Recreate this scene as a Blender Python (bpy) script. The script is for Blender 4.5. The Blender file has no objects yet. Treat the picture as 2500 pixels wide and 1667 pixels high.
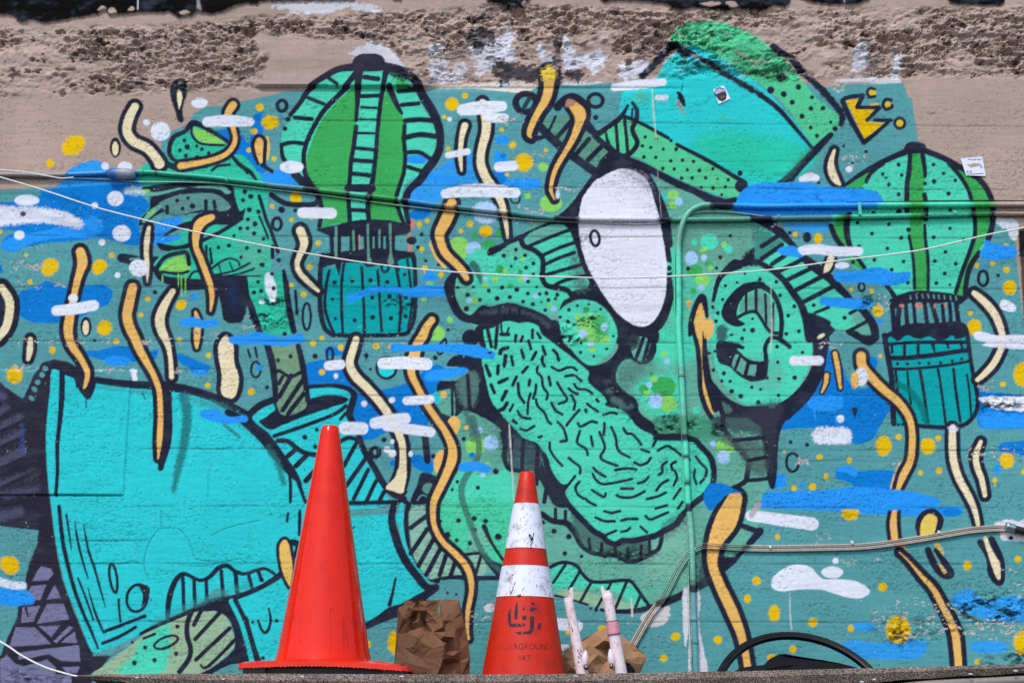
import bpy, bmesh, math, random
import numpy as np
from mathutils import Vector

random.seed(7)
R = math.radians
scene = bpy.context.scene
COL = scene.collection

# ------------------------------------------------------------------ camera
Z0 = 2.0                 # height of the ledge the cones stand on
D = 4.7                  # camera to wall
CAM = Vector((0.0, -D, Z0 - 0.065))
FPX = 3125.0             # focal length in photograph pixels (45 mm)
PITCH, YAW = math.atan(866.5 / FPX), R(1.5)
FW = Vector((math.sin(YAW) * math.cos(PITCH), math.cos(YAW) * math.cos(PITCH), math.sin(PITCH)))
RT = Vector((math.cos(YAW), -math.sin(YAW), 0.0))
UP = RT.cross(FW)
cam_d = bpy.data.cameras.new('camera')
cam = bpy.data.objects.new('camera', cam_d)
COL.objects.link(cam)
cam_d.sensor_width = 36.0
cam_d.lens = FPX / 2500.0 * 36.0
cam_d.clip_start = 0.05
cam_d.clip_end = 2000.0
cam.location = CAM
cam.rotation_euler = FW.to_track_quat('-Z', 'Y').to_euler()
scene.camera = cam

# ------------------------------------------------------------------ sky, sun, exposure
SUN_EL, SUN_AZ = R(52.0), R(203.0)     # soft high light from above, behind the camera
world = bpy.data.worlds.new('World')
scene.world = world
world.use_nodes = True
wn = world.node_tree
wn.nodes.clear()
wo = wn.nodes.new('ShaderNodeOutputWorld')
bg = wn.nodes.new('ShaderNodeBackground')
sky = wn.nodes.new('ShaderNodeTexSky')
sky.sky_type = 'NISHITA'
sky.sun_disc = False
sky.sun_elevation = SUN_EL
sky.sun_rotation = SUN_AZ
sky.air_density = 1.0
sky.dust_density = 1.5
sky.ozone_density = 1.0
bg.inputs['Strength'].default_value = 0.13
wn.links.new(sky.outputs[0], bg.inputs[0])
wn.links.new(bg.outputs[0], wo.inputs[0])
sun_d = bpy.data.lights.new('sun', 'SUN')
sun_d.energy = 1.3
sun_d.angle = R(11.0)
sun_d.color = (1.0, 0.97, 0.93)
sun = bpy.data.objects.new('sun', sun_d)
COL.objects.link(sun)
# direction towards the sun (az measured from +y clockwise)
sdir = Vector((math.sin(SUN_AZ) * math.cos(SUN_EL), math.cos(SUN_AZ) * math.cos(SUN_EL), math.sin(SUN_EL)))
sun.rotation_euler = sdir.to_track_quat('Z', 'Y').to_euler()
vs = scene.view_settings
vs.view_transform = 'Standard'
vs.look = 'None'
vs.gamma = 1.0
vs.exposure = 0.76
vs.use_curve_mapping = False
scene.cycles.use_denoising = False
scene.cycles.max_bounces = 6

# ------------------------------------------------------------------ geometry helpers
def ray(px, py):
    return FW + RT * ((px - 1250.0) / FPX) + UP * ((833.5 - py) / FPX)
def pt(px, py, y=0.0):
    """the point at depth plane y that the photograph shows at (px, py)"""
    r = ray(px, py)
    t = (y - CAM.y) / r.y
    return CAM + r * t
def lin(c):
    return [((v / 255.0) / 12.92 if v / 255.0 <= 0.04045 else ((v / 255.0 + 0.055) / 1.055) ** 2.4) for v in c]
def tag(o, label=None, cat=None, group=None, kind=None):
    if label: o['label'] = label
    if cat: o['category'] = cat
    if group: o['group'] = group
    if kind: o['kind'] = kind
    return o
def empty(name, loc=(0, 0, 0)):
    o = bpy.data.objects.new(name, None)
    o.location = loc
    COL.objects.link(o)
    return o
def link(name, me, mat, parent=None, smooth=False):
    o = bpy.data.objects.new(name, me)
    COL.objects.link(o)
    if mat: me.materials.append(mat)
    if smooth:
        me.polygons.foreach_set('use_smooth', [True] * len(me.polygons))
    if parent is not None:
        o.parent = parent
        o.matrix_parent_inverse = parent_inv(parent)
    return o
def parent_inv(p):
    from mathutils import Matrix
    m = Matrix.Identity(4)
    q = p
    chain = []
    while q is not None:
        chain.append(q)
        q = q.parent
    loc = Vector((0, 0, 0))
    for q in chain:
        loc += Vector(q.location)
    return Matrix.Translation(-loc) if p.parent is None else Matrix.Identity(4)
def mesh_of(name, verts, faces):
    me = bpy.data.meshes.new(name)
    me.from_pydata([tuple(v) for v in verts], [], faces)
    me.update()
    return me
def set_cols(me, cols):
    a = me.color_attributes.new('paint', 'FLOAT_COLOR', 'POINT')
    arr = np.ones((len(me.vertices), 4), np.float32)
    arr[:, :3] = cols
    a.data.foreach_set('color', arr.ravel())

# ------------------------------------------------------------------ materials
def mat(name, color=None, rough=0.6, spec=0.3, noise=0.0, nscale=40.0, bump=0.0, bscale=80.0, attr=False, metallic=0.0, dark=None, sss=0.0):
    m = bpy.data.materials.new(name)
    m.use_nodes = True
    nt = m.node_tree
    b = nt.nodes['Principled BSDF']
    b.inputs['Roughness'].default_value = rough
    b.inputs['Specular IOR Level'].default_value = spec
    b.inputs['Metallic'].default_value = metallic
    tc = nt.nodes.new('ShaderNodeTexCoord')
    src = None
    if attr:
        a = nt.nodes.new('ShaderNodeAttribute')
        a.attribute_name = 'paint'
        src = a.outputs['Color']
    else:
        rgb = nt.nodes.new('ShaderNodeRGB')
        rgb.outputs[0].default_value = (*lin(color), 1)
        src = rgb.outputs[0]
    if noise > 0:
        n = nt.nodes.new('ShaderNodeTexNoise')
        n.inputs['Scale'].default_value = nscale
        n.inputs['Detail'].default_value = 6.0
        n.inputs['Roughness'].default_value = 0.65
        nt.links.new(tc.outputs['Object'], n.inputs['Vector'])
        mx = nt.nodes.new('ShaderNodeMix')
        mx.data_type = 'RGBA'
        mx.blend_type = 'MULTIPLY' if dark is None else 'MIX'
        ramp = nt.nodes.new('ShaderNodeValToRGB')
        if dark is None:
            ramp.color_ramp.elements[0].position = 0.3
            ramp.color_ramp.elements[0].color = (1 - noise, 1 - noise, 1 - noise, 1)
            ramp.color_ramp.elements[1].position = 0.7
            ramp.color_ramp.elements[1].color = (1 + noise * 0.4,) * 3 + (1,)
            mx.inputs['Factor'].default_value = 1.0
            nt.links.new(n.outputs[0], ramp.inputs[0])
            nt.links.new(src, mx.inputs['A'])
            nt.links.new(ramp.outputs[0], mx.inputs['B'])
        else:
            ramp.color_ramp.elements[0].position = 0.52
            ramp.color_ramp.elements[0].color = (0, 0, 0, 1)
            ramp.color_ramp.elements[1].position = 0.72
            ramp.color_ramp.elements[1].color = (noise, noise, noise, 1)
            nt.links.new(n.outputs[0], ramp.inputs[0])
            nt.links.new(ramp.outputs[0], mx.inputs['Factor'])
            nt.links.new(src, mx.inputs['A'])
            mx.inputs['B'].default_value = (*lin(dark), 1)
        src = mx.outputs['Result']
    nt.links.new(src, b.inputs['Base Color'])
    if bump > 0:
        n2 = nt.nodes.new('ShaderNodeTexNoise')
        n2.inputs['Scale'].default_value = bscale
        n2.inputs['Detail'].default_value = 5.0
        nt.links.new(tc.outputs['Object'], n2.inputs['Vector'])
        bp = nt.nodes.new('ShaderNodeBump')
        bp.inputs['Strength'].default_value = bump
        bp.inputs['Distance'].default_value = 0.002
        nt.links.new(n2.outputs[0], bp.inputs['Height'])
        nt.links.new(bp.outputs[0], b.inputs['Normal'])
    if sss:
        b.inputs['Subsurface Weight'].default_value = sss
        b.inputs['Subsurface Radius'].default_value = (0.02, 0.006, 0.003)
    return m
M_PAINT = mat('wall_paint', rough=0.85, spec=0.04, attr=True, noise=0.10, nscale=55.0, bump=0.25, bscale=260.0)
M_PIPE = mat('pipe_paint', rough=0.4, spec=0.3, attr=True, noise=0.18, nscale=60.0)

# ------------------------------------------------------------------ the mural canvas: one sample per wall vertex
STEP = 2.2
xs = np.concatenate([np.arange(-1100, 0, 22.0), np.arange(0, 2500.1, STEP), np.arange(2512, 3620, 22.0)]).astype(np.float32)
ys = np.concatenate([np.arange(-360, 0, 18.0), np.arange(0, 1667.1, STEP), np.arange(1680, 3270, 40.0)]).astype(np.float32)
NX, NY = len(xs), len(ys)
CAN = np.zeros((NY, NX, 3), np.float32)
PID = np.zeros((NY, NX), np.int32)
RGH = np.zeros((NY, NX), np.float32)      # roughness relief amplitude mask
rng = np.random.default_rng(11)
def vnoise(sx, sy, seed, x=None, y=None):
    x = xs if x is None else x
    y = ys if y is None else y
    g = np.random.default_rng(seed)
    u, v = (x + 2000) / sx, (y + 2000) / sy
    ui, vi = np.floor(u).astype(int), np.floor(v).astype(int)
    lat = g.random((vi.max() + 2, ui.max() + 2)).astype(np.float32)
    fu, fv = u - ui, v - vi
    fu, fv = (fu * fu * (3 - 2 * fu))[None, :], (fv * fv * (3 - 2 * fv))[:, None]
    a = lat[vi][:, ui]; b = lat[vi][:, ui + 1]; c = lat[vi + 1][:, ui]; d = lat[vi + 1][:, ui + 1]
    return ((a * (1 - fu) + b * fu) * (1 - fv) + (c * (1 - fu) + d * fu) * fv).astype(np.float32)
def fbm(sx, sy, seed, octs=4, gain=0.55):
    out, amp, tot = 0, 1.0, 0.0
    for o in range(octs):
        out = out + amp * vnoise(sx / 2 ** o, sy / 2 ** o, seed + o)
        tot += amp
        amp *= gain
    return out / tot
def worley(sx, sy, seed, ang=0.0):
    g = np.random.default_rng(seed)
    X, Y = np.meshgrid(xs, ys)
    if ang:
        X, Y = X * math.cos(ang) - Y * math.sin(ang), X * math.sin(ang) + Y * math.cos(ang)
    u, v = (X + 4000) / sx, (Y + 4000) / sy
    ui, vi = np.floor(u).astype(int), np.floor(v).astype(int)
    n = 512
    jx, jy, hv = g.random((n, n)), g.random((n, n)), g.random((n, n))
    f1 = np.full(X.shape, 9.0, np.float32); f2 = f1.copy(); hh = np.zeros_like(f1)
    for dy in (-1, 0, 1):
        for dx in (-1, 0, 1):
            ci, cj = (vi + dy) % n, (ui + dx) % n
            d = np.hypot(ui + dx + jx[ci, cj] - u, vi + dy + jy[ci, cj] - v).astype(np.float32)
            nearer = d < f1
            f2 = np.where(nearer, f1, np.minimum(f2, d))
            hh = np.where(nearer, hv[ci, cj], hh)
            f1 = np.minimum(f1, d)
    return f1, f2, hh.astype(np.float32)
EDGE = (fbm(9, 7, 3, 3) - 0.5) * 2.0           # wobble of every painted edge
SPRAY = vnoise(3.1, 3.1, 9) - 0.5

# palette of the paints (sRGB)
K = dict(teal=(87, 156, 161), pink=(177, 155, 145), ink=(36, 39, 57), turq=(46, 202, 208), cap=(46, 203, 206), mint=(78, 211, 178),
         gmint=(101, 173, 154), dmint=(50, 189, 157), green=(61, 170, 91), bask=(8, 163, 167), blue=(15, 124, 208), bb=(41, 151, 246),
         sky=(53, 157, 231), white=(223, 228, 248), cream=(233, 221, 183), orange=(232, 184, 103), yel=(229, 189, 18), lime=(137, 212, 101),
         pale=(163, 202, 249), olive=(118, 156, 126), char=(45, 43, 57), purp=(122, 121, 156), chalk=(206, 206, 215), grey=(92, 145, 139),
         salmon=(203, 134, 118), tar=(9, 8, 13), brown=(92, 75, 69), dgreen=(40, 116, 108), navy=(36, 49, 84), capg=(84, 200, 147))
LIGHT = np.array((0.98, 1.0, 1.03), np.float32)      # colour of the light on the wall: paint colour = seen colour / light
def paint(cc):
    return np.clip(np.array(lin(cc), np.float32) / LIGHT, 0.003, 0.86)
SHIFT = 1.0
KL = {k: paint(v) for k, v in K.items()}

PARTS = [('bare_plaster', -1, None)]           # (name, parent id, label)
cur = 0
fig = 0
def part(name, label=None):
    global cur, fig
    PARTS.append((name, -1, label))
    cur = fig = len(PARTS) - 1
def sub(name, label=None):
    global cur
    PARTS.append((name, fig, label))
    cur = len(PARTS) - 1
def back():
    global cur
    cur = fig
TX = [0.0, 0.0, 1.0]
def c(i, j):
    """coordinates that follow are those of one enlarged tile of the study grid"""
    TX[:] = [(0, 600, 1220, 1860)[i], (0, 400, 800, 1247)[j], 640.0 / 2352.0]
def F():
    TX[:] = [0.0, 0.0, 2500.0 / 2352.0]
def tr(p):
    return np.array([(TX[0] + q[0] * TX[2], TX[1] + q[1] * TX[2]) for q in p], np.float64)
def crom(p, closed, n=6):
    p = np.asarray(p, np.float64)
    m = len(p)
    if m < 3: return p
    out = []
    rngi = range(m) if closed else range(m - 1)
    for i in rngi:
        if closed:
            a, b, cc, d = p[i - 1], p[i], p[(i + 1) % m], p[(i + 2) % m]
        else:
            a, b, cc, d = p[max(i - 1, 0)], p[i], p[i + 1], p[min(i + 2, m - 1)]
        for k in range(n):
            t = k / n
            out.append(0.5 * (2 * b + (cc - a) * t + (2 * a - 5 * b + 4 * cc - d) * t * t + (3 * b - 3 * cc + d - a) * t ** 3))
    if not closed: out.append(p[-1])
    return np.array(out)
def win(x0, x1, y0, y1):
    return (max(0, int(np.searchsorted(xs, x0)) - 1), min(NX, int(np.searchsorted(xs, x1)) + 1),
            max(0, int(np.searchsorted(ys, y0)) - 1), min(NY, int(np.searchsorted(ys, y1)) + 1))
def segdist(buf, bx, a, b, ra, rb, reach):
    i0, i1, j0, j1 = bx
    w0, w1, v0, v1 = win(min(a[0], b[0]) - reach, max(a[0], b[0]) + reach, min(a[1], b[1]) - reach, max(a[1], b[1]) + reach)
    w0, w1, v0, v1 = max(w0, i0), min(w1, i1), max(v0, j0), min(v1, j1)
    if w1 <= w0 or v1 <= v0: return
    X, Y = xs[None, w0:w1], ys[v0:v1, None]
    dx, dy = b[0] - a[0], b[1] - a[1]
    L = dx * dx + dy * dy + 1e-9
    t = np.clip(((X - a[0]) * dx + (Y - a[1]) * dy) / L, 0, 1)
    d = np.hypot(X - a[0] - t * dx, Y - a[1] - t * dy) - (ra + (rb - ra) * t)
    s = buf[v0 - j0:v1 - j0, w0 - i0:w1 - i0]
    np.minimum(s, d, out=s)
def lay(sd, bx, col, soft, alpha, edge, setid=True):
    i0, i1, j0, j1 = bx
    sd = sd + EDGE[j0:j1, i0:i1] * edge
    if soft > 6:
        sd = sd + SPRAY[j0:j1, i0:i1] * soft * 0.9
    a = np.clip(0.5 - sd / soft, 0, 1)
    a = (a * a * (3 - 2 * a) * alpha)[..., None]
    reg = CAN[j0:j1, i0:i1]
    cl = KL[col] if isinstance(col, str) else paint(col) * SHIFT
    reg[:] = reg * (1 - a) + cl * a
    if setid:
        PID[j0:j1, i0:i1][a[..., 0] > 0.5] = cur
def P(pts, col, soft=2.6, alpha=1.0, edge=1.2, smooth=True, setid=True, into=None):
    q = tr(pts)
    if smooth: q = crom(q, True)
    pad = soft + edge * 2 + 3
    bx = win(q[:, 0].min() - pad, q[:, 0].max() + pad, q[:, 1].min() - pad, q[:, 1].max() + pad)
    i0, i1, j0, j1 = bx
    if i1 <= i0 or j1 <= j0: return
    buf = np.full((j1 - j0, i1 - i0), pad, np.float32)
    flip = np.zeros((j1 - j0, i1 - i0 + 1), np.int32)
    yy = ys[j0:j1]
    m = len(q)
    for k in range(m):
        a, b = q[k], q[(k + 1) % m]
        segdist(buf, bx, a, b, 0, 0, pad)
        if a[1] == b[1]: continue
        lo, hi = (a, b) if a[1] < b[1] else (b, a)
        rows = np.nonzero((yy >= lo[1]) & (yy < hi[1]))[0]
        if len(rows):
            xc = lo[0] + (yy[rows] - lo[1]) * (hi[0] - lo[0]) / (hi[1] - lo[1])
            np.add.at(flip, (rows, np.searchsorted(xs[i0:i1], xc)), 1)
    inside = (np.cumsum(flip, 1)[:, :-1] % 2) == 1
    sd = np.where(inside, -buf, buf)
    if into is not None:
        into[j0:j1, i0:i1] = np.maximum(into[j0:j1, i0:i1], np.clip(0.5 - (sd + EDGE[j0:j1, i0:i1] * edge) / soft, 0, 1) * alpha)
        return
    lay(sd, bx, col, soft, alpha, edge, setid)
def S(pts, w, col='ink', soft=2.4, alpha=1.0, edge=0.7, closed=False, setid=True, into=None):
    """a brush stroke; w is one width or one per point, in tile pixels"""
    q = tr(pts)
    ww = np.array(w if hasattr(w, '__len__') else [w] * len(pts), np.float64) * TX[2] * 0.5
    if len(ww) < len(q):
        ww = np.interp(np.linspace(0, 1, len(q)), np.linspace(0, 1, len(ww)), ww)
    if len(q) > 2:
        z = crom(np.column_stack([q, ww]), closed, 5)
        q, ww = z[:, :2], np.maximum(z[:, 2], 0.3)
        if closed: q, ww = np.vstack([q, q[:1]]), np.append(ww, ww[0])
    pad = ww.max() + soft + edge * 2 + 3
    bx = win(q[:, 0].min() - pad, q[:, 0].max() + pad, q[:, 1].min() - pad, q[:, 1].max() + pad)
    i0, i1, j0, j1 = bx
    if i1 <= i0 or j1 <= j0: return
    buf = np.full((j1 - j0, i1 - i0), pad, np.float32)
    for k in range(len(q) - 1):
        segdist(buf, bx, q[k], q[k + 1], ww[k], ww[k + 1], pad)
    if into is not None:
        into[j0:j1, i0:i1] = np.maximum(into[j0:j1, i0:i1], np.clip(0.5 - (buf + EDGE[j0:j1, i0:i1] * edge) / soft, 0, 1) * alpha)
        return
    lay(buf, bx, col, soft, alpha, edge, setid)
def E(x, y, rx, ry, col, soft=2.6, rot=0.0, alpha=1.0, edge=0.9, setid=True, into=None):
    n = 14
    cr, sr = math.cos(R(rot)), math.sin(R(rot))
    P([(x + rx * math.cos(t) * cr - ry * math.sin(t) * sr, y + rx * math.cos(t) * sr + ry * math.sin(t) * cr)
       for t in [2 * math.pi * k / n for k in range(n)]], col, soft, alpha, edge, True, setid, into)
def RING(x, y, rx, ry, w, col='ink', rot=0.0, soft=2.4):
    n = 14
    cr, sr = math.cos(R(rot)), math.sin(R(rot))
    S([(x + rx * math.cos(t) * cr - ry * math.sin(t) * sr, y + rx * math.cos(t) * sr + ry * math.sin(t) * cr)
       for t in [2 * math.pi * k / n for k in range(n)]], w, col, soft, closed=True)
def DOTS(lst, r, col='ink'):
    for q in lst:
        rr = q[2] if len(q) > 2 else r
        E(q[0], q[1], rr, rr, col, 2.2)
def HATCH(lst, w, col='ink'):
    for q in lst: S(q, w, col)
def WORM(pts, wi, grow, col, soft=2.6):
    wi = list(wi) if hasattr(wi, '__len__') else [wi] * len(pts)
    if len(wi) < len(pts):
        wi = list(np.interp(np.linspace(0, 1, len(pts)), np.linspace(0, 1, len(wi)), wi))
    part('painted_tendril')
    S(pts, [a + grow for a in wi], 'ink', 3.0)
    S(pts, wi, col, soft)
# ------------------------------------------------------------------ paint: plaster, tar, teal ground
CAN[:] = KL['pink']
# whitewash and stains on the bare render
c(1, 0)
for q in ([(960, 520), (1040, 420), (1150, 390), (1290, 440), (1370, 520), (1420, 620), (1250, 600)],
          [(1650, 570), (1780, 540), (1800, 640), (1950, 550), (1990, 640), (1900, 730), (1690, 745)],
          [(1640, 430), (1740, 390), (1790, 470), (1740, 530), (1650, 510)], [(2000, 420), (2100, 330), (2352, 340), (2352, 520), (2200, 620), (2080, 700), (2060, 560)],
          [(250, 50), (500, 20), (1000, 20), (1210, 90), (1200, 130), (900, 80), (700, 130), (480, 125)]):
    P(q, 'chalk', 5, 0.95, 13)
P([(1560, 795), (2352, 730), (2600, 760), (2600, 860), (2352, 840), (1900, 800)], (222, 212, 204), 5, 1, 3)
P([(120, 640), (740, 640), (560, 780), (180, 775)], (184, 163, 157), 5, 1, 1, smooth=False)
c(2, 0)
for q in ([(580, 320), (670, 440), (690, 500), (800, 470), (950, 480), (920, 590), (840, 670), (760, 600), (580, 640)],
          [(50, 260), (125, 300), (110, 450), (150, 560), (40, 560), (20, 350)], [(1090, 570), (1300, 540), (1320, 650), (1100, 710)],
          [(360, 390), (400, 480), (480, 500), (470, 600), (380, 560)], [(0, 730), (90, 760), (60, 800), (0, 810)], [(600, 740), (900, 735), (890, 790), (600, 790)]):
    P(q, (212, 214, 228), 5, 0.95, 13)
for q in ([(480, 340), (560, 310), (530, 450), (560, 700), (500, 720)], [(0, 570), (90, 560), (330, 620), (360, 720), (200, 730), (0, 680)],
          [(600, 620), (760, 640), (740, 720), (620, 720)]):
    P(q, (44, 44, 56), 7, 0.9, 17)
c(1, 0)
for q in ([(1960, 350), (2060, 260), (2180, 290), (2230, 380), (2080, 440)], [(2250, 560), (2352, 620), (2352, 740), (2230, 700)], [(1930, 160), (2060, 130), (2130, 160), (2000, 190)]):
    P(q, (44, 42, 48), 7, 0.9, 17)
c(3, 0)
for q in ([(840, 450), (940, 390), (970, 540), (900, 610), (790, 670)], [(1180, 520), (1260, 490), (1230, 690), (1160, 690)]):
    P(q, 'chalk', 5, 0.95, 13)
P([(690, 740), (720, 705), (1220, 700), (1180, 800), (980, 795), (960, 740)], 'chalk', 4, 1, 3)
P([(960, 540), (1060, 520), (1020, 620), (920, 690), (960, 600)], (70, 70, 84), 12, .7, 8)
part('tar_coating', 'black tar with a torn lower edge along the top of the wall')
F()
tarline = []
def tl(i, lst):
    c(i, 0)
    tarline.extend([tuple(v) for v in tr(lst)])
tl(0, [(0, 135), (100, 140), (190, 205), (300, 180), (400, 215), (640, 175), (880, 135), (950, 100), (990, 150), (1240, 120), (1530, 115), (1600, 160), (1720, 150), (1770, 105), (1820, 120), (1900, 135), (2000, 110), (2130, 50), (2260, 25)])
tl(1, [(0, 30), (100, 45), (130, 15), (500, 12), (970, 5), (1000, -30), (1290, -30), (1320, 2), (1390, 8), (1410, -30), (2150, -30), (2170, 25)])
tl(2, [(0, 45), (60, 75), (210, 85), (250, 30), (290, -20), (870, -20), (930, 25), (1050, 10), (1300, 15), (1500, 50), (1560, 90), (1650, 95), (1720, 75), (1980, 100), (2060, 100), (2140, 85)])
tl(3, [(0, 115), (100, 60), (200, 75), (240, 40), (260, -20), (330, -10), (440, 25), (600, 50), (840, 40), (960, 0), (1000, -30), (1640, -30), (1680, 35), (1850, 50), (2140, 60), (2175, 25), (2180, -40), (2352, -40)])
TX[:] = [0, 0, 1]
TARPOLY = [(-1200, 40)] + tarline + [(3700, -12), (3700, -90), (-1200, -90)]
P(TARPOLY, 'tar', 3, 1, 3.0, smooth=False)
c(0, 0)
for q in ([(880, 110), (920, 70), (960, 90), (940, 110)], [(975, 110), (1020, 85), (1060, 130), (1010, 150)], [(1155, 105), (1190, 70), (1215, 95), (1190, 115)], [(1610, 130), (1660, 108), (1715, 130), (1660, 155)]):
    P(q, 'pink', 3, 1, 2, setid=False)
c(2, 0)
for q in ([(1790, 45), (1900, 30), (1980, 45), (1900, 75), (1830, 62)], [(2020, 40), (2100, 30), (2135, 75), (2080, 85)], [(190, 40), (240, 20), (230, 75)]):
    P(q, 'pink', 3, 1, 2, setid=False)
c(0, 0); S([(1245, -10), (1243, 100)], 12, 'chalk', setid=False); S([(1780, -10), (1795, 130)], [20, 45], (150, 140, 140), 5, setid=False)
c(3, 0); S([(730, -10), (735, 60), (728, 300), (725, 560), (690, 740), (665, 880)], [10, 8, 6, 6, 8, 6], (190, 180, 175), setid=False)

part('teal_ground_paint', 'flat teal ground colour of the mural')
F()
P([(-1300, 442), (0, 436), (130, 430), (330, 425), (332, 385), (365, 375), (372, 310), (430, 287), (445, 262), (470, 245), (520, 243), (560, 232), (600, 224), (640, 214), (690, 206), (740, 214), (840, 204), (1010, 204),
   (1090, 203), (1160, 210), (1205, 216), (1240, 197), (1330, 196), (1420, 190), (1500, 190), (1530, 175), (1560, 130), (1800, 180), (1900, 202), (1950, 194), (2075, 192), (2080, 206), (2084, 222), (2094, 228), (2104, 290), (2114, 345), (2200, 400), (2280, 470), (2287, 512),
   (2334, 520), (2337, 610), (2352, 745), (2375, 900), (2440, 1100), (2440, 3200), (-1300, 3200)], 'teal', 3, 1, 2.2, smooth=False)
part('brown_pier_render', 'brown plaster strip beyond the edge of the mural')
P([(2340, 524), (2352, 745), (2375, 900), (2440, 1100), (2440, 3200), (3500, 3200), (3500, 515)], 'brown', 3, 1, 2, smooth=False)
P([(2340, 530), (2420, 530), (2420, 592), (2341, 590)], (30, 26, 26), 4, 1, 1, smooth=False)
part('whitewash_patch')
c(3, 1); P([(2095, 500), (2280, 510), (2292, 670), (2240, 680), (2200, 590), (2150, 570)], (214, 222, 232), 3, 1, 3)
part('whitewash_patch')
c(0, 2); P([(1170, 375), (1230, 375), (1225, 420), (1235, 470), (1195, 470)], 'white', 3)

# ------------------------------------------------------------------ blue patches of the sea or sky
def BLUES(lst):
    for it in lst:
        part('blue_cloud')
        P(it[1], it[0], it[2] if len(it) > 2 else 3.2, 1, 1.6)
F()
BLUES([('sky', [(148, 412), (165, 386), (220, 368), (258, 395), (330, 395), (332, 426), (250, 430), (135, 431)])])
c(0, 1)
BLUES([('blue', [(360, 240), (560, 215), (900, 192), (1240, 190), (1260, 270), (1340, 360), (1310, 430), (1250, 490), (1250, 600), (1270, 690), (1200, 735), (1060, 705), (900, 665), (700, 690), (420, 710), (220, 750), (150, 780), (50, 770), (20, 700), (60, 650), (120, 600), (-200, 545), (-200, 370), (100, 340), (260, 300), (370, 285)]),
       ('bb', [(15, 710), (120, 655), (400, 600), (560, 560), (700, 590), (870, 640), (820, 660), (500, 668), (330, 700), (200, 752), (110, 795), (30, 770)], 5),
       ('bb', [(700, 560), (760, 490), (850, 470), (920, 530), (910, 600), (840, 650), (740, 630)], 9),
       ('blue', [(175, 1160), (300, 1110), (420, 1055), (520, 1090), (640, 1120), (800, 1090), (930, 1080), (1000, 1130), (1010, 1190), (960, 1260), (880, 1300), (740, 1370), (600, 1420), (340, 1425), (200, 1380), (165, 1330)]),
       ('blue', [(-30, 900), (15, 920), (20, 970), (-30, 990)]),
       ('bb', [(2130, 130), (2180, 95), (2360, 88), (2460, 60), (2560, 25), (2640, 90), (2700, 170), (2600, 210), (2400, 180), (2250, 165)])])
c(0, 2)
BLUES([('blue', [(750, 210), (900, 200), (1040, 160), (1150, 170), (1230, 205), (1320, 215), (1420, 195), (1390, 280), (1300, 290), (1180, 310), (1000, 300), (850, 270), (770, 245)]),
       ('bb', [(930, 300), (1000, 255), (1130, 260), (1175, 300), (1120, 340), (1000, 340)], 6),
       ('blue', [(1580, 240), (1640, 235), (1760, 290), (1880, 340), (1880, 380), (1800, 430), (1740, 415), (1690, 360), (1610, 310)])])
c(0, 0)
BLUES([('blue', [(1930, 1190), (2050, 1150), (2130, 1140), (2230, 1280), (2270, 1050), (2352, 1000), (2360, 1010), (2360, 1200), (2330, 1300), (2400, 1500), (2352, 1560), (2240, 1500), (2160, 1440), (2090, 1390), (2140, 1290), (2030, 1280)], 5)])
c(1, 1)
BLUES([('sky', [(1360, 80), (1500, 55), (1700, 60), (1760, 0), (1900, -60), (2000, -110), (2060, -60), (2060, 60), (2150, 170), (2000, 190), (1850, 220), (1760, 280), (1740, 350), (1640, 370), (1460, 380), (1450, 260), (1540, 160), (1400, 120)]),
       ('bb', [(1345, 100), (1400, 65), (1600, 70), (1720, 100), (1880, 120), (1900, 160), (1700, 160), (1560, 140), (1400, 135)], 5),
       ('blue', [(1460, 450), (1540, 400), (1660, 410), (1640, 470), (1560, 500), (1470, 490)]),
       ('bb', [(2240, -120), (2330, -60), (2360, 20), (2300, 60), (2230, 0)], 5)])
c(2, 1)
BLUES([('blue', [(-60, 60), (60, 70), (50, 170), (-60, 180)]), ('bb', [(40, 165), (130, 135), (280, 130), (370, 150), (340, 220), (200, 225), (70, 200)])])
c(1, 0)
BLUES([('bb', [(2230, 1250), (2300, 1215), (2360, 1240), (2350, 1290), (2270, 1300)]), ('blue', [(2280, 1400), (2310, 1375), (2340, 1400), (2310, 1425)])])
c(1, 2)
BLUES([('blue', [(540, 340), (620, 300), (760, 290), (880, 380), (1000, 500), (1100, 600), (1200, 560), (1300, 540), (1460, 490), (1540, 440), (1640, 340), (1760, 340), (1800, 400), (1740, 500), (1700, 580), (1660, 680), (1640, 860), (1560, 900), (1400, 900), (1250, 940), (1140, 1000), (1030, 1000), (960, 900), (955, 740), (990, 600), (960, 540), (760, 510), (560, 520)]),
       ('blue', [(700, 200), (760, 165), (860, 190), (900, 230), (820, 250), (740, 250)]),
       ('blue', [(1480, 1150), (1560, 1140), (1680, 1200), (1720, 1250), (1700, 1330), (1560, 1280), (1480, 1210)]),
       ('blue', [(1285, 1210), (1330, 1180), (1350, 1240), (1310, 1240)]), ('blue', [(1450, 1045), (1470, 1025), (1490, 1045), (1470, 1065)])])
c(3, 1)
BLUES([('sky', [(220, 545), (400, 538), (650, 540), (600, 590), (450, 615), (330, 610), (250, 580)], 8)])
c(3, 2)
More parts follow.
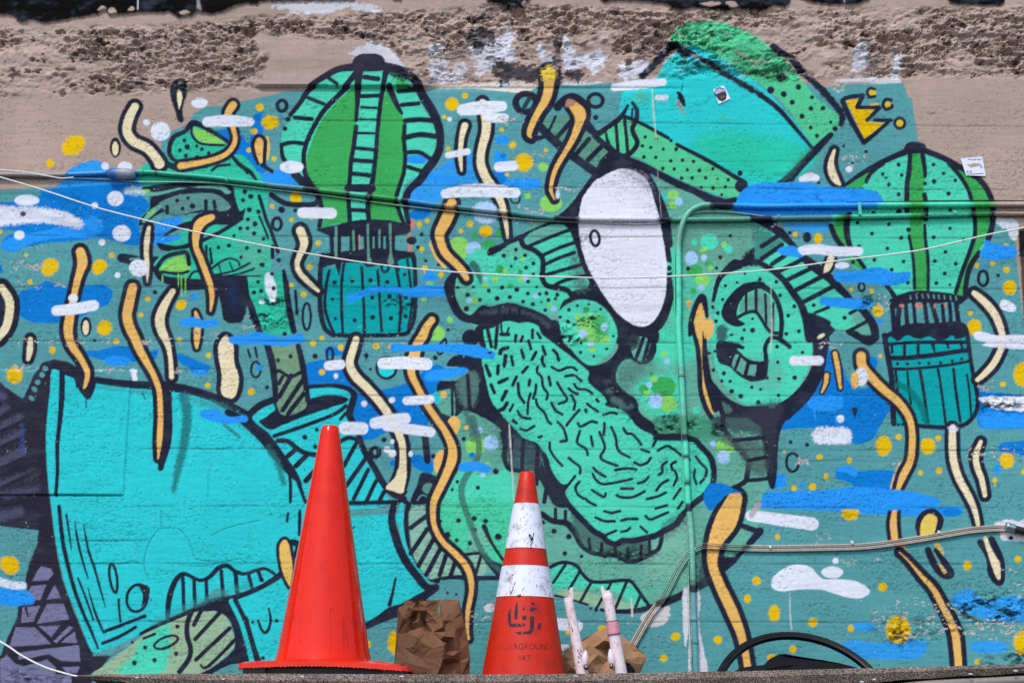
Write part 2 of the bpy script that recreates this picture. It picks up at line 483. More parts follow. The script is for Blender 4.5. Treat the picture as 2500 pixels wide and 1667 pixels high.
BLUES([('blue', [(490, 180), (600, 190), (720, 340), (760, 450), (860, 540), (1000, 540), (1100, 620), (1150, 720), (1110, 800), (1050, 900), (1000, 990), (900, 1040), (800, 1030), (600, 960), (450, 900), (130, 910), (140, 830), (190, 740), (320, 600), (420, 400), (470, 260)]),
       ('bb', [(400, 650), (430, 612), (560, 608), (700, 610), (730, 650), (715, 720), (620, 742), (460, 735), (410, 695)], 4),
       ('blue', [(940, 300), (980, 250), (1035, 280), (1030, 350), (980, 370)]),
       ('blue', [(1930, 550), (2050, 575), (2352, 600), (2600, 610), (2600, 900), (2352, 900), (2050, 905), (1940, 870), (1940, 760), (1960, 700)]),
       ('bb', [(1950, 790), (2100, 750), (2352, 780), (2500, 800), (2500, 890), (2200, 900), (2000, 890)], 8),
       ('blue', [(2125, 1075), (2180, 1022), (2280, 1020), (2380, 1022), (2400, 1140), (2200, 1130)]),
       ('blue', [(660, 1290), (700, 1250), (800, 1240), (850, 1280), (1180, 1280), (1190, 1380), (1160, 1470), (1000, 1450), (850, 1430), (760, 1380), (670, 1350)]),
       ('bb', [(655, 1280), (700, 1248), (800, 1240), (860, 1290), (840, 1340), (760, 1300)], 5), ('bb', [(2080, 1260), (2110, 1225), (2140, 1260), (2110, 1320)]), ('bb', [(340, 1405), (360, 1380), (385, 1410), (365, 1440)])])
cur_drips = [[(470, 730), (480, 820)], [(655, 740), (668, 870)], [(505, 735), (508, 760)]]
HATCH(cur_drips, 16, 'bb')
F()
BLUES([('bb', [(1615, 1135), (1660, 1108), (1710, 1122), (1790, 1130), (1900, 1125), (1960, 1118), (2060, 1124), (2150, 1143), (2152, 1160), (2110, 1166), (2202, 1162), (2205, 1180), (2160, 1186), (2000, 1180), (1900, 1172), (1750, 1166), (1640, 1150)]),
       ('bb', [(1745, 1092), (1800, 1090), (1805, 1104), (1802, 1118), (1770, 1122), (1742, 1116)])])
c(3, 3)
BLUES([('sky', [(1700, 790), (1790, 710), (1880, 705), (1950, 780), (2050, 800), (2200, 760), (2352, 770), (2500, 780), (2500, 990), (2352, 990), (2100, 990), (1900, 940), (1740, 860)]),
       ('sky', [(740, 1180), (850, 1150), (1000, 1180), (1450, 1160), (1450, 1290), (1300, 1330), (900, 1320), (700, 1280)]),
       ('sky', [(785, 1020), (850, 1000), (980, 1005), (1020, 1050), (960, 1080), (850, 1065)]), ('sky', [(1865, 1215), (1920, 1170), (2100, 1165), (2210, 1210), (2150, 1265), (1950, 1270)]),
       ('blue', [(1610, 0), (1700, -25), (1800, 0), (1770, 40), (1660, 50)])])

# ------------------------------------------------------------------ sprayed yellow dots
def YEL(lst, col='yel'):
    for q in lst:
        part('yellow_dot')
        big = max(q[2], q[3])
        E(q[0], q[1], q[2], q[3], col, 3.0 + big * 0.045, q[4] if len(q) > 4 else 0.0)
c(0, 0); YEL([(660, 1305, 112, 82, -35), (450, 1465, 34, 38), (2330, 965, 35, 33), (2280, 1180, 28, 25), (2235, 1350, 20, 20)])
c(1, 0); YEL([(125, 965, 32, 32), (220, 1100, 78, 60), (72, 1178, 28, 26), (28, 1350, 20, 18), (255, 1425, 22, 20), (1965, 860, 28, 26), (1850, 935, 62, 58), (1780, 1053, 20, 18), (2295, 1163, 20, 20), (1815, 1335, 22, 20)])
c(2, 0); YEL([(115, 1303, 30, 30), (415, 1352, 20, 18), (215, 1460, 85, 80)])
c(0, 1); YEL([(445, 925, 86, 72, -45), (890, 925, 72, 60, -50), (1003, 820, 26, 24), (270, 1060, 22, 22), (235, 820, 16, 16), (0, 608, 20, 20), (1325, 1213, 22, 22), (1265, 1355, 22, 20), (1625, 1265, 50, 42, -40), (938, 1470, 70, 64, -40)])
c(1, 1); YEL([(235, 385, 20, 20), (410, 503, 20, 20), (590, 488, 18, 14), (650, 712, 24, 24), (572, 925, 26, 24), (410, 1088, 20, 18), (520, 1168, 28, 26), (450, 310, 50, 60), (1628, 512, 20, 20), (1557, 540, 24, 24), (1580, 765, 22, 22), (1605, 935, 24, 24), (1753, 995, 22, 22), (1930, 603, 22, 22), (2012, 540, 30, 28), (2155, 605, 58, 52), (2345, 98, 18, 16)])
c(0, 2); YEL([(1043, 123, 26, 26), (470, 200, 28, 34), (135, 425, 72, 82), (1870, 247, 24, 22), (1863, 515, 24, 24), (1608, 108, 22, 22), (2255, 573, 32, 30)])
c(1, 2); YEL([(605, 138, 25, 25), (685, 92, 22, 18), (853, 178, 25, 27), (1170, 165, 28, 26), (1295, 170, 20, 20), (685, 397, 27, 27), (1610, 1133, 18, 18)])
c(3, 1); YEL([(300, 633, 20, 22), (505, 670, 38, 45), (2072, 895, 22, 20), (1925, 912, 20, 20), (2195, 950, 28, 28), (2225, 1110, 62, 65), (1870, 1338, 22, 22), (1905, 1465, 65, 70), (985, 1140, 25, 22), (800, 1128, 18, 16), (1045, 1315, 48, 55), (2190, 725, 22, 10), (380, 205, 30, 10)])
c(3, 2); YEL([(1063, 250, 18, 18), (2165, 505, 26, 24), (2352, 420, 95, 110), (1228, 978, 28, 26), (1095, 1060, 70, 90), (1490, 1060, 68, 75), (1583, 990, 26, 26), (200, 1110, 12, 12), (517, 1158, 26, 26), (785, 1187, 24, 26), (578, 1333, 24, 24), (1423, 1298, 22, 22), (1590, 1280, 30, 28), (2200, 1190, 65, 70), (2345, 1290, 20, 25), (2090, 1365, 22, 22), (288, 1440, 24, 24), (457, 1425, 32, 32)])
c(0, 3); YEL([(85, 485, 92, 78, 40)])
c(1, 3); YEL([(1325, 1180, 52, 100), (1095, 1195, 30, 30)])
c(2, 3); YEL([(2305, 625, 38, 38), (2222, 785, 32, 38), (1578, 1125, 44, 36, -20), (1958, 1155, 38, 38), (1470, 1318, 34, 32), (920, 1050, 40, 25), (610, 1090, 18, 20)])
c(3, 3); YEL([(795, 20, 80, 65), (140, 230, 22, 24), (112, 915, 52, 78), (458, 998, 42, 40), (1085, 680, 42, 38), (1845, 490, 36, 42), (2297, 430, 30, 28), (1225, 1060, 110, 125), (798, 1050, 28, 32), (278, 1240, 32, 36), (85, 1310, 38, 30), (1935, 1350, 28, 22), (2325, 1180, 65, 105)])
part('yellow_drip'); c(3, 2); HATCH([[(578, 1350), (580, 1375)], [(2090, 1380), (2095, 1420)]], 10, 'yel')
part('yellow_drip'); c(1, 1); HATCH([[(1557, 560), (1557, 580)], [(1580, 785), (1580, 800)], [(1605, 955), (1604, 985)], [(1753, 1010), (1750, 1025)]], 9, 'yel')

# ------------------------------------------------------------------ painted discs that sit behind the figures
def SPOT(lst):
    for q in lst:
        part('paint_spot')
        E(q[1], q[2], q[3], q[4] if len(q) > 4 else q[3], q[0], 3.4)
c(1, 1); SPOT([('lime', 1910, 760, 100, 105), ('green', 2180, 780, 90, 95), ('pale', 2045, 770, 70, 72), ('lime', 2115, 915, 36), ('lime', 1970, 890, 32), ('pale', 2180, 820, 22), ('green', 2055, 645, 32), ('green', 2280, 625, 40), ('lime', 1600, 1215, 28, 20), ('lime', 1650, 1070, 32, 18), ('lime', 1830, 1400, 26), ('lime', 1700, 1520, 85, 70)])
c(2, 1); SPOT([('lime', 460, 355, 100, 80), ('lime', 250, 290, 30, 28), ('lime', 390, 30, 45, 40)])
def IDOT(lst, r):
    for q in lst:
        part('ink_dot'); E(q[0], q[1], q[2] if len(q) > 2 else r, q[2] if len(q) > 2 else r, 'ink', 2.2)
part('salmon_mark'); c(1, 1); E(1490, 540, 30, 45, 'salmon'); S([(1470, 640), (1475, 780)], 35, 'salmon')
IDOT([(1578, 633), (1545, 750), (1615, 870, 14), (1730, 905, 15), (322, 415, 30), (445, 420, 18)], 18); E(1487, 690, 46, 36, 'ink')
c(3, 0); IDOT([(735, 1313), (935, 1362, 16), (815, 1463, 12)], 14)
c(3, 1); IDOT([(250, 620), (510, 170)], 16); E(405, 660, 38, 48, 'ink'); IDOT([(2120, 1000, 18)], 18)
c(3, 2); IDOT([(257, 1025), (405, 1050, 20)], 18); S([(835, 735), (838, 810)], [50, 8])
c(1, 2); IDOT([(1240, 1005, 24), (1080, 248, 22), (622, 255, 24), (1118, 372, 14), (190, 535, 18), (1815, 18, 14)], 18); S([(1080, 255), (1080, 290)], [20, 8])
c(0, 2); IDOT([(848, 115, 14)], 14); HATCH([[(2225, 200), (2245, 260)], [(2290, 180), (2305, 260)]], 24)
c(1, 3); IDOT([(1810, 733, 14), (1890, 747, 12)], 14)
c(0, 1); IDOT([(1390, 1153, 20)], 18)
part('ink_ring'); c(2, 0); RING(860, 905, 66, 58, 36)
part('ink_dot'); E(862, 1058, 24, 24, 'ink')
part('ink_ring'); c(1, 0); RING(325, 950, 42, 48, 36)
part('ink_ring'); c(3, 1); RING(1985, 1028, 42, 66, 30)
part('ink_ring'); RING(895, 1105, 26, 38, 20)
part('ink_ring'); c(3, 2); RING(275, 1207, 56, 82, 26)
part('ink_ring'); c(1, 2); RING(90, 375, 42, 70, 22); E(118, 360, 25, 28, 'bb')
part('ink_ring'); RING(755, 240, 28, 58, 24)
part('ink_ring'); E(1160, 1118, 60, 60, 'ink'); E(1158, 1115, 14, 24, 'teal')
part('ink_ring'); c(1, 1); RING(547, 1370, 36, 120, 24)
part('ink_ring'); c(2, 1); RING(140, 315, 42, 40, 18)
part('ink_ring'); c(1, 2); E(1262, 395, 70, 55, 'turq'); RING(1262, 360, 88, 95, 26)
part('ink_ring'); S([(1790, 100), (1750, 140), (1720, 200), (1740, 240), (1790, 190), (1800, 130), (1790, 100)], 22)
# ------------------------------------------------------------------ striped balloon
part('painted_balloon', 'painted green and mint striped balloon with a dark teal basket')
c(1, 0)
MB = [(1000, 640), (830, 650), (710, 720), (560, 860), (460, 1000), (370, 1100), (325, 1200), (320, 1310), (345, 1420), (420, 1530), (530, 1640), (620, 1740), (660, 1860), (690, 1960), (700, 2030), (960, 1990), (1400, 1990), (1450, 2010), (1430, 1900), (1400, 1780), (1440, 1650), (1560, 1570), (1660, 1480), (1705, 1370), (1710, 1250), (1680, 1120), (1600, 980), (1540, 860), (1480, 760), (1380, 680), (1240, 650)]
sub('mint_panel'); P(MB, 'mint')
sub('green_panel'); P([(980, 790), (880, 860), (760, 980), (660, 1120), (590, 1280), (545, 1420), (550, 1544), (580, 1650), (640, 1740), (680, 1850), (700, 1960), (690, 2040), (800, 2010), (930, 1980), (920, 1800), (900, 1700), (950, 1544), (945, 1380), (985, 1200), (985, 900)], 'green')
sub('green_panel'); P([(1280, 800), (1230, 900), (1190, 1060), (1190, 1300), (1160, 1544), (1140, 1700), (1110, 1800), (1120, 1980), (1300, 1985), (1390, 2000), (1350, 1850), (1340, 1780), (1400, 1580), (1430, 1400), (1410, 1250), (1410, 1040), (1350, 940)], 'green')
sub('green_panel'); P([(1340, 700), (1400, 740), (1500, 800), (1360, 810)], 'green', smooth=False)
sub('blue_fleck'); E(1540, 1430, 105, 40, 'bb')
back()
P([(960, 590), (985, 530), (1050, 500), (1180, 500), (1240, 540), (1255, 600), (1240, 655), (980, 655)], 'ink')
P([(1250, 620), (1350, 640), (1450, 690), (1520, 760), (1300, 700)], 'ink', 8, .9, 6)
S([(960, 622), (830, 642), (700, 712), (570, 802), (490, 920), (400, 1030)], [70, 60, 55, 52, 45, 40])
S([(1010, 660), (860, 830), (720, 970), (620, 1120), (550, 1270), (520, 1400), (530, 1544), (570, 1640), (650, 1760), (680, 1900), (660, 2030)], [60, 50, 48, 44, 44, 44, 46, 60, 50, 46, 40])
S([(320, 1300), (330, 1400), (370, 1470), (450, 1560), (560, 1680)], [34, 40, 40, 60, 60])
S([(1022, 650), (1008, 800), (1000, 950), (990, 1080)], [70, 60, 42, 34])
S([(990, 1140), (970, 1300), (945, 1450), (935, 1600), (920, 1720), (925, 1850), (935, 1990)], 42)
S([(1265, 640), (1232, 800), (1205, 950), (1180, 1200), (1165, 1400), (1140, 1600), (1110, 1750), (1095, 1850), (1105, 1990)], [60, 44, 42, 40, 42, 46, 50, 46, 44])
for q, w in (([(1070, 712), (1190, 727)], 46), ([(1040, 865), (1200, 860)], 40), ([(1040, 965), (1170, 970)], 25), ([(1010, 1070), (1170, 1075)], 16), ([(1010, 1195), (1160, 1200)], 25), ([(980, 1330), (1150, 1345)], 35), ([(975, 1440), (1130, 1450)], 40), ([(965, 1560), (1110, 1575)], 42), ([(920, 1690), (1130, 1692)], 74), ([(950, 1885), (1080, 1890)], 40),
             ([(720, 700), (820, 770)], 35), ([(560, 880), (700, 935)], 35), ([(440, 1055), (590, 1070)], 40), ([(320, 1300), (420, 1280), (520, 1290)], 40),
             ([(1290, 790), (1350, 930), (1400, 1020)], [60, 50, 28]), ([(1425, 1130), (1420, 1250), (1430, 1400), (1420, 1540), (1390, 1640), (1350, 1780), (1370, 1880), (1420, 2010)], 40),
             ([(1250, 612), (1400, 650), (1520, 740), (1600, 880), (1690, 1030), (1740, 1180), (1740, 1330), (1690, 1440), (1620, 1530), (1560, 1620), (1470, 1700), (1440, 1780), (1440, 1900), (1460, 2000)], [70, 74, 80, 84, 84, 76, 72, 76, 80, 76, 60, 70, 50, 44]),
             ([(1370, 820), (1520, 810)], 45), ([(1400, 945), (1550, 930)], 40), ([(1430, 1085), (1560, 1075), (1680, 1085)], 48), ([(1420, 1240), (1560, 1210), (1700, 1225)], 50), ([(1440, 1370), (1560, 1370), (1660, 1430)], 40), ([(1460, 1500), (1580, 1540)], 40)):
    S(q, w)
DOTS([(380, 1072), (352, 1155)], 22)
c(1, 1)
P([(635, 590), (690, 575), (830, 545), (950, 515), (1110, 500), (1300, 510), (1440, 545), (1478, 560), (1460, 625), (1330, 642), (1100, 652), (800, 652), (700, 625)], 'ink')
HATCH([[(770, 640), (775, 800)], [(838, 640), (836, 800)], [(950, 640), (948, 790)], [(995, 640), (995, 780)], [(1076, 640), (1080, 790)], [(1122, 640), (1120, 780)], [(1172, 640), (1175, 770)], [(1218, 640), (1216, 770)], [(1272, 640), (1276, 780)], [(1322, 640), (1318, 790)]], 38)
sub('basket_band')
P([(690, 815), (850, 790), (1000, 770), (1200, 758), (1400, 780), (1515, 812), (1515, 920), (1360, 880), (1300, 940), (1230, 965), (1060, 930), (900, 890), (760, 910), (690, 930)], 'ink')
sub('basket')
P([(700, 930), (672, 1000), (680, 1250), (700, 1400), (740, 1490), (810, 1530), (1100, 1530), (1420, 1510), (1490, 1440), (1515, 1200), (1510, 950), (1490, 850), (1370, 870), (1350, 930), (1230, 900), (1100, 930), (1040, 890), (900, 890), (820, 930)], 'bask')
back()
for q, w in (([(690, 820), (670, 950), (665, 1200), (680, 1380), (720, 1490), (790, 1535)], 46), ([(1500, 810), (1517, 950), (1522, 1200), (1510, 1380), (1470, 1480), (1400, 1530), (1000, 1542), (830, 1535)], 40),
             ([(750, 960), (720, 1100), (710, 1280), (740, 1400), (790, 1520)], 30), ([(880, 900), (860, 1080), (860, 1300), (870, 1510)], 28), ([(1040, 930), (1050, 1100), (1060, 1300), (1065, 1510)], 28), ([(1180, 950), (1195, 1100), (1205, 1300), (1220, 1500)], 26), ([(1350, 940), (1380, 1100), (1390, 1300), (1375, 1500)], 28), ([(1450, 860), (1475, 1050), (1490, 1250), (1460, 1460)], 24),
             ([(830, 900), (838, 990)], [60, 12]), ([(1340, 890), (1370, 950)], [50, 30])):
    S(q, w)
RING(1250, 930, 32, 40, 26)
DOTS([(797, 1065), (955, 1050), (1120, 1045), (1270, 1060), (1425, 995, 16), (778, 1215, 16), (1135, 1200), (1290, 1190), (1435, 1200), (805, 1390, 16), (978, 1405), (1140, 1378, 22), (1303, 1385, 22), (1435, 1370)], 20)
for q, w in (([(810, 570), (810, 840)], 24), ([(965, 605), (970, 770)], 22), ([(1095, 545), (1100, 800), (1110, 880)], [18, 24, 44]), ([(1200, 595), (1200, 750)], 18), ([(1295, 545), (1300, 780), (1300, 880)], [26, 20, 60])):
    S(q, w, (98, 150, 136))
S([(1018, 645), (1022, 765)], 14, 'salmon')
part('blue_cloud'); S([(940, 1215), (1060, 1160), (1200, 1125), (1350, 1130), (1430, 1155), (1560, 1150)], [70, 60, 55, 55, 60, 90], 'bb', 4)
part('blue_cloud'); S([(1480, 1160), (1600, 1140), (1840, 1145)], [80, 110, 80], 'bb')
part('blue_cloud'); P([(1570, 1030), (1600, 990), (1650, 965), (1715, 1000), (1710, 1040), (1640, 1050)], 'bb')

# ------------------------------------------------------------------ dotted balloon
part('painted_balloon', 'painted mint balloon with black dots and green stripes')
c(3, 1)
sub('mint_panel'); P([(1300, -90), (1130, -30), (980, 30), (880, 110), (780, 180), (690, 260), (640, 400), (615, 540), (660, 640), (700, 710), (780, 850), (860, 950), (1000, 1000), (1100, 1080), (1180, 1190), (1500, 1140), (1830, 1180), (1850, 1000), (1900, 850), (1980, 760), (2040, 620), (2075, 500), (2080, 350), (2030, 230), (1930, 120), (1800, 50), (1640, -30), (1480, -100)], 'mint')
sub('green_panel'); P([(750, 200), (900, 90), (1000, 30), (1090, 0), (960, 130), (900, 210), (860, 290), (780, 430), (740, 540), (740, 640), (770, 760), (830, 860), (960, 960), (1000, 1000), (880, 950), (780, 860), (700, 720), (650, 580), (690, 450), (760, 300)], 'green')
sub('green_panel'); P([(1340, -80), (1420, -80), (1470, 60), (1450, 250), (1480, 400), (1440, 560), (1470, 740), (1490, 900), (1490, 1130), (1380, 1140), (1370, 980), (1340, 780), (1310, 640), (1330, 500), (1310, 250), (1340, 80)], 'green')
sub('green_panel'); P([(1740, 40), (1930, 130), (2020, 240), (2050, 350), (2040, 550), (1990, 700), (1920, 820), (1850, 950), (1830, 1000), (1810, 1170), (1740, 1170), (1780, 1020), (1850, 850), (1890, 700), (1920, 560), (1900, 330), (1840, 180)], 'green')
back()
c(3, 0); P([(1278, 1320), (1330, 1278), (1440, 1283), (1478, 1330), (1470, 1375), (1290, 1375)], 'ink')
c(3, 1)
for q, w in (([(1290, -105), (1130, -40), (960, 50), (850, 120), (750, 190)], [60, 50, 45, 40, 30]), ([(1090, 0), (990, 70), (940, 150)], 38), ([(900, 240), (872, 285)], 52), ([(785, 450), (762, 540), (765, 640), (790, 740), (830, 820)], [50, 60, 56, 50, 40]), ([(860, 850), (920, 930)], 40), ([(620, 560), (660, 660), (720, 740)], 50), ([(1120, 1090), (1190, 1190)], 45),
             ([(1330, -90), (1322, 60), (1302, 200), (1302, 430)], [40, 48, 46, 46]), ([(1320, 650), (1350, 800), (1365, 960), (1370, 1120)], 30), ([(1440, -90), (1460, 30), (1465, 110)], [46, 40, 34]), ([(1460, 280), (1475, 400), (1470, 500)], 44), ([(1460, 550), (1470, 700), (1490, 850), (1492, 1130)], 32),
             ([(1680, 0), (1770, 100), (1850, 230), (1885, 350), (1910, 500), (1910, 640), (1860, 800), (1800, 960), (1740, 1150)], 40), ([(1470, -115), (1640, -45), (1800, 45), (1960, 150), (2040, 270), (2075, 400), (2065, 560), (2030, 680)], 54), ([(1950, 800), (1880, 900), (1840, 1020), (1825, 1180)], 48)):
    S(q, w)
DOTS([(1085, 92), (1255, 103), (1117, 127, 14), (1140, 187), (938, 163), (1545, 158, 22), (1630, 88), (1540, 10), (1735, 150), (1225, 8), (1020, 272, 22), (1227, 275), (1675, 268, 22), (1145, 362), (1565, 352), (1800, 360), (1230, 430, 26), (1000, 440), (1690, 415), (858, 530), (1138, 543), (988, 627), (1250, 665), (1688, 580), (1542, 662), (1808, 685), (870, 740), (1127, 760), (1648, 790), (1010, 862), (1272, 877), (1553, 873), (1740, 897), (1165, 950), (1640, 985), (1308, 1067), (1565, 1070), (1687, 1085, 14), (818, 882), (1463, 178), (1316, 592, 22)], 18)
P([(1140, 1240), (1240, 1170), (1400, 1135), (1600, 1150), (1830, 1190), (1832, 1222), (1760, 1268), (1700, 1240), (1560, 1255), (1400, 1240), (1240, 1270), (1200, 1300)], 'ink')
HATCH([[(q, 1170 + abs(q - 1480) * .08), (q + 6, 1200 + abs(q - 1480) * .08)] for q in (1330, 1385, 1440, 1490, 1540, 1585, 1635, 1690, 1740)], 13, (98, 150, 136))
for q, w in (([(1165, 1230), (1180, 1400), (1190, 1560)], 44), ([(1240, 1260), (1222, 1400), (1235, 1560)], 48), ([(1290, 1250), (1310, 1520)], 40), ([(1360, 1240), (1382, 1500)], 34), ([(1460, 1250), (1492, 1500)], 40), ([(1525, 1250), (1590, 1490)], 44), ([(1620, 1270), (1640, 1490)], 34), ([(1685, 1250), (1702, 1490)], 34), ([(1745, 1250), (1772, 1490)], 44)):
    S(q, w)
for q in ((1408, 1275, 36, 22), (1255, 1272, 22, 14), (1645, 1270, 10, 18), (1550, 1275, 9, 22)): E(*q, 'salmon')
c(3, 2)
sub('basket'); P([(1115, 90), (1250, 60), (1500, 60), (1840, 30), (1865, 300), (1900, 500), (1930, 650), (1915, 790), (1850, 860), (1700, 885), (1400, 875), (1180, 865), (1170, 600), (1140, 300)], 'bask')
back()
P([(1090, 70), (1180, 20), (1220, -10), (1350, -40), (1600, -50), (1760, -60), (1840, -20), (1855, 60), (1750, 100), (1700, 70), (1640, 110), (1560, 110), (1500, 80), (1400, 100), (1300, 70), (1220, 120), (1160, 80), (1110, 110)], 'ink', edge=2.5)
for q, w in (([(1100, 70), (1130, 250), (1165, 450), (1175, 700), (1185, 860)], 52), ([(1840, 30), (1862, 200), (1892, 400), (1932, 600), (1932, 720), (1880, 820), (1780, 880), (1600, 892), (1390, 877)], 40),
             ([(1150, 270), (1300, 270), (1500, 250), (1700, 220), (1850, 200)], 45), ([(1150, 365), (1300, 370), (1500, 355), (1700, 330), (1860, 300)], 28), ([(1140, 150), (1400, 130), (1840, 130)], 30),
             ([(1165, 150), (1170, 220)], 28), ([(1280, 130), (1280, 250)], 28), ([(1402, 130), (1402, 240)], 30), ([(1535, 150), (1552, 225)], [40, 14]), ([(1660, 140), (1675, 180)], 24), ([(1780, 120), (1802, 190)], 26),
             ([(1200, 380), (1215, 520), (1225, 640)], 26), ([(1305, 400), (1320, 550), (1340, 680)], 22), ([(1420, 390), (1450, 560), (1490, 840)], 30), ([(1580, 370), (1610, 550), (1650, 860)], 25), ([(1720, 370), (1740, 560), (1780, 840)], 28), ([(1840, 420), (1865, 600), (1880, 830)], 22)):
    S(q, w)
S([(1230, 510), (1330, 570), (1430, 700), (1480, 840)], 60, (0, 110, 108), 5, .75)
DOTS([(1217, 322), (1305, 325), (1413, 318), (1500, 318), (1605, 315), (1707, 297), (1793, 278), (1190, 862, 16), (1225, 868, 16), (1265, 865, 16)], 15)

# ------------------------------------------------------------------ crown tag
part('painted_crown', 'small yellow painted crown outlined in black')
c(3, 0)
P([(755, 905), (890, 885), (850, 970), (1010, 980), (940, 1085), (1010, 1100), (1100, 1105), (922, 1255), (860, 1130), (800, 1000)], 'yel', smooth=False)
E(990, 835, 34, 30, 'yel'); E(1128, 940, 26, 26, 'yel'); E(1238, 1107, 30, 30, 'yel'); S([(980, 940), (1040, 935)], 16, 'yel')
for q, w in (([(722, 915), (760, 878), (900, 858)], 40), ([(905, 860), (858, 962)], 44), ([(860, 965), (1055, 968)], 36), ([(1055, 970), (945, 1078)], 36), ([(725, 910), (790, 1060), (915, 1280)], [44, 50, 42]), ([(915, 1280), (1030, 1190), (1130, 1100)], [46, 38, 34]), ([(1015, 1078), (1160, 1080)], 34)):
    S(q, w)
S([(1010, 800), (970, 795), (945, 830), (965, 870), (1015, 868)], 28); S([(1160, 900), (1110, 895), (1088, 940), (1110, 980), (1160, 970), (1170, 950)], 32); RING(1238, 1107, 46, 46, 28)

# ------------------------------------------------------------------ mint creature
part('mint_creature', 'painted mint creature with a dotted body, hat brim and leafy eye')
sub('body')
c(0, 1)
P([(1250, 60), (1380, -20), (1900, -40), (2100, -80), (2200, -60), (2300, 60), (2350, 140), (2352, 200), (2110, 210), (1600, 190), (1300, 200)], 'dmint')
P([(2100, 200), (2352, 190), (2480, 230), (2400, 260), (2352, 1560), (2300, 1400), (2210, 1200), (2210, 1010), (1900, 1000), (1860, 700), (2000, 600), (2190, 480), (2110, 330)], 'dmint', smooth=False)
P([(1480, 720), (1620, 620), (1720, 590), (1900, 540), (1980, 600), (1900, 1000), (1720, 1000), (1700, 780), (1600, 790), (1450, 760)], 'dmint')
c(1, 1)
P([(-60, 230), (120, 240), (190, 440), (220, 600), (260, 740), (230, 830), (240, 1000), (330, 960), (380, 1080), (400, 1300), (440, 1510), (150, 1510), (60, 1280), (-10, 1100)], 'dmint')
P([(-20, 480), (120, 560), (200, 760), (140, 1000), (-20, 960)], 'gmint', 40, .55)
sub('belly_scrape'); S([(205, 1010), (225, 1110), (245, 1215)], [70, 100, 60], 'white', 4); E(145, 1235, 25, 25, 'white')
back()
c(0, 0)
sub('hat'); P([(1540, 1300), (1600, 1220), (1700, 1180), (1730, 1130), (1800, 1120), (1950, 1220), (2050, 1300), (2000, 1380), (1850, 1430), (1620, 1440), (1540, 1380)], 'dmint')
sub('hat_leaf'); P([(1735, 1150), (1850, 1180), (1950, 1230), (2010, 1300), (1850, 1290), (1760, 1240)], 'lime')
back()
S([(1520, 1320), (1560, 1230), (1660, 1180), (1720, 1110), (1790, 1120), (1930, 1200), (2050, 1280), (2050, 1340), (1950, 1410), (1800, 1445), (1600, 1450), (1530, 1400)], [44, 44, 40, 56, 50, 40, 36, 40, 40, 36, 30, 40], closed=True)
S([(1720, 1140), (1722, 1210), (1780, 1280), (1880, 1300), (2010, 1305)], 25)
DOTS([(1655, 1262), (1680, 1320, 26), (1615, 1350), (1765, 1312, 16), (1812, 1340), (1873, 1375), (1667, 1400), (1770, 1410)], 18)
S([(2080, 1400), (2150, 1480), (2240, 1540), (2300, 1620)], [30, 40, 40, 30])
S([(1500, 1470), (1600, 1510), (1800, 1500)], [50, 60, 30])
c(0, 1)
S([(2180, 30), (2220, 80)], 30); S([(2350, 10), (2440, 70)], 36); S([(1900, 60), (1960, 20), (2060, 10)], 24)
P([(1330, 285), (1240, 235), (1300, 205), (1600, 170), (1900, 178), (2080, 200), (2110, 300), (2150, 420), (2200, 400), (2180, 480), (2100, 535), (1950, 540), (1900, 440), (1700, 450), (1560, 470), (1480, 430), (1360, 490), (1290, 545), (1245, 550), (1260, 490), (1340, 400)], 'ink')
sub('brim'); P([(1420, 360), (1560, 290), (1700, 270), (1900, 265), (2000, 310), (2070, 390), (1990, 425), (1820, 412), (1700, 440), (1560, 462), (1470, 410)], 'grey')
sub('hat_band'); P([(1265, 265), (1310, 290), (1420, 285), (1650, 225), (1950, 185), (2070, 250), (2020, 270), (1940, 225), (1600, 215), (1330, 235)], 'gmint')
back()
S([(1240, 225), (1420, 240), (1650, 195), (1950, 180)], 26)
DOTS([(1590, 330), (1688, 308, 16), (1638, 402), (1727, 380, 26), (1430, 390)], 19)
HATCH([[(1845, 335), (1850, 430)], [(1920, 340), (1935, 420)], [(1500, 385), (1500, 440)]], 34)
S([(1290, 515), (1350, 445), (1430, 385)], [30, 50, 40], 'gmint'); E(1355, 440, 36, 22, 'lime', rot=-30); E(1310, 245, 36, 16, 'lime')
part('blue_cloud'); P([(1420, 520), (1560, 480), (1640, 478), (1600, 560), (1480, 640), (1620, 640), (1600, 680), (1430, 730), (1350, 745), (1345, 700), (1390, 600)], 'bb')
cur = fig = [k for k, q in enumerate(PARTS) if q[0] == 'mint_creature'][0]
P([(1640, 520), (1700, 480), (1735, 510), (1660, 530)], 'dmint')
S([(1480, 640), (1600, 570), (1700, 545), (1800, 520), (1950, 500), (2060, 520)], [20, 40, 60, 60, 90, 60])
S([(1420, 720), (1470, 750), (1600, 760), (1720, 720)], [30, 60, 50, 40])
S([(1090, 845), (1180, 860), (1280, 880), (1400, 860)], [80, 90, 90, 60]); S([(1170, 855), (1260, 850)], 22, 'teal')
P([(1370, 930), (1450, 820), (1600, 770), (1740, 800), (1770, 1000), (1700, 1060), (1560, 1090), (1420, 1030)], 'dmint')
sub('leaf_eye'); P([(1440, 940), (1520, 860), (1640, 822), (1690, 900), (1705, 950), (1600, 972), (1480, 967)], 'lime')
back()
S([(1400, 945), (1480, 840), (1620, 796), (1680, 806), (1695, 900)], 40)
S([(1390, 940), (1430, 1005), (1500, 1045), (1600, 1055), (1850, 1070)], [50, 60, 70, 70, 60])
S([(1450, 968), (1600, 985), (1690, 965)], 28)
S([(1700, 1020), (1740, 970), (1850, 960)], 22); P([(1550, 1070), (1850, 1060), (1900, 1120), (1620, 1130)], 'ink')
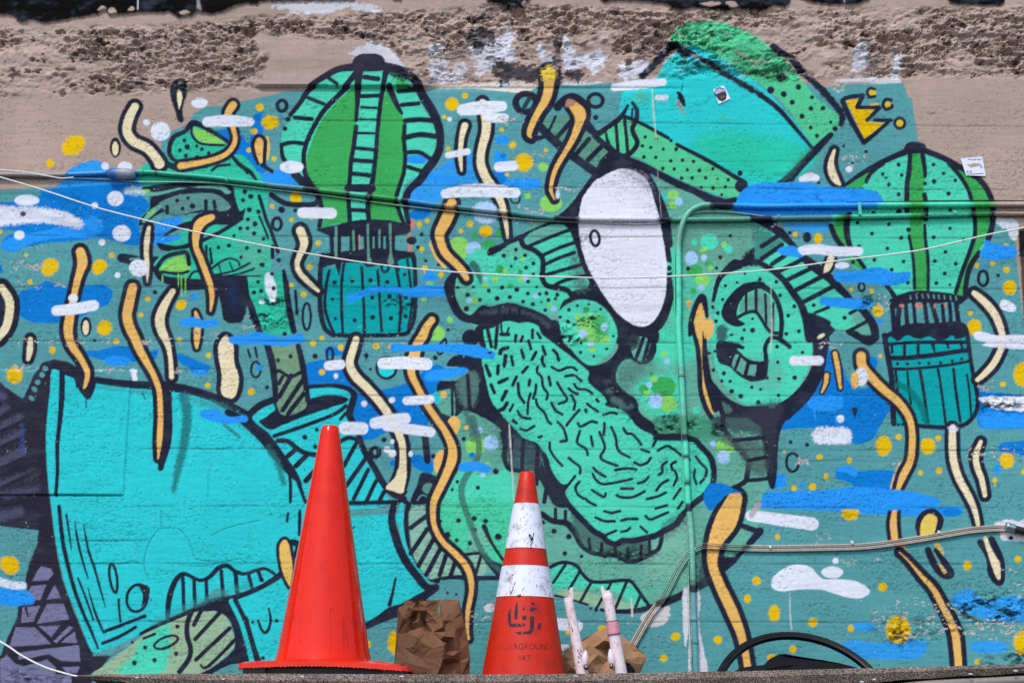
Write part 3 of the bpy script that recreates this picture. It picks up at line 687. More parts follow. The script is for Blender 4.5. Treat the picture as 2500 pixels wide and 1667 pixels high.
HATCH([[(1600, 990), (1600, 1100)], [(1625, 1000), (1632, 1200)], [(1665, 990), (1662, 1170)], [(1458, 1000), (1458, 1060)]], 10, 'lime')
for q, w in (([(1810, 690), (2000, 600), (2170, 490)], 36), ([(1850, 740), (1855, 860)], 25), ([(1885, 760), (1900, 890)], 25), ([(1890, 950), (1980, 880), (2060, 850), (2130, 870), (2150, 910)], 20), ([(1910, 1000), (2100, 960), (2240, 890)], 20), ([(1960, 900), (1990, 1000)], 14), ([(2060, 880), (2090, 960)], 14), ([(1930, 1020), (2150, 985), (2280, 940)], 18), ([(1900, 1000), (2000, 1010), (2340, 1005)], 14)):
    S(q, w)
sub('leg'); P([(1930, 1040), (2060, 1010), (2200, 1020), (2215, 1200), (2190, 1390), (2100, 1430), (2010, 1400), (1980, 1250)], 'ink'); S([(2090, 1080), (2095, 1280)], 80, 'navy', 22, .9)
back()
S([(2200, 1180), (2260, 1300), (2330, 1500), (2360, 1580)], [70, 60, 50, 50])
DOTS([(2250, 293, 24), (2195, 250, 22), (2180, 327, 20), (2237, 412, 24), (2320, 430, 20), (2225, 500, 20), (2288, 540, 24), (2155, 580, 20), (2222, 578), (2100, 645, 16), (2280, 625, 20), (2055, 735, 20), (1960, 752), (2215, 755), (2325, 783, 20), (2165, 838), (2345, 905), (2315, 1060), (2280, 1155), (2345, 1140)], 18)
c(1, 1)
DOTS([(112, 430, 20), (160, 672), (120, 783), (295, 865, 20), (150, 908, 22), (235, 988), (110, 1060, 16), (75, 1157), (133, 1140, 16), (250, 1117, 20)], 18)
for q, w in (([(120, 290), (160, 420), (190, 520), (230, 610), (290, 790)], 34), ([(120, 470), (160, 560), (200, 670)], 22), ([(238, 740), (240, 840)], 34), ([(340, 960), (360, 1080), (390, 1300), (430, 1500)], [30, 52, 56, 56]), ([(445, 1140), (460, 1340)], 28), ([(0, 1020), (20, 1200), (80, 1400), (130, 1510)], [30, 40, 54, 50]),
             ([(230, 280), (330, 345), (420, 365), (600, 365), (650, 330)], 50), ([(440, 100), (540, 190), (600, 230)], [70, 80, 60])):
    S(q, w)
RING(280, 540, 40, 54, 30)
E(60, 1380, 30, 20, 'ink'); DOTS([(350, 1525, 20)], 20)
# ------------------------------------------------------------------ turquoise creature in the lower corner
part('turquoise_creature', 'big painted turquoise creature with hatched neck and dark scaly back')
sub('scaly_back')
c(0, 2)
P([(-900, 440), (-40, 440), (50, 530), (210, 640), (300, 440), (380, 310), (480, 285), (600, 300), (690, 350), (760, 420), (740, 490), (600, 440), (540, 390), (470, 370), (455, 600), (425, 900), (425, 1250), (450, 1544), (480, 1800), (500, 1950), (560, 2250), (650, 2500), (750, 2750), (840, 2940), (1000, 2940), (1110, 2870), (980, 2960), (880, 3080), (700, 3400), (-900, 3400), (-900, 3000), (-40, 2960), (0, 2943), (70, 2773), (150, 2603), (160, 2503), (250, 2400), (225, 2250), (260, 2120), (330, 1940), (345, 1815), (200, 1800), (-40, 1772), (-900, 1772)], 'char', 4, 1, 1.5, smooth=False)
for q, w in (([(-40, 780), (60, 720)], 60), ([(-30, 920), (180, 810)], 80), ([(-20, 1060), (190, 960)], 90), ([(-10, 1230), (205, 1110)], 100), ([(-20, 1420), (300, 1310)], 70), ([(40, 1500), (320, 1450)], 60), ([(40, 620), (-60, 560)], 60), ([(20, 1690), (170, 1650)], 90)):
    S(q, w, (86, 88, 116), 16, .75)
HATCH([[(-40, 840), (240, 690)], [(-40, 960), (300, 800)], [(-40, 1100), (330, 930)], [(-40, 1290), (400, 1090)], [(-40, 1470), (330, 1290)]], 40, (46, 44, 58))
S([(205, 880), (210, 1120)], 22, (60, 90, 160), 12, .7)
c(0, 3)
for q in ([(370, 490), (460, 520), (480, 560), (430, 620), (290, 625), (330, 540)], [(280, 670), (415, 660), (360, 800), (290, 790), (250, 720)], [(490, 660), (550, 780), (420, 790)], [(200, 860), (360, 850), (300, 990), (190, 1000)], [(420, 835), (570, 830), (620, 970), (330, 1010)], [(140, 1040), (310, 1040), (460, 1190), (80, 1220)], [(350, 1030), (540, 1025), (460, 1130)], [(620, 1030), (480, 1165), (505, 1185), (655, 1045)], [(670, 1080), (690, 1180), (540, 1180)], [(160, 1270), (450, 1230), (710, 1200), (720, 1350), (540, 1340), (440, 1280), (300, 1310), (170, 1330)], [(0, 1330), (60, 1290), (140, 1370), (220, 1390), (420, 1330), (500, 1400), (500, 1460), (640, 1480), (640, 1600), (0, 1600)], [(560, 1400), (720, 1390), (690, 1450), (600, 1450)]):
    sub('scale'); P(q, 'purp', 2.6, 1, 1.2, smooth=False)
HATCH([[(230, 860), (250, 940)]], 20, 'char')
sub('hide')
F()
P([(121, 850), (150, 858), (220, 868), (290, 876), (400, 885), (500, 920), (570, 960), (640, 1010), (690, 1090), (760, 1180), (930, 1180), (910, 1210), (925, 1290), (975, 1340), (990, 1370), (930, 1400), (870, 1420), (840, 1430), (800, 1460), (740, 1545), (640, 1545), (560, 1500), (545, 1390), (500, 1350), (460, 1380), (330, 1450), (240, 1492), (210, 1492), (185, 1430), (150, 1340), (125, 1220), (108, 1050), (108, 980), (116, 900)], 'turq')
back()
c(0, 2)
S([(560, 380), (560, 600), (545, 800), (520, 1050), (520, 1300), (505, 1500)], [50, 54, 44, 38, 34, 34])
S([(840, 470), (1050, 498), (1180, 510), (1400, 520), (1540, 532), (1700, 560), (1900, 620), (2050, 700), (2200, 780), (2352, 890)], [60, 66, 70, 76, 84, 80, 80, 84, 84, 100])
S([(880, 530), (1050, 550), (1180, 570), (1350, 580)], 40, (60, 130, 130), 12, .5)
for q in ((405, 365, 22, 28), (382, 425, 24, 26), (342, 490, 26, 26), (312, 555, 22, 30), (287, 635, 20, 30)): E(*q, 'teal', rot=-50)
S([(600, 410), (690, 440), (700, 530)], [40, 60, 30]); S([(740, 460), (840, 480)], 70)
P([(725, 500), (860, 500), (835, 600), (790, 650), (742, 600)], 'ink'); S([(775, 650), (778, 715)], 10)
S([(1650, 620), (1680, 750), (1670, 900), (1640, 1100), (1590, 1300), (1560, 1460)], [100, 85, 85, 75, 60, 40], (36, 100, 104), 9, .8)
S([(2010, 870), (2150, 980)], 30, (50, 120, 122), 5, .8)
S([(1700, 640), (2000, 730), (2200, 860), (2352, 970)], [60, 90, 80, 60], (60, 138, 140), 14, .6)
S([(1280, 590), (1305, 640)], 14, (30, 100, 104))
c(1, 2)
S([(0, 840), (120, 930), (220, 1050), (320, 1180), (430, 1300), (560, 1400), (600, 1450)], [90, 120, 110, 100, 100, 90, 80])
S([(200, 1080), (290, 1220), (340, 1400)], [50, 60, 40], (40, 110, 112), 8, .8)
for q, w in (([(370, 1200), (400, 1380), (400, 1560)], 30), ([(470, 1380), (540, 1560)], 40), ([(100, 900), (-60, 810), (-160, 760)], [90, 70, 60])):
    S(q, w)
sub('collar')
P([(560, 560), (740, 535), (900, 545), (950, 600), (930, 780), (980, 880), (1020, 1000), (1230, 1430), (1230, 1600), (620, 1600), (480, 1330), (330, 1100), (200, 940), (60, 800), (260, 680), (300, 760), (540, 700)], 'turq')
back()
for q, w in (([(20, 790), (130, 695), (280, 635)], [60, 64, 60]), ([(560, 530), (760, 518), (900, 540), (968, 590), (955, 680), (930, 780), (980, 880), (1020, 980), (1060, 1100), (1150, 1250), (1250, 1420), (1340, 1500), (1420, 1530)], [36, 38, 46, 60, 64, 66, 50, 50, 56, 60, 60, 56, 50])):
    S(q, w)
P([(270, 640), (280, 700), (330, 775), (470, 760), (560, 650), (590, 630), (740, 600), (900, 620), (905, 665), (740, 722), (500, 805), (330, 875), (215, 915), (120, 835), (200, 785)], 'ink')
P([(80, 790), (258, 690), (262, 738), (140, 825)], 'turq', smooth=False)
for q, w in (([(255, 970), (400, 922), (600, 852), (800, 772), (900, 700)], 36), ([(850, 820), (890, 770)], 30), ([(290, 1012), (380, 1020), (470, 1090), (560, 1130), (660, 1140)], 46), ([(380, 1150), (460, 1080)], 44), ([(450, 1240), (560, 1130)], 46), ([(540, 1370), (650, 1250)], 48), ([(850, 1020), (920, 985), (1000, 1000)], 40), ([(1000, 1020), (880, 1240)], 40), ([(1070, 1180), (900, 1420)], 42), ([(1100, 1270), (970, 1530)], 38), ([(1170, 1370), (1080, 1560)], 38), ([(1240, 1470), (1190, 1570)], 40), ([(640, 1580), (1000, 1570), (1440, 1560)], 40)):
    S(q, w)
DOTS([(637, 912), (530, 980, 24), (622, 1065, 20), (530, 1275, 8)], 18)
sub('neck')
P([(230, 120), (480, 120), (505, 380), (545, 600), (545, 700), (480, 750), (330, 780), (280, 640), (250, 400)], 'olive')
back()
for q, w in (([(190, 140), (240, 330), (258, 480), (270, 640)], [60, 66, 56, 50]), ([(465, 140), (510, 330), (538, 520), (560, 660)], [46, 56, 52, 50]), ([(260, 440), (270, 395), (310, 390), (400, 440), (490, 400)], 32), ([(330, 440), (300, 500)], 34), ([(410, 430), (300, 620)], 42), ([(510, 470), (330, 740)], 42), ([(545, 560), (380, 770)], 42)):
    S(q, w)
DOTS([(403, 257, 20), (290, 292)], 18)
c(0, 3)
sub('chin')
P([(1480, 990), (1700, 890), (1950, 900), (2050, 980), (2090, 1100), (2110, 1180), (2060, 1270), (1900, 1400), (1750, 1500), (860, 1500), (950, 1370), (1050, 1290), (1200, 1180), (1350, 1060)], (150, 182, 150))
P([(1250, 1180), (1500, 1010), (1530, 1150), (1520, 1280), (1440, 1450), (1050, 1450), (1200, 1290)], 'mint', 10)
back()
P([(1720, 890), (1950, 785), (2070, 790), (2150, 1000), (2200, 1180), (2260, 1370), (2100, 1370), (1930, 1440), (1700, 1600), (1760, 1480), (1920, 1390), (2080, 1260), (2110, 1160), (2060, 980), (1950, 900), (1850, 900)], 'ink')
for q, w in (([(530, -40), (560, 250), (600, 450), (660, 680), (740, 900), (820, 1080), (880, 1230)], [36, 40, 40, 38, 34, 30, 18]), ([(595, 30), (620, 200), (640, 350)], [20, 20, 8]), ([(670, 100), (700, 280), (750, 480), (790, 600)], [10, 24, 20, 14]), ([(750, 120), (790, 340), (850, 520), (900, 700), (945, 860)], [10, 24, 24, 20, 8]), ([(700, 600), (770, 780), (835, 970)], 20), ([(790, 690), (850, 900), (930, 1090)], [10, 24, 22]), ([(1065, 790), (1070, 900), (1080, 990)], 22), ([(950, 1075), (1120, 1010), (1300, 940)], 32), ([(920, 1185), (1080, 1120), (1215, 1040)], 32),
             ([(1505, 970), (1515, 800), (1565, 640), (1640, 562), (1720, 590), (1800, 620), (1880, 590), (1960, 510), (2040, 490), (2110, 540), (2200, 562), (2300, 530), (2380, 515), (2460, 560)], [40, 52, 52, 40, 34, 34, 40, 44, 40, 40, 34, 30, 30, 30]),
             ([(1640, 590), (1650, 880)], 34), ([(1740, 610), (1750, 850)], 34), ([(1850, 620), (1857, 810)], 34), ([(1985, 540), (2002, 760)], 36), ([(2112, 550), (2130, 740)], 40), ([(2232, 580), (2262, 690)], 34), ([(2320, 540), (2345, 620)], 32),
             ([(1260, 1100), (1400, 1030), (1560, 960), (1750, 880), (1900, 812), (2080, 780), (2250, 722), (2400, 650), (2530, 560)], [30, 36, 40, 46, 60, 56, 46, 50, 60]),
             ([(1800, 900), (1740, 1020)], 40), ([(1970, 910), (1750, 1150)], 38), ([(2060, 1050), (1760, 1330)], 38), ([(2120, 1140), (1870, 1390), (1800, 1380)], [34, 30, 18]), ([(1720, 900), (1682, 1000), (1680, 1120), (1710, 1230), (1690, 1330), (1610, 1440)], 46), ([(1290, 1140), (1390, 1100)], 25)):
    S(q, w)
S([(1400, 990), (1700, 850), (2000, 740), (2250, 660)], 60, (60, 150, 150), 14, .5, setid=False)
RING(1017, 600, 32, 130, 26, rot=-8); RING(1230, 780, 92, 122, 28, rot=12); P([(1240, 650), (1330, 675), (1340, 740), (1270, 860), (1280, 750)], 'ink'); RING(1490, 1175, 112, 46, 24, rot=-22)
DOTS([(1590, 1033, 20), (1187, 1175, 14), (1300, 1222, 20), (1228, 1273, 8), (1580, 1277, 20), (1205, 1360, 24), (1385, 1335, 20), (1355, 797, 8)], 18)
S([(2080, 810), (2170, 1000), (2230, 1200), (2270, 1370)], 52, 'turq'); S([(2112, 800), (2200, 980), (2262, 1180), (2310, 1370)], 42); S([(2320, 990), (2345, 1060)], 20)
c(1, 3)
for q, w in (([(25, 570), (50, 660)], 28), ([(110, 550), (150, 620)], 28), ([(110, 980), (140, 1060), (180, 1090), (215, 1030), (222, 950), (205, 870)], [20, 26, 28, 28, 26, 16]), ([(0, 960), (60, 1180), (120, 1350)], 44), ([(1070, 1035), (1200, 970), (1300, 915), (1420, 870), (1600, 760), (1710, 685)], [60, 76, 110, 100, 80, 60]), ([(1290, 840), (1320, 720), (1345, 600)], [40, 26, 20]), ([(955, 155), (975, 140)], 14), ([(485, 0), (480, 210)], 30), ([(380, 20), (370, 90)], 24)):
    S(q, w)
DOTS([(62, 997, 14), (277, 983), (155, 1318)], 18)

# ------------------------------------------------------------------ the cap-wearing monster
part('capped_monster', 'large painted green monster with a cap, one white eye and a long furry tongue')
sub('face')
F()
P([(1165, 560), (1235, 510), (1290, 480), (1340, 430), (1400, 390), (1500, 410), (1600, 440), (1690, 480), (1750, 510), (1800, 560), (1870, 620), (1960, 690), (2000, 740), (2000, 780), (1950, 770), (1880, 720), (1870, 850), (1800, 930), (1782, 1000), (1780, 1100), (1750, 1140), (1745, 1200), (1700, 1260), (1650, 1330), (1560, 1380), (1500, 1392), (1420, 1395), (1300, 1372), (1270, 1300), (1200, 1310), (1100, 1318), (950, 1280), (930, 1200), (960, 1130), (1010, 1060), (1020, 960), (1060, 930), (1080, 850), (1120, 820), (1100, 760), (1060, 730), (1035, 690), (1050, 640), (1100, 600)], 'gmint', smooth=False)
c(2, 1)
P([(-400, 1090), (-340, 900), (-200, 760), (0, 780), (100, 690), (200, 690), (280, 770), (380, 830), (370, 1000), (420, 1100), (560, 1140), (620, 1190), (560, 1280), (540, 1300), (400, 1340), (250, 1280), (100, 1240), (0, 1250), (-150, 1260), (-300, 1390), (-420, 1280)], 'mint', 12)
P([(100, 700), (200, 690), (280, 780), (220, 830), (80, 840), (20, 780)], 'gmint', 30, .8); P([(-400, 1100), (-300, 1080), (-180, 1250), (-300, 1370), (-420, 1280)], 'gmint', 24, .8)
P([(1530, 660), (1620, 660), (1640, 1544), (1540, 1544)], 'mint', 16); P([(1540, 560), (1900, 540), (2240, 560), (2250, 700), (2180, 860), (1900, 880), (1640, 830)], (98, 160, 142), 26)
P([(1640, 1050), (1900, 1000), (2100, 1100), (1900, 1400), (1660, 1544)], 'mint', 30, .6)
c(2, 2)
P([(1390, 0), (1700, 0), (1900, 120), (1720, 300), (1400, 340), (1380, 200)], 'mint', 26); P([(1230, 480), (1600, 420), (1640, 760), (1500, 900), (1340, 780), (1240, 640)], 'mint', 30)
P([(1420, 800), (1900, 820), (1980, 1000), (1800, 1010), (1420, 960)], (70, 150, 120), 18)
c(1, 2)
P([(1720, 560), (1850, 540), (2000, 740), (2100, 790), (2300, 950), (2352, 1000), (2352, 1600), (1760, 1600), (1880, 1350), (1890, 1100), (1780, 900)], (96, 166, 148), 10)
P([(1900, 1300), (2200, 1320), (2352, 1250), (2400, 1600), (1800, 1600)], 'mint', 20)
c(1, 3)
P([(1700, -60), (2352, -80), (2420, 300), (2300, 520), (2150, 420), (2050, 300), (1900, 380), (1760, 240), (1690, 100)], (74, 204, 160), 14)
P([(2000, 200), (2120, 140), (2180, 320), (2060, 340)], (120, 186, 164), 14, .8)
c(2, 3)
P([(380, -60), (1700, -60), (1900, 200), (1880, 600), (1700, 700), (1500, 800), (1350, 880), (1050, 900), (800, 840), (500, 760), (430, 600)], 'gmint', 10)
P([(1420, 100), (1700, 60), (1700, 600), (1400, 640), (1300, 500)], (128, 190, 168), 40, .7)
P([(450, 520), (600, 470), (700, 520), (820, 650), (1150, 640), (1280, 800), (1200, 830), (1000, 700), (700, 700), (480, 680)], 'mint', 8)
P([(1400, 700), (1420, 720), (1300, 720), (1330, 840), (1100, 850)], 'mint', 14, .6)
P([(480, 740), (640, 700), (800, 730), (1050, 800), (1260, 870), (1050, 890), (800, 840), (520, 770)], (150, 192, 160), 8)

# coloured discs on the face
def FSPOT(lst):
    for q in lst:
        sub('paint_spot'); E(q[1], q[2], q[3], q[4] if len(q) > 4 else q[3], q[0], 3.4)
c(2, 1); FSPOT([('lime', 1555, 280, 55, 40), ('lime', 1552, 368, 35), ('cap', 1467, 305, 30, 40), ('pale', 1607, 338, 34, 36), ('mint', 1880, 700, 80, 75), ('mint', 1745, 703, 28), ('lime', 2015, 725, 25), ('mint', 2050, 765, 38), ('lime', 1828, 775, 30, 25), ('pale', 1718, 850, 58, 68), ('pale', 1833, 840, 28), ('green', 1750, 960, 75, 60), ('green', 1880, 890, 30), ('lime', 1893, 933, 25), ('lime', 1820, 1040, 65, 60), ('pale', 1810, 1108, 28), ('green', 1735, 1140, 28), ('lime', 1953, 1070, 32),
                ('lime', 205, 852, 20), ('lime', 50, 970, 25), ('lime', 190, 1040, 25), ('green', 185, 970, 22), ('green', 95, 1095, 30, 20), ('pale', 232, 1020, 32, 30), ('pale', 325, 1185, 25), ('pale', 485, 1298, 25), ('lime', 450, 1265, 22), ('green', 0, 945, 35)])
c(2, 2); FSPOT([('lime', 1475, 233, 28), ('green', 1470, 530, 110, 90), ('green', 1290, 550, 40), ('green', 1360, 410, 22), ('lime', 1385, 460, 32), ('pale', 1342, 510, 24), ('pale', 1500, 298, 26), ('lime', 1510, 680, 75, 75), ('pale', 1400, 655, 62, 68), ('lime', 1315, 590, 30), ('mint', 1767, 735, 36), ('lime', 2030, 1060, 90, 70), ('pale', 1912, 1042, 28), ('pale', 2008, 1160, 58, 62)])
c(1, 1); FSPOT([('lime', 2235, 1030, 30), ('lime', 2150, 1095, 30, 25), ('pale', 2150, 1035, 20), ('lime', 2055, 1225, 30), ('pale', 2003, 1225, 26)])
c(1, 2); FSPOT([('lime', 2060, 1060, 90, 85), ('pale', 2200, 1030, 68, 65), ('pale', 2095, 915, 30), ('pale', 2130, 1320, 26, 18), ('blue', 2030, 1140, 28, 25), ('lime', 2165, 1225, 30, 25), ('turq', 1710, 630, 48, 50)])
back()
# jaw and teeth hatching
c(2, 3)
for q, w in (([(450, 505), (520, 470), (600, 460), (690, 490), (740, 560), (820, 630), (950, 635), (1150, 620), (1220, 680), (1290, 780), (1350, 860)], 34), ([(590, 480), (480, 640)], 28), ([(720, 540), (630, 690)], 28), ([(820, 640), (730, 800)], 28), ([(1000, 640), (960, 720)], 26), ([(920, 780), (870, 870)], 26), ([(1140, 630), (1040, 870)], 28), ([(1260, 760), (1220, 860)], 28), ([(490, 755), (600, 780), (790, 840)], 22), ([(910, 885), (1100, 900), (1300, 880), (1430, 840)], [28, 44, 50, 60]), ([(1430, 840), (1600, 770), (1750, 690), (1880, 610)], [70, 70, 76, 90])):
    S(q, w)
DOTS([(818, 872, 14), (865, 885, 18), (487, 180, 24), (620, 228, 26), (585, 378, 22), (733, 405, 18), (0, 230, 20), (388, 100, 20)], 18)
S([(380, 30), (480, 90), (600, 110), (680, 200), (720, 290), (800, 360), (900, 385), (1040, 400), (1150, 450), (1240, 440), (1340, 390), (1430, 330), (1460, 180)], [60, 50, 60, 60, 46, 44, 42, 42, 46, 46, 44, 40, 40])
P([(640, 0), (720, 60), (900, 200), (980, 290), (1150, 250), (1330, 200), (1330, 380), (1240, 420), (1040, 390), (800, 350), (680, 200)], (66, 96, 92), 16, .8)
HATCH([[(590, 0), (590, 110)], [(800, 250), (810, 340)], [(915, 290), (915, 380)], [(1035, 320), (1040, 390)], [(1150, 330), (1155, 440)], [(1270, 310), (1265, 430)], [(1342, 200), (1345, 380)], [(500, -20), (500, 80)]], 30)
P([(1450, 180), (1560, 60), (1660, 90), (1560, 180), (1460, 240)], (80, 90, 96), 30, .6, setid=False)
P([(1880, 620), (1890, 420), (1960, 380), (2160, 375), (2130, 450), (2030, 540), (1990, 600)], 'ink'); S([(2100, 110), (2340, 190)], [60, 50]); S([(2335, 180), (2250, 280), (2140, 380)], [70, 60, 60])
P([(1990, 280), (2130, 160), (2230, 200), (2200, 300), (2100, 400), (2020, 400), (1980, 360)], 'gmint', 8)
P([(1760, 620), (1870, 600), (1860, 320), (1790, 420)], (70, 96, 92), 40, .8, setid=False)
c(1, 3)
for q, w in (([(1330, -60), (1310, 80), (1350, 250), (1420, 420), (1520, 560), (1620, 680), (1710, 680)], [60, 70, 76, 76, 76, 70, 50]), ([(1460, -60), (1440, 100), (1470, 300), (1540, 450), (1620, 580), (1720, 625)], [50, 48, 50, 54, 54, 50])):
    S(q, w)
P([(1480, -20), (1640, -20), (1640, 120), (1740, 280), (1900, 400), (1960, 580), (1740, 590), (1640, 600), (1510, 420), (1472, 200)], (136, 186, 166), 6)
S([(1400, -60), (1392, 100), (1420, 280), (1480, 420), (1560, 540), (1660, 650)], [32, 34, 30, 26, 16, 8], 'turq')
HATCH([[(1640, 30), (1480, 150)], [(1630, 160), (1480, 380)], [(1690, 240), (1550, 490)], [(1750, 330), (1620, 570)], [(1800, 390), (1740, 570)], [(1880, 450), (1835, 590)], [(1930, 450), (1965, 590)]], 42)
P([(2000, 430), (2090, 395), (2150, 450), (2140, 575), (2050, 575)], (136, 186, 166), 5)
for q, w in (([(1740, 605), (1900, 592), (2000, 600), (2280, 600)], [30, 40, 44, 44]), ([(1940, 392), (2100, 375)], 28), ([(2110, 400), (2060, 580)], 30), ([(2110, 380), (2200, 470), (2290, 540)], [30, 70, 120]), ([(2140, 140), (2210, 290), (2310, 440)], [50, 30, 30])):
    S(q, w)
DOTS([(1740, 92, 20), (1910, 85, 22), (2050, 67, 24), (2152, 88, 22), (2053, 168, 22), (2265, 230, 30), (1893, 260), (2010, 287, 22), (1990, 690, 22), (1745, 310, 26), (1810, 215, 30)], 18)
F()
S([(1085, 960), (1100, 1040), (1060, 1120), (1080, 1200), (1110, 1270), (1160, 1320)], [16, 14, 15, 14, 13, 12], (64, 104, 96), 4, .8)
c(1, 2)
P([(1580, 1300), (1720, 1340), (1740, 1450), (1640, 1570), (1480, 1570), (1540, 1400)], 'ink'); E(1640, 1440, 56, 48, 'grey'); S([(1540, 1544), (1580, 1500), (1640, 1520)], 14, 'grey')
for q, w in (([(1850, 560), (1855, 780)], 26), ([(1980, 460), (2010, 720)], 34), ([(1610, 980), (1630, 1190)], 62), ([(1760, 800), (1870, 840)], 60)):
    S(q, w)
S([(1900, 560), (1960, 700), (2040, 1000)], 50, (66, 100, 94), 8, .7)
DOTS([(1683, 1150, 22), (1955, 997, 20), (2243, 1287, 26), (1898, 1380), (2083, 1432, 20), (1852, 1450, 16), (1700, 268, 22), (1880, 1290, 16)], 18)
# mouth: black gape round the tongue
TONGUE = [(380, 60), (470, 130), (600, 230), (740, 340), (800, 400), (790, 470), (850, 540), (920, 600), (960, 660), (950, 700), (1100, 740), (1180, 820), (1250, 900), (1370, 960), (1400, 1010), (1700, 1020), (1780, 1080), (1870, 1180), (1895, 1300), (1880, 1400), (1830, 1470), (1720, 1560), (1620, 1660), (1560, 1740), (1450, 1800), (1380, 1840), (1330, 1850), (1200, 1880), (1100, 1880), (1040, 1910), (980, 1890), (950, 1850), (860, 1800), (780, 1720), (700, 1640), (620, 1544), (590, 1470), (640, 1390), (560, 1400), (470, 1280), (430, 1150), (380, 1090), (330, 1030), (220, 990), (150, 920), (60, 830), (20, 780), (-58, 680), (-98, 580), (-138, 400), (-158, 290), (-120, 190), (-140, 100), (-170, 30), (-60, 0), (0, -40), (90, -60), (170, -40), (250, -50), (340, -20)]
sub('mouth')
c(2, 2)
S(TONGUE, 110, 'ink', closed=True)
P([(380, 0), (520, -60), (600, 200), (790, 330), (960, 300), (1060, 180), (1060, 40), (1380, 0), (1400, 150), (1340, 310), (1150, 280), (1060, 360), (1050, 480), (1140, 580), (1230, 650), (1260, 760), (1380, 860), (1420, 940), (1640, 950), (1700, 1000), (1830, 1090), (1920, 1200), (1935, 1350), (1880, 1440), (1800, 1300), (1400, 1000), (1100, 760), (850, 500), (600, 240)], 'ink')
P([(1600, 1750), (1700, 1640), (1850, 1510), (1880, 1440), (1780, 1500), (1600, 1640), (1480, 1780)], 'ink')
S([(1020, 640), (1100, 690)], 60, (80, 110, 106), 8); S([(1100, 720), (1180, 700)], 40, (70, 96, 96), 8); E(980, 575, 44, 26, (78, 100, 98), 8); E(965, 480, 40, 26, (62, 72, 80), 8)
c(1, 2)
P([(1800, 340), (1860, 260), (1960, 240), (2120, 290), (2170, 500), (2240, 700), (2352, 800), (2500, 960), (2600, 1050), (2700, 1300), (2850, 1480), (2900, 1600), (2780, 1600), (2700, 1480), (2600, 1300), (2500, 1150), (2350, 1000), (2250, 880), (2080, 780), (1960, 742), (1880, 800), (1880, 720), (1860, 560), (1760, 560), (1710, 570), (1740, 480), (1900, 470), (2000, 380), (1900, 350)], 'ink')
P([(1890, 500), (1990, 390), (2080, 420), (2100, 560), (2050, 700), (1950, 700)], (84, 124, 116), 12, .9); HATCH([[(1990, 430), (2010, 720)], [(2110, 500), (2110, 780)]], 36)
c(2, 2)
P([(40, 960), (330, 1060), (380, 1200), (300, 1300), (100, 1260)], (74, 104, 108), 14, .9)
for q, w in (([(30, 950), (50, 1050), (40, 1150), (80, 1260), (180, 1280), (260, 1310)], [60, 50, 44, 44, 40, 50]), ([(110, 1000), (100, 1250)], 34), ([(210, 1010), (200, 1260)], 34), ([(340, 1060), (330, 1400)], 40), ([(430, 1380), (400, 1560)], 40)):
    S(q, w)
# lip
c(2, 1)
P([(-240, 1340), (-160, 1270), (-80, 1280), (0, 1260), (100, 1245), (250, 1290), (400, 1350), (500, 1440), (520, 1560), (600, 1700), (420, 1650), (390, 1540), (330, 1450), (240, 1415), (90, 1405), (0, 1425), (-100, 1440), (-220, 1440), (-290, 1390)], 'ink')
P([(-180, 1330), (0, 1292), (100, 1280), (250, 1325), (390, 1390), (455, 1450), (430, 1475), (300, 1375), (100, 1335), (-100, 1350)], (66, 82, 90), 10, .9)
HATCH([[(90, 1270), (95, 1350)], [(175, 1290), (180, 1370)], [(0, 1280), (-10, 1370)]], 26)
c(1, 1); S([(1890, 970), (1830, 1080), (1850, 1220), (1930, 1360), (2040, 1400)], [40, 100, 80, 80, 70])
c(1, 2)
sub('tongue', 'bright mint tongue covered in short black squiggles')
c(2, 2)
P(TONGUE, 'mint', 2.8)
HATCH([[(70, 175), (25, 190), (0, 230)], [(145, 70), (140, 120)], [(205, 80), (190, 120)], [(260, 120), (280, 190)], [(295, 20), (295, 90)], [(340, 50), (365, 90)], [(195, 200), (215, 270)], [(325, 220), (290, 285)], [(385, 170), (410, 240)], [(385, 260), (380, 300), (400, 340)], [(480, 200), (510, 230), (530, 290)], [(60, 250), (40, 345)], [(105, 260), (120, 335)], [(250, 350), (205, 400)], [(70, 455), (0, 490)], [(150, 440), (115, 515)], [(270, 470), (262, 515)], [(440, 440), (455, 515)], [(165, 500), (175, 600), (220, 670)], [(55, 570), (20, 650)], [(870, 645), (882, 660)], [(770, 735), (775, 750)], [(120, 830), (150, 855)]], 30)
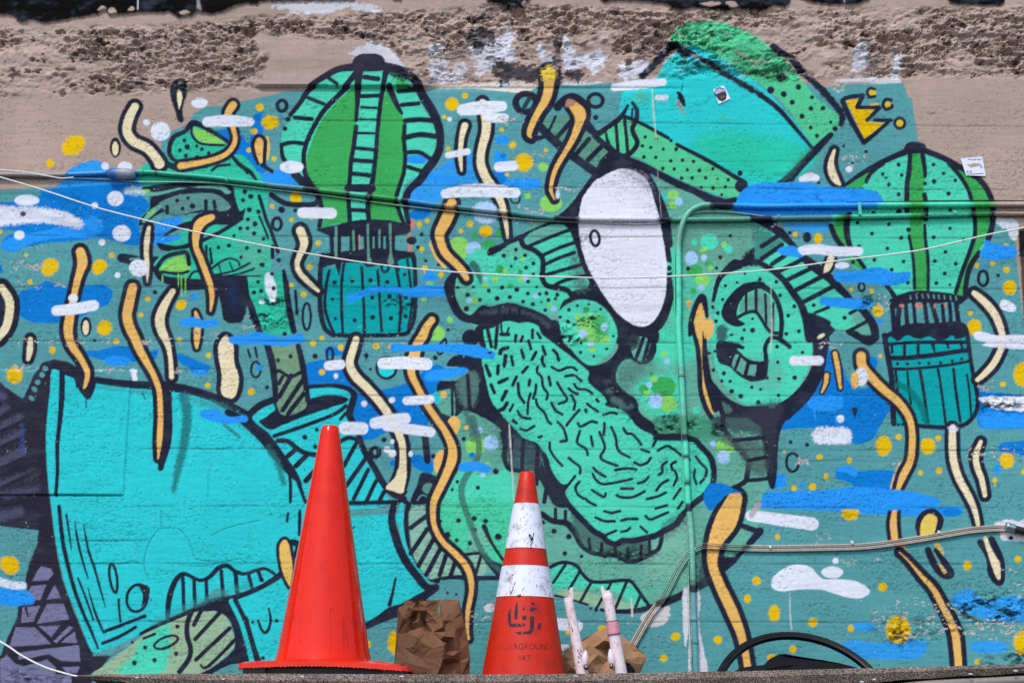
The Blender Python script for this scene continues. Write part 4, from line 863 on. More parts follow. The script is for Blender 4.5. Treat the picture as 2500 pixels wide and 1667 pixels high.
HATCH([[(340, 350), (335, 400), (375, 440), (390, 530), (430, 590), (420, 640)], [(465, 350), (530, 385), (600, 360), (650, 355), (690, 380)], [(590, 435), (660, 425), (700, 450), (730, 475)], [(670, 505), (700, 545), (780, 555), (830, 590)], [(325, 510), (320, 570), (300, 635)], [(515, 490), (550, 550), (600, 630), (590, 660), (530, 680)], [(620, 545), (650, 570), (700, 595)], [(275, 590), (255, 670), (250, 770)], [(645, 605), (675, 670), (665, 730)], [(325, 640), (340, 700), (400, 760), (430, 830), (460, 860)], [(465, 675), (500, 740), (560, 775)], [(70, 670), (40, 710), (0, 735)], [(120, 690), (90, 745)], [(785, 680), (820, 710), (880, 750)], [(715, 735), (650, 810), (600, 875)], [(160, 745), (200, 800), (275, 815)], [(930, 780), (1000, 760), (1050, 770)], [(190, 905), (240, 920), (310, 880)], [(520, 845), (570, 900), (600, 990), (590, 1015), (545, 1020)], [(700, 855), (730, 885), (820, 840), (870, 850)], [(720, 925), (695, 1030), (770, 1080), (790, 1140)], [(820, 975), (835, 1060)], [(940, 855), (935, 960)],
       [(895, 935), (940, 1050), (935, 1100), (905, 1150), (930, 1190), (1055, 1235)], [(1000, 890), (1040, 980), (1065, 1100), (1165, 1160)], [(1110, 900), (1140, 945), (1190, 955), (1235, 1000), (1270, 1045)], [(450, 1030), (450, 1090), (500, 1170), (560, 1235)], [(620, 1165), (660, 1200), (720, 1250), (720, 1305)], [(1270, 1090), (1340, 1115)], [(1420, 1100), (1500, 1060), (1560, 1090), (1640, 1150), (1700, 1180)], [(1210, 1205), (1260, 1230), (1320, 1210), (1355, 1165)], [(840, 1255), (880, 1295), (950, 1335)], [(1035, 1275), (1130, 1260), (1225, 1270)], [(835, 1310), (870, 1370), (930, 1400), (1050, 1385), (1185, 1355)], [(1500, 1200), (1455, 1240), (1460, 1290), (1430, 1315)], [(1580, 1200), (1540, 1225), (1550, 1275)], [(1570, 1280), (1590, 1340), (1560, 1415)], [(1760, 1155), (1800, 1210), (1855, 1270), (1840, 1340), (1800, 1390)], [(1750, 1275), (1745, 1340), (1765, 1400)], [(715, 1380), (680, 1430), (700, 1490), (750, 1530)], [(1335, 1335), (1300, 1375), (1240, 1395)], [(1510, 1365), (1450, 1400), (1405, 1460)], [(830, 1455), (930, 1515), (950, 1485)], [(1090, 1440), (1195, 1440)], [(1050, 1500), (1100, 1520), (1200, 1515), (1300, 1465)], [(1490, 1475), (1420, 1510), (1320, 1535)], [(1625, 1440), (1560, 1530)], [(1700, 1370), (1670, 1420)], [(1400, 1010), (1375, 1060)], [(940, 1643), (1000, 1658), (1080, 1643)], [(860, 1698), (940, 1733), (1030, 1733)], [(1090, 1728), (1150, 1713), (1235, 1713)], [(1310, 1688), (1350, 1718), (1420, 1693), (1510, 1653)], [(1045, 1818), (960, 1853)], [(1090, 1828), (1140, 1818), (1170, 1793)], [(1265, 1783), (1320, 1833)], [(620, 1400), (675, 1330)], [(350, 980), (375, 975)], [(770, 1530), (800, 1560), (860, 1590)], [(1640, 1560), (1600, 1620)], [(1500, 1590), (1400, 1620)]], 26)
c(1, 2)
HATCH([[(2330, 250), (2320, 330)], [(2265, 340), (2260, 410)], [(2155, 340), (2190, 430)], [(2330, 465), (2270, 490)], [(2200, 510), (2230, 580)], [(2340, 570), (2300, 640)], [(2340, 680), (2310, 730), (2270, 740)], [(2110, -30), (2125, 150)], [(2160, -20), (2205, 170)], [(2260, -40), (2240, 180)], [(2290, 60), (2360, 60)], [(2350, 180), (2290, 200), (2285, 230)]], 34)
HATCH([[(2290, -40), (2300, 40), (2340, 50), (2360, 0)]], 20)
back()
c(1, 2); E(2020, 90, 80, 75, 'ink')
# brow, lids, eye
c(2, 1)
sub('brow')
P([(-100, 760), (0, 720), (280, 590), (450, 510), (600, 400), (720, 250), (830, 100), (860, 40), (900, 200), (740, 420), (730, 560), (620, 580), (450, 565), (250, 660), (100, 720), (0, 785), (-100, 830)], 'ink')
P([(620, 560), (720, 600), (780, 900), (860, 1060), (1000, 1280), (1100, 1400), (1400, 1480), (1390, 1620), (1060, 1620), (1050, 1470), (950, 1300), (800, 1225), (700, 1220), (600, 1260), (540, 1312), (570, 1230), (640, 1190), (660, 1140), (800, 1090), (740, 900), (700, 780), (640, 640)], 'ink')
sub('eyelid')
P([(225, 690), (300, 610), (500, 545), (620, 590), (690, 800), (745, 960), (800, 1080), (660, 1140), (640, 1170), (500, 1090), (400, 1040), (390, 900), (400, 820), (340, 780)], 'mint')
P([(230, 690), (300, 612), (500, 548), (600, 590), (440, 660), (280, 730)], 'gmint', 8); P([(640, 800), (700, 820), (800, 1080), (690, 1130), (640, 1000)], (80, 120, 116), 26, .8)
back()
HATCH([[(260, 740), (450, 660), (620, 595)], [(400, 815), (520, 760), (660, 710)], [(410, 900), (520, 850), (670, 795)], [(400, 1000), (540, 960), (730, 905)], [(500, 1085), (600, 1040), (760, 1005)]], 34)
S([(190, 680), (220, 740), (300, 770), (380, 840), (388, 940), (380, 1020), (420, 1090), (500, 1110), (600, 1130), (650, 1185)], 50)
sub('cheek')
P([(540, 1330), (640, 1250), (760, 1222), (880, 1250), (980, 1350), (1040, 1460), (1055, 1550), (1000, 1680), (900, 1770), (820, 1805), (740, 1770), (640, 1660), (560, 1550)], 'mint')
P([(720, 1380), (900, 1360), (960, 1500), (850, 1620), (720, 1540)], 'lime', 24, .9, 4); P([(830, 1380), (940, 1370), (980, 1480), (880, 1560), (840, 1480)], 'green', 16, .9, 3)
for q in ((700, 1365, 26, 'lime'), (775, 1310, 28, 'green'), (940, 1460, 32, 'pale'), (745, 1525, 38, 'pale'), (815, 1615, 26, 'pale'), (830, 1665, 30, 'lime'), (952, 1578, 38, 'lime'), (945, 1465, 24, 'pale')): E(q[0], q[1], q[2], q[2], q[3], 4)
back()
DOTS([(38, 825), (145, 770), (143, 850), (228, 820), (302, 893), (237, 930), (103, 920, 14), (20, 1110), (153, 1128, 22), (300, 988, 14), (255, 1055), (333, 1105, 14), (90, 1195, 20), (253, 1163), (358, 1167, 16), (420, 1160, 20), (517, 1175, 20), (437, 1222), (210, 1235), (373, 1238, 10), (298, 1258, 20), (408, 1312), (500, 1210, 16), (697, 1272, 14), (620, 1310, 18), (800, 1260, 12), (905, 1303, 14), (543, 1375, 16), (612, 1413, 18), (665, 1443, 14), (1980, 838, 20), (2070, 645, 16), (2245, 830, 14), (1945, 935, 14), (1690, 940, 20), (570, 1550, 16), (625, 1590, 14), (730, 1605, 16), (725, 1690, 16), (845, 1725, 14), (960, 1660, 14), (1020, 1545, 14)], 18)
c(1, 1); DOTS([(2313, 825), (2300, 1110, 20), (2180, 1137, 20), (1990, 1175, 20), (2043, 1105, 14), (1900, 1110, 16), (2255, 1207, 22), (1978, 1300, 24), (2100, 1220, 18), (1815, 1490, 14)], 18)
S([(2040, 900), (2090, 990), (2110, 1070)], [70, 60, 14], (50, 84, 84), 6, .85)
EYE = [(1100, 45), (1200, 65), (1290, 120), (1350, 210), (1390, 340), (1430, 480), (1460, 640), (1490, 820), (1500, 960), (1490, 1150), (1450, 1300), (1380, 1410), (1290, 1460), (1200, 1440), (1090, 1370), (1000, 1270), (910, 1140), (840, 1020), (770, 870), (730, 720), (710, 580), (712, 460), (740, 320), (800, 220), (860, 150), (940, 90), (1020, 55)]
c(2, 1)
S(EYE, 96, 'ink', closed=True)
S([(1280, 60), (1400, 300), (1460, 500), (1520, 720)], [90, 110, 130, 70]); S([(1500, 1000), (1520, 1200), (1440, 1420), (1330, 1500)], [80, 80, 90, 90])
E(1515, 930, 40, 46, 'mint'); E(1520, 937, 24, 24, 'ink')
sub('eye', 'tall white oval eye with a tiny ring pupil')
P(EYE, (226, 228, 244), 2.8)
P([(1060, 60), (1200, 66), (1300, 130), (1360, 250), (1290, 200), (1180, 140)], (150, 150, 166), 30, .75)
E(855, 668, 30, 60, 'white'); RING(855, 668, 40, 68, 28, rot=-8)
back()
sub('tooth'); c(2, 2); E(1280, 180, 128, 150, 'ink'); E(1272, 190, 90, 112, 'gmint'); E(1200, 120, 50, 70, (52, 70, 74), 10)
HATCH([[(1290, 90), (1222, 280)], [(1342, 110), (1292, 290)], [(1372, 150), (1332, 270)]], 34)
back()
# ear
F()
P([(1760, 940), (1800, 930), (1880, 830), (1880, 720), (1905, 760), (1895, 830), (1850, 900), (1815, 950), (1790, 1000), (1782, 1110), (1765, 1110), (1750, 1000)], 'ink')
S([(1690, 610), (1740, 598), (1800, 620), (1850, 680), (1880, 760), (1880, 840), (1850, 900), (1800, 945)], [16, 20, 28, 30, 34, 32, 36, 44])
S([(1690, 610), (1655, 640), (1638, 690)], [30, 18, 8]); P([(1690, 615), (1720, 575), (1760, 560), (1800, 600), (1760, 610), (1720, 610)], 'ink', 8)
sub('ear')
P([(1660, 640), (1720, 615), (1780, 625), (1830, 670), (1860, 750), (1863, 820), (1840, 880), (1800, 920), (1750, 932), (1700, 922), (1655, 870), (1637, 800), (1640, 720)], 'mint')
P([(1700, 830), (1780, 820), (1800, 880), (1740, 900)], 'gmint', 20, .5)
c(2, 1)
P([(2360, 1055), (2200, 1070), (2090, 1150), (2010, 1260), (1990, 1360), (2040, 1430), (2130, 1460), (2205, 1435), (2140, 1390), (2130, 1330), (2150, 1250), (2210, 1170), (2300, 1125), (2380, 1110)], 'ink')
P([(2150, 1330), (2165, 1250), (2220, 1180), (2330, 1130), (2400, 1170), (2460, 1290), (2480, 1440), (2450, 1530), (2360, 1430), (2300, 1320), (2210, 1330)], 'gmint')
for q, w in (([(2340, 1090), (2440, 1150), (2500, 1260), (2530, 1400), (2520, 1560)], [60, 50, 46, 44, 44]), ([(2210, 1165), (2212, 1335)], 26), ([(2300, 1130), (2300, 1320)], 30), ([(2140, 1375), (2220, 1335), (2300, 1330), (2352, 1400), (2420, 1500), (2500, 1520)], 32), ([(2382, 1170), (2392, 1430)], 24), ([(2455, 1250), (2445, 1500)], 24)):
    S(q, w)
c(2, 2)
P([(1950, 130), (2100, 130), (2190, 165), (2185, 195), (2130, 185), (2180, 240), (2250, 290), (2352, 300), (2400, 280), (2400, 440), (2352, 470), (2250, 482), (2150, 432), (2060, 350), (1960, 300)], 'ink'); P([(1950, -10), (2040, -10), (2030, 110), (1960, 120)], (56, 84, 90), 8, .9)
for q in ([(2110, 240), (2145, 240), (2100, 370), (2080, 335)], [(2165, 270), (2215, 312), (2185, 425), (2125, 380)], [(2245, 330), (2305, 332), (2295, 432), (2222, 422)]): P(q, 'gmint', smooth=False)
c(3, 2); S([(-30, 420), (20, 390), (40, 300), (30, 180), (70, 100), (130, 90), (200, 130), (250, 170)], [60, 50, 44, 40, 40, 40, 44, 40])
c(2, 1); DOTS([(2200, 985, 14), (2130, 1065, 14), (2025, 1095, 16), (2335, 1035), (2000, 1215, 16), (1912, 1285, 16), (1957, 1337), (1940, 1412), (2268, 1390, 14), (2193, 1490, 14), (2270, 1495, 22), (2080, 1530, 16)], 18)
c(2, 2); DOTS([(1918, 380), (1880, 228), (1930, 210, 14), (2080, 60, 16), (2193, 18, 14), (2272, 25, 20), (2175, 97, 18), (1992, 477, 16), (2010, 410, 20), (2068, 480), (2262, 532), (2080, 570, 22), (2162, 613, 22), (2320, 668, 20), (2340, 552, 16)], 16)
c(3, 1); DOTS([(130, 1058), (165, 1180), (292, 1277), (238, 1360), (332, 1500), (220, 1525)], 18)
c(3, 2); DOTS([(220, 53), (333, 30), (135, 170), (365, 220), (143, 308), (48, 450), (152, 457), (295, 447, 22), (150, 605)], 17)
back()
c(2, 2)
P([(1870, 320), (1900, 450), (1980, 560), (2080, 650), (2200, 700), (2352, 700), (2420, 720), (2420, 940), (2352, 900), (2200, 800), (2020, 790), (1960, 700), (1900, 560)], 'ink')
P([(1960, 660), (2060, 700), (2080, 760), (2020, 770)], (80, 112, 106), 8)
for q, w in (([(1950, 650), (2000, 780), (2010, 900), (2080, 1000), (2160, 1100), (2230, 1200), (2220, 1320), (2200, 1380), (2110, 1430)], [60, 46, 50, 52, 54, 50, 50, 48, 44]), ([(2100, 1010), (2290, 990)], 36), ([(2230, 1190), (2352, 1160)], 32), ([(2210, 1370), (2352, 1360)], 34), ([(2020, 790), (2200, 790)], 30)):
    S(q, w)
c(3, 2); P([(-420, 800), (-200, 760), (-60, 690), (150, 660), (190, 740), (140, 850), (130, 1000), (118, 1290), (60, 1290), (40, 1060), (-60, 960), (-250, 930), (-420, 900)], (56, 58, 72), 14, .8)
P([(-400, 930), (-250, 960), (-60, 990), (30, 1080), (50, 1280), (-60, 1330), (-150, 1240), (-200, 1120), (-330, 1040)], (78, 100, 98), 16, .8)
HATCH([[(-250, 1010), (20, 985)], [(-120, 1190), (40, 1160)], [(-140, 1370), (60, 1350)]], 34)
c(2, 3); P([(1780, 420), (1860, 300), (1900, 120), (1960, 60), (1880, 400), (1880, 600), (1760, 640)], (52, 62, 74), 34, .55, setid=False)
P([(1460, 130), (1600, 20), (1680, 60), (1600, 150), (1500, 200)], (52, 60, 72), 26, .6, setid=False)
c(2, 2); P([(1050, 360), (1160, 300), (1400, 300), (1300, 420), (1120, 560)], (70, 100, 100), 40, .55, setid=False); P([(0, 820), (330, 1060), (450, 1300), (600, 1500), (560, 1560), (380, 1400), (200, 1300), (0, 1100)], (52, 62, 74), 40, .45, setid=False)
# strap
sub('strap')
c(3, 1)
P([(-60, 560), (60, 600), (200, 680), (300, 780), (480, 930), (600, 1030), (720, 1150), (800, 1220), (920, 1330), (930, 1430), (800, 1490), (660, 1480), (560, 1400), (420, 1350), (350, 1240), (260, 1100), (130, 960), (0, 880), (-60, 840)], 'mint', smooth=False)
P([(-60, 560), (200, 690), (180, 740), (0, 860), (-60, 840)], (60, 110, 106), 14, .8); P([(800, 1340), (900, 1330), (930, 1420), (820, 1440)], 'gmint', 14)
back()
for q, w in (([(-60, 460), (100, 560), (250, 700), (330, 800), (470, 920), (600, 1020), (720, 1140), (800, 1220), (920, 1330), (1000, 1450), (1020, 1560)], [120, 100, 60, 60, 90, 80, 70, 60, 70, 80, 70]), ([(-30, 880), (100, 960), (200, 1050), (280, 1160), (350, 1260), (400, 1400), (430, 1560)], [50, 54, 58, 62, 66, 76, 90])):
    S(q, w)
HATCH([[(0, 740), (140, 650)], [(0, 850), (180, 730)], [(90, 900), (270, 780)], [(160, 960), (400, 840)], [(230, 1040), (480, 920)], [(310, 1130), (560, 1000)], [(370, 1240), (640, 1100)]], 42)
DOTS([(465, 1270, 18), (742, 1380, 20)], 18); S([(480, 1335), (600, 1285)], 30); P([(390, 1340), (600, 1400), (620, 1450), (660, 1500), (560, 1510), (520, 1480), (490, 1560), (400, 1560)], 'ink'); S([(790, 1340), (850, 1310)], 30); S([(780, 1500), (930, 1420)], 34)
c(3, 2); P([(755, 20), (850, 30), (900, 60), (1000, 60), (1040, -20), (1042, 90), (1000, 150), (940, 160), (860, 110), (770, 60)], 'ink'); S([(490, 110), (560, 80), (620, 40)], [20, 36, 40]); E(530, 75, 38, 18, 'cream', rot=-30); S([(490, 20), (560, 20)], 30)
# cap of the monster
cur = fig = [k for k, q in enumerate(PARTS) if q[0] == 'capped_monster'][0]
sub('cap_back', 'rough green back of the painted cap')
F()
P([(1560, 62), (1640, 48), (1740, 88), (1820, 160), (1870, 220), (1935, 275), (1920, 300), (1880, 345), (1850, 310), (1800, 240), (1740, 190), (1640, 130), (1580, 108), (1540, 98)], 'capg', 5, 1, 4)
P([(1700, 110), (1800, 160), (1790, 185), (1740, 180), (1690, 140)], (40, 130, 80), 18, .6, 6)
sub('cap_dome', 'smooth turquoise dome of the painted cap')
P([(1505, 182), (1535, 135), (1580, 108), (1640, 125), (1740, 192), (1800, 250), (1850, 310), (1875, 345), (1870, 370), (1830, 410), (1800, 425), (1700, 425), (1600, 375), (1530, 335), (1480, 300), (1430, 285), (1430, 215), (1480, 200)], 'cap', 3)
P([(1600, 320), (1700, 300), (1870, 345), (1830, 405), (1740, 410), (1620, 370)], (44, 200, 158), 40, .8)
c(2, 0); E(1270, 870, 70, 60, (80, 190, 160), 14, alpha=.7); E(2020, 1060, 30, 30, (70, 190, 160), 5, alpha=.7)
sub('brim_underside')
P([(380, 1120), (480, 1030), (650, 1050), (760, 1160), (880, 1230), (980, 1320), (1000, 1380), (860, 1500), (780, 1440), (560, 1290)], (92, 150, 132))
sub('brim')
P([(1060, 1090), (1220, 1090), (1500, 1250), (1700, 1345), (2000, 1530), (2100, 1600), (2200, 1660), (2150, 1750), (2050, 1772), (1900, 1730), (1500, 1560), (1250, 1420), (1130, 1390), (1000, 1320), (900, 1230), (960, 1180)], (86, 204, 150))
back()
P([(640, 1400), (850, 1560), (880, 1600), (1100, 1510), (1300, 1540), (1600, 1690), (1750, 1750), (1900, 1850), (2000, 1880), (2150, 1860), (2120, 1770), (2000, 1780), (1700, 1660), (1450, 1540), (1330, 1480), (1170, 1410), (1080, 1400), (1000, 1350), (900, 1440), (850, 1500)], 'ink')
for q, w in (([(640, 1090), (510, 1240)], 42), ([(500, 1050), (440, 1180)], 24), ([(800, 1250), (690, 1380)], 42), ([(920, 1310), (790, 1440)], 46), ([(330, 1100), (450, 1230), (600, 1360), (760, 1480), (880, 1560)], [70, 80, 76, 74, 90]), ([(760, 1130), (870, 1200), (960, 1150), (1080, 1060), (1150, 950)], [60, 56, 46, 46, 24]), ([(850, 1220), (1000, 1350), (1100, 1430)], [50, 60, 80]), ([(700, 980), (780, 1100), (860, 1200)], [40, 60, 50]),
             ([(1190, 925), (1230, 990), (1225, 1080), (1190, 1150), (1200, 1200), (1235, 1280), (1200, 1350), (1130, 1400), (1060, 1380), (980, 1300), (950, 1180)], [30, 40, 46, 46, 46, 46, 44, 50, 40, 34, 22]), ([(1190, 980), (1185, 1060)], 22), ([(1040, 1090), (1062, 1360)], 32), ([(1120, 1060), (1150, 1380)], 32), ([(1130, 1050), (1230, 1090)], 34),
             ([(1100, 1040), (1250, 1100), (1400, 1180), (1510, 1240)], 34), ([(1590, 1300), (1750, 1380), (1900, 1460), (2050, 1550), (2200, 1640)], [34, 38, 40, 40, 46])):
    S(q, w)
DOTS([(1535, 1265, 16), (1055, 1372, 22), (1305, 1232), (1405, 1250), (1280, 1312), (1355, 1325), (1467, 1342), (1583, 1340), (1293, 1412), (1400, 1415), (1535, 1445), (1640, 1440), (1740, 1450), (1463, 1512), (1565, 1517), (1685, 1525), (1790, 1532), (1912, 1518), (1632, 1600), (1726, 1597), (1847, 1597), (1955, 1605, 12), (2050, 1613), (2157, 1555, 25), (1810, 1682, 14), (1915, 1688), (2025, 1675, 14), (1993, 1748, 14), (2170, 1670, 60)], 17)
S([(1280, 690), (1400, 570), (1480, 480), (1560, 410), (1640, 450), (1800, 530), (1950, 620), (2100, 710), (2250, 800), (2352, 860)], [60, 70, 70, 70, 64, 56, 56, 60, 54, 46], 'ink', 6, 1, 4)
c(3, 0)
S([(-20, 850), (150, 980), (300, 1150), (460, 1340)], [46, 46, 40, 30]); S([(100, 420), (260, 540), (390, 680), (500, 770), (620, 900), (720, 1030), (715, 1110)], [60, 70, 56, 60, 66, 60, 50], 'ink', 5, 1, 3); S([(620, 1210), (500, 1330), (340, 1500), (250, 1600), (180, 1680)], [50, 70, 70, 90, 120], 'ink', 4); S([(420, 1350), (300, 1500), (180, 1640)], 40, (60, 120, 110), 14, .6)
DOTS([(80, 810, 32), (197, 848, 28), (328, 782, 26), (273, 920, 24), (450, 875, 18), (440, 975, 22), (548, 973, 22), (360, 1045, 24), (437, 1147, 18), (495, 1220, 18), (617, 1098, 16), (657, 1157, 24)], 20); E(180, 695, 55, 40, (28, 40, 38), 8, edge=3)
c(2, 0)
P([(1590, 825), (1640, 850), (1668, 940), (1650, 955), (1605, 890)], (26, 24, 28), 3, 1, 2); S([(1650, 690), (1630, 820)], 6, (20, 90, 90)); S([(1600, 930), (1640, 1000), (1660, 1040)], [40, 20, 8], (150, 140, 128), 5)
S([(1365, 740), (1380, 1000), (1405, 1265)], [8, 12, 10], (206, 200, 186), setid=False)
c(2, 2); S([(85, 870), (100, 1100), (125, 1540)], [12, 14, 8], (206, 200, 196), setid=False)
c(2, 3); S([(1180, 780), (1190, 940)], [10, 22], (206, 200, 196), setid=False)
c(2, 1); S([(1415, 60), (1450, 480)], 7, (196, 188, 180), 2, .6, setid=False)
c(3, 2); S([(80, -400), (90, 0), (75, 220)], [6, 16, 14], (210, 206, 200), 3, .7, setid=False)
c(3, 3); S([(250, 730), (255, 950), (268, 1060)], [6, 14, 12], (196, 196, 196), setid=False)

# ------------------------------------------------------------------ tendrils and drops
c(0, 0)
WORM([(1210, 960), (1160, 1060), (1140, 1180), (1200, 1270), (1320, 1330), (1400, 1420), (1430, 1470)], [70, 80, 80, 80, 80, 80, 90], 84, 'cream')
part('painted_drop'); E(1035, 1325, 52, 90, 'ink'); E(1035, 1335, 28, 64, 'cream')
part('painted_tendril'); P([(1530, 760), (1580, 710), (1650, 715), (1680, 790), (1670, 870), (1640, 960), (1642, 1088), (1600, 1088), (1560, 960), (1530, 870)], (34, 40, 50), 4, 1, 2); P([(1600, 808), (1628, 830), (1632, 900), (1615, 960), (1605, 975), (1588, 870)], 'cream')
WORM([(2090, 945), (2045, 1030), (2090, 1150), (2110, 1250), (2080, 1330), (2000, 1400), (1850, 1450), (1620, 1490)], [70, 60, 40, 40, 42, 44, 46, 60], 66, 'orange')
c(1, 0)
part('painted_tendril'); E(190, 1330, 26, 110, 'orange'); E(125, 1350, 58, 120, 'orange'); S([(110, 1470), (75, 1380), (62, 1300), (85, 1235), (130, 1220), (172, 1260), (172, 1350), (165, 1475)], [30, 36, 36, 32, 30, 34, 36, 30])
WORM([(1965, 1130), (1935, 1250), (1925, 1400), (1935, 1520), (1940, 1540)], [60, 45, 42, 20, 6], 76, 'cream')
F()
WORM([(1108, 236), (1114, 262), (1117, 300), (1106, 345), (1105, 380), (1118, 412), (1130, 428), (1150, 462), (1160, 500), (1166, 545)], [16, 20, 20, 18, 19, 20, 19, 15, 12, 6], 20, 'cream')
c(1, 1)
WORM([(490, 600), (520, 680), (520, 740), (480, 830), (460, 900), (480, 970), (540, 1040), (650, 1140)], [76, 74, 64, 50, 45, 45, 45, 30], 86, 'cream')
part('painted_tendril'); S([(1680, 720), (1730, 820), (1785, 925)], [70, 80, 30], 'orange')
WORM([(1850, 350), (1830, 430), (1780, 540), (1740, 620), (1745, 690), (1790, 800), (1880, 890), (1950, 970), (1980, 1030)], [80, 100, 100, 85, 75, 70, 60, 65, 46], 88, 'orange')
part('painted_drop'); c(0, 1); E(772, 1460, 50, 90, 'ink'); E(770, 1470, 27, 66, 'cream')
WORM([(720, 790), (740, 880), (720, 960), (690, 1060), (660, 1200), (625, 1380), (612, 1500), (640, 1620), (720, 1740), (770, 1830), (790, 1890), (772, 1985), (757, 2015)], [80, 90, 70, 60, 55, 80, 80, 70, 55, 50, 45, 34, 12], 86, 'orange')
WORM([(15, 1110), (80, 1220), (85, 1330), (55, 1460), (-20, 1560)], [60, 75, 75, 75, 70], 112, 'cream')
WORM([(1335, 570), (1322, 660), (1312, 780), (1322, 920), (1322, 1060)], [30, 50, 44, 38, 8], 76, 'cream')
WORM([(1900, 480), (1800, 530), (1762, 620), (1757, 740), (1800, 850), (1850, 980), (1890, 1100), (1902, 1200), (1890, 1320)], [56, 84, 70, 50, 52, 52, 48, 42, 14], 76, 'orange')
part('painted_tendril'); S([(1380, 2010), (1470, 2000), (1490, 2200), (1485, 2480), (1440, 2730)], [40, 110, 110, 110, 50])
WORM([(1190, 1110), (1160, 1250), (1140, 1360), (1165, 1470), (1210, 1560), (1250, 1660), (1310, 1770), (1365, 1870), (1410, 1970), (1432, 2070), (1440, 2270), (1432, 2470), (1420, 2640)], [80, 86, 84, 84, 80, 72, 60, 50, 50, 46, 48, 50, 14], 84, 'orange')
WORM([(1550, 1145), (1480, 1260), (1435, 1380), (1445, 1480), (1485, 1570), (1512, 1650), (1530, 1750), (1540, 1910)], [50, 70, 85, 80, 66, 46, 40, 44], 84, 'cream')
WORM([(1755, 1330), (1775, 1420), (1770, 1520), (1765, 1590), (1765, 1650)], [26, 54, 58, 50, 22], 62, 'orange')
part('painted_tendril'); c(0, 2)
BIG = [(2010, 80), (2060, 95), (2095, 160), (2100, 300), (2140, 440), (2130, 560), (2085, 632), (1990, 590), (1990, 420), (1965, 280), (1960, 160)]
S(BIG, 92, closed=True); P(BIG, 'cream')
WORM([(272, 100), (268, 190), (252, 280)], [40, 56, 36], 78, 'cream')
c(1, 2)
WORM([(990, 105), (962, 200), (932, 320), (980, 430), (1080, 530), (1180, 640), (1270, 760), (1350, 900), (1400, 1030), (1410, 1150), (1405, 1290), (1370, 1400)], [60, 66, 70, 76, 72, 70, 70, 66, 62, 60, 70, 90], 86, 'cream')
S([(1265, 1430), (1350, 1500), (1420, 1470)], [60, 70, 60]); P([(1372, 1260), (1440, 1280), (1430, 1400), (1408, 1480), (1340, 1470), (1260, 1432), (1340, 1340)], 'cream')
part('paint_spot'); E(1862, 880, 60, 90, 'orange', rot=10)
part('paint_spot'); E(1740, 1200, 52, 105, 'orange', rot=10)
c(1, 1)
WORM([(1670, 1400), (1620, 1470), (1590, 1540), (1540, 1620), (1510, 1730), (1485, 1870), (1540, 2000), (1620, 2150), (1700, 2270), (1790, 2400), (1850, 2530), (1850, 2650), (1805, 2770), (1740, 2910), (1690, 3020), (1680, 3150), (1700, 3270), (1770, 3390), (1880, 3495), (1980, 3612), (2020, 3732), (2022, 3852), (1992, 4010), (1988, 4160), (2000, 4260)], [60, 70, 80, 80, 100, 66, 55, 55, 55, 58, 70, 86, 72, 66, 60, 50, 45, 46, 52, 55, 50, 42, 40, 30, 18], 80, 'orange')
c(1, 2); part('paint_spot'); E(1775, 600, 30, 32, 'orange')
part('paint_spot'); E(1980, 893, 20, 20, 'orange')
c(2, 0)
part('painted_tendril'); RING(235, 925, 92, 82, 60); S([(270, 880), (220, 960)], 40, (48, 60, 70)); S([(320, 1110), (290, 1180), (330, 1240), (390, 1230)], [30, 50, 50, 40])
WORM([(440, 660), (440, 780), (410, 900), (350, 1000), (290, 1120), (265, 1200), (280, 1236)], [110, 86, 76, 60, 54, 44, 16], 106, 'orange')
E(440, 660, 62, 70, (226, 196, 70), 14, edge=4)
part('painted_tendril'); S([(520, 960), (600, 880), (690, 870), (780, 960), (790, 1040)], [80, 60, 50, 60, 60])
WORM([(645, 935), (715, 1015), (712, 1100), (660, 1240), (580, 1380), (510, 1500), (470, 1620), (460, 1710), (492, 1790)], [70, 110, 76, 54, 44, 40, 36, 30, 10], 88, 'orange')
P([(590, 960), (610, 890), (680, 910), (660, 950)], (176, 130, 110), 4)
c(2, 1)
part('painted_tendril'); S([(1705, 1540), (1720, 1400), (1790, 1220), (1830, 1210), (1860, 1370)], [30, 50, 60, 60, 30]); P([(1800, 1250), (1830, 1310), (1850, 1400), (1890, 1380), (1920, 1450), (1905, 1544), (1850, 1590), (1835, 1700), (1840, 1970), (1890, 2120), (1920, 2200), (1900, 2262), (1850, 2170), (1810, 2030), (1800, 1770), (1780, 1590), (1745, 1460), (1760, 1350)], 'orange')
for q, w in (([(1725, 1440), (1740, 1520), (1775, 1640), (1792, 1820), (1802, 2030), (1850, 2190), (1900, 2275)], [44, 40, 44, 46, 46, 48, 46]), ([(1838, 1580), (1845, 1770), (1875, 1970), (1935, 2200)], [40, 60, 70, 60]), ([(1822, 1500), (1830, 1580)], [6, 24])):
    S(q, w)
E(1697, 1250, 26, 28, 'orange'); S([(1697, 1270), (1700, 1310)], 10, 'orange')
F()
WORM([(1688, 1145), (1668, 1195), (1645, 1240), (1636, 1290), (1652, 1340), (1680, 1400), (1700, 1450), (1712, 1500), (1720, 1550)], [34, 50, 34, 22, 22, 24, 20, 16, 16], 26, 'orange')
c(3, 2)
part('painted_tendril'); P([(1250, 1200), (1290, 1180), (1220, 1480), (1150, 1480), (1180, 1330)], 'orange', 5)
WORM([(890, 255), (900, 340), (980, 440), (1100, 560), (1220, 660), (1310, 780), (1345, 900), (1350, 1050), (1330, 1200), (1270, 1320), (1215, 1470), (1190, 1640), (1180, 1760), (1192, 1890)], [84, 80, 75, 70, 65, 60, 55, 60, 60, 65, 36, 44, 60, 60], 76, 'orange')
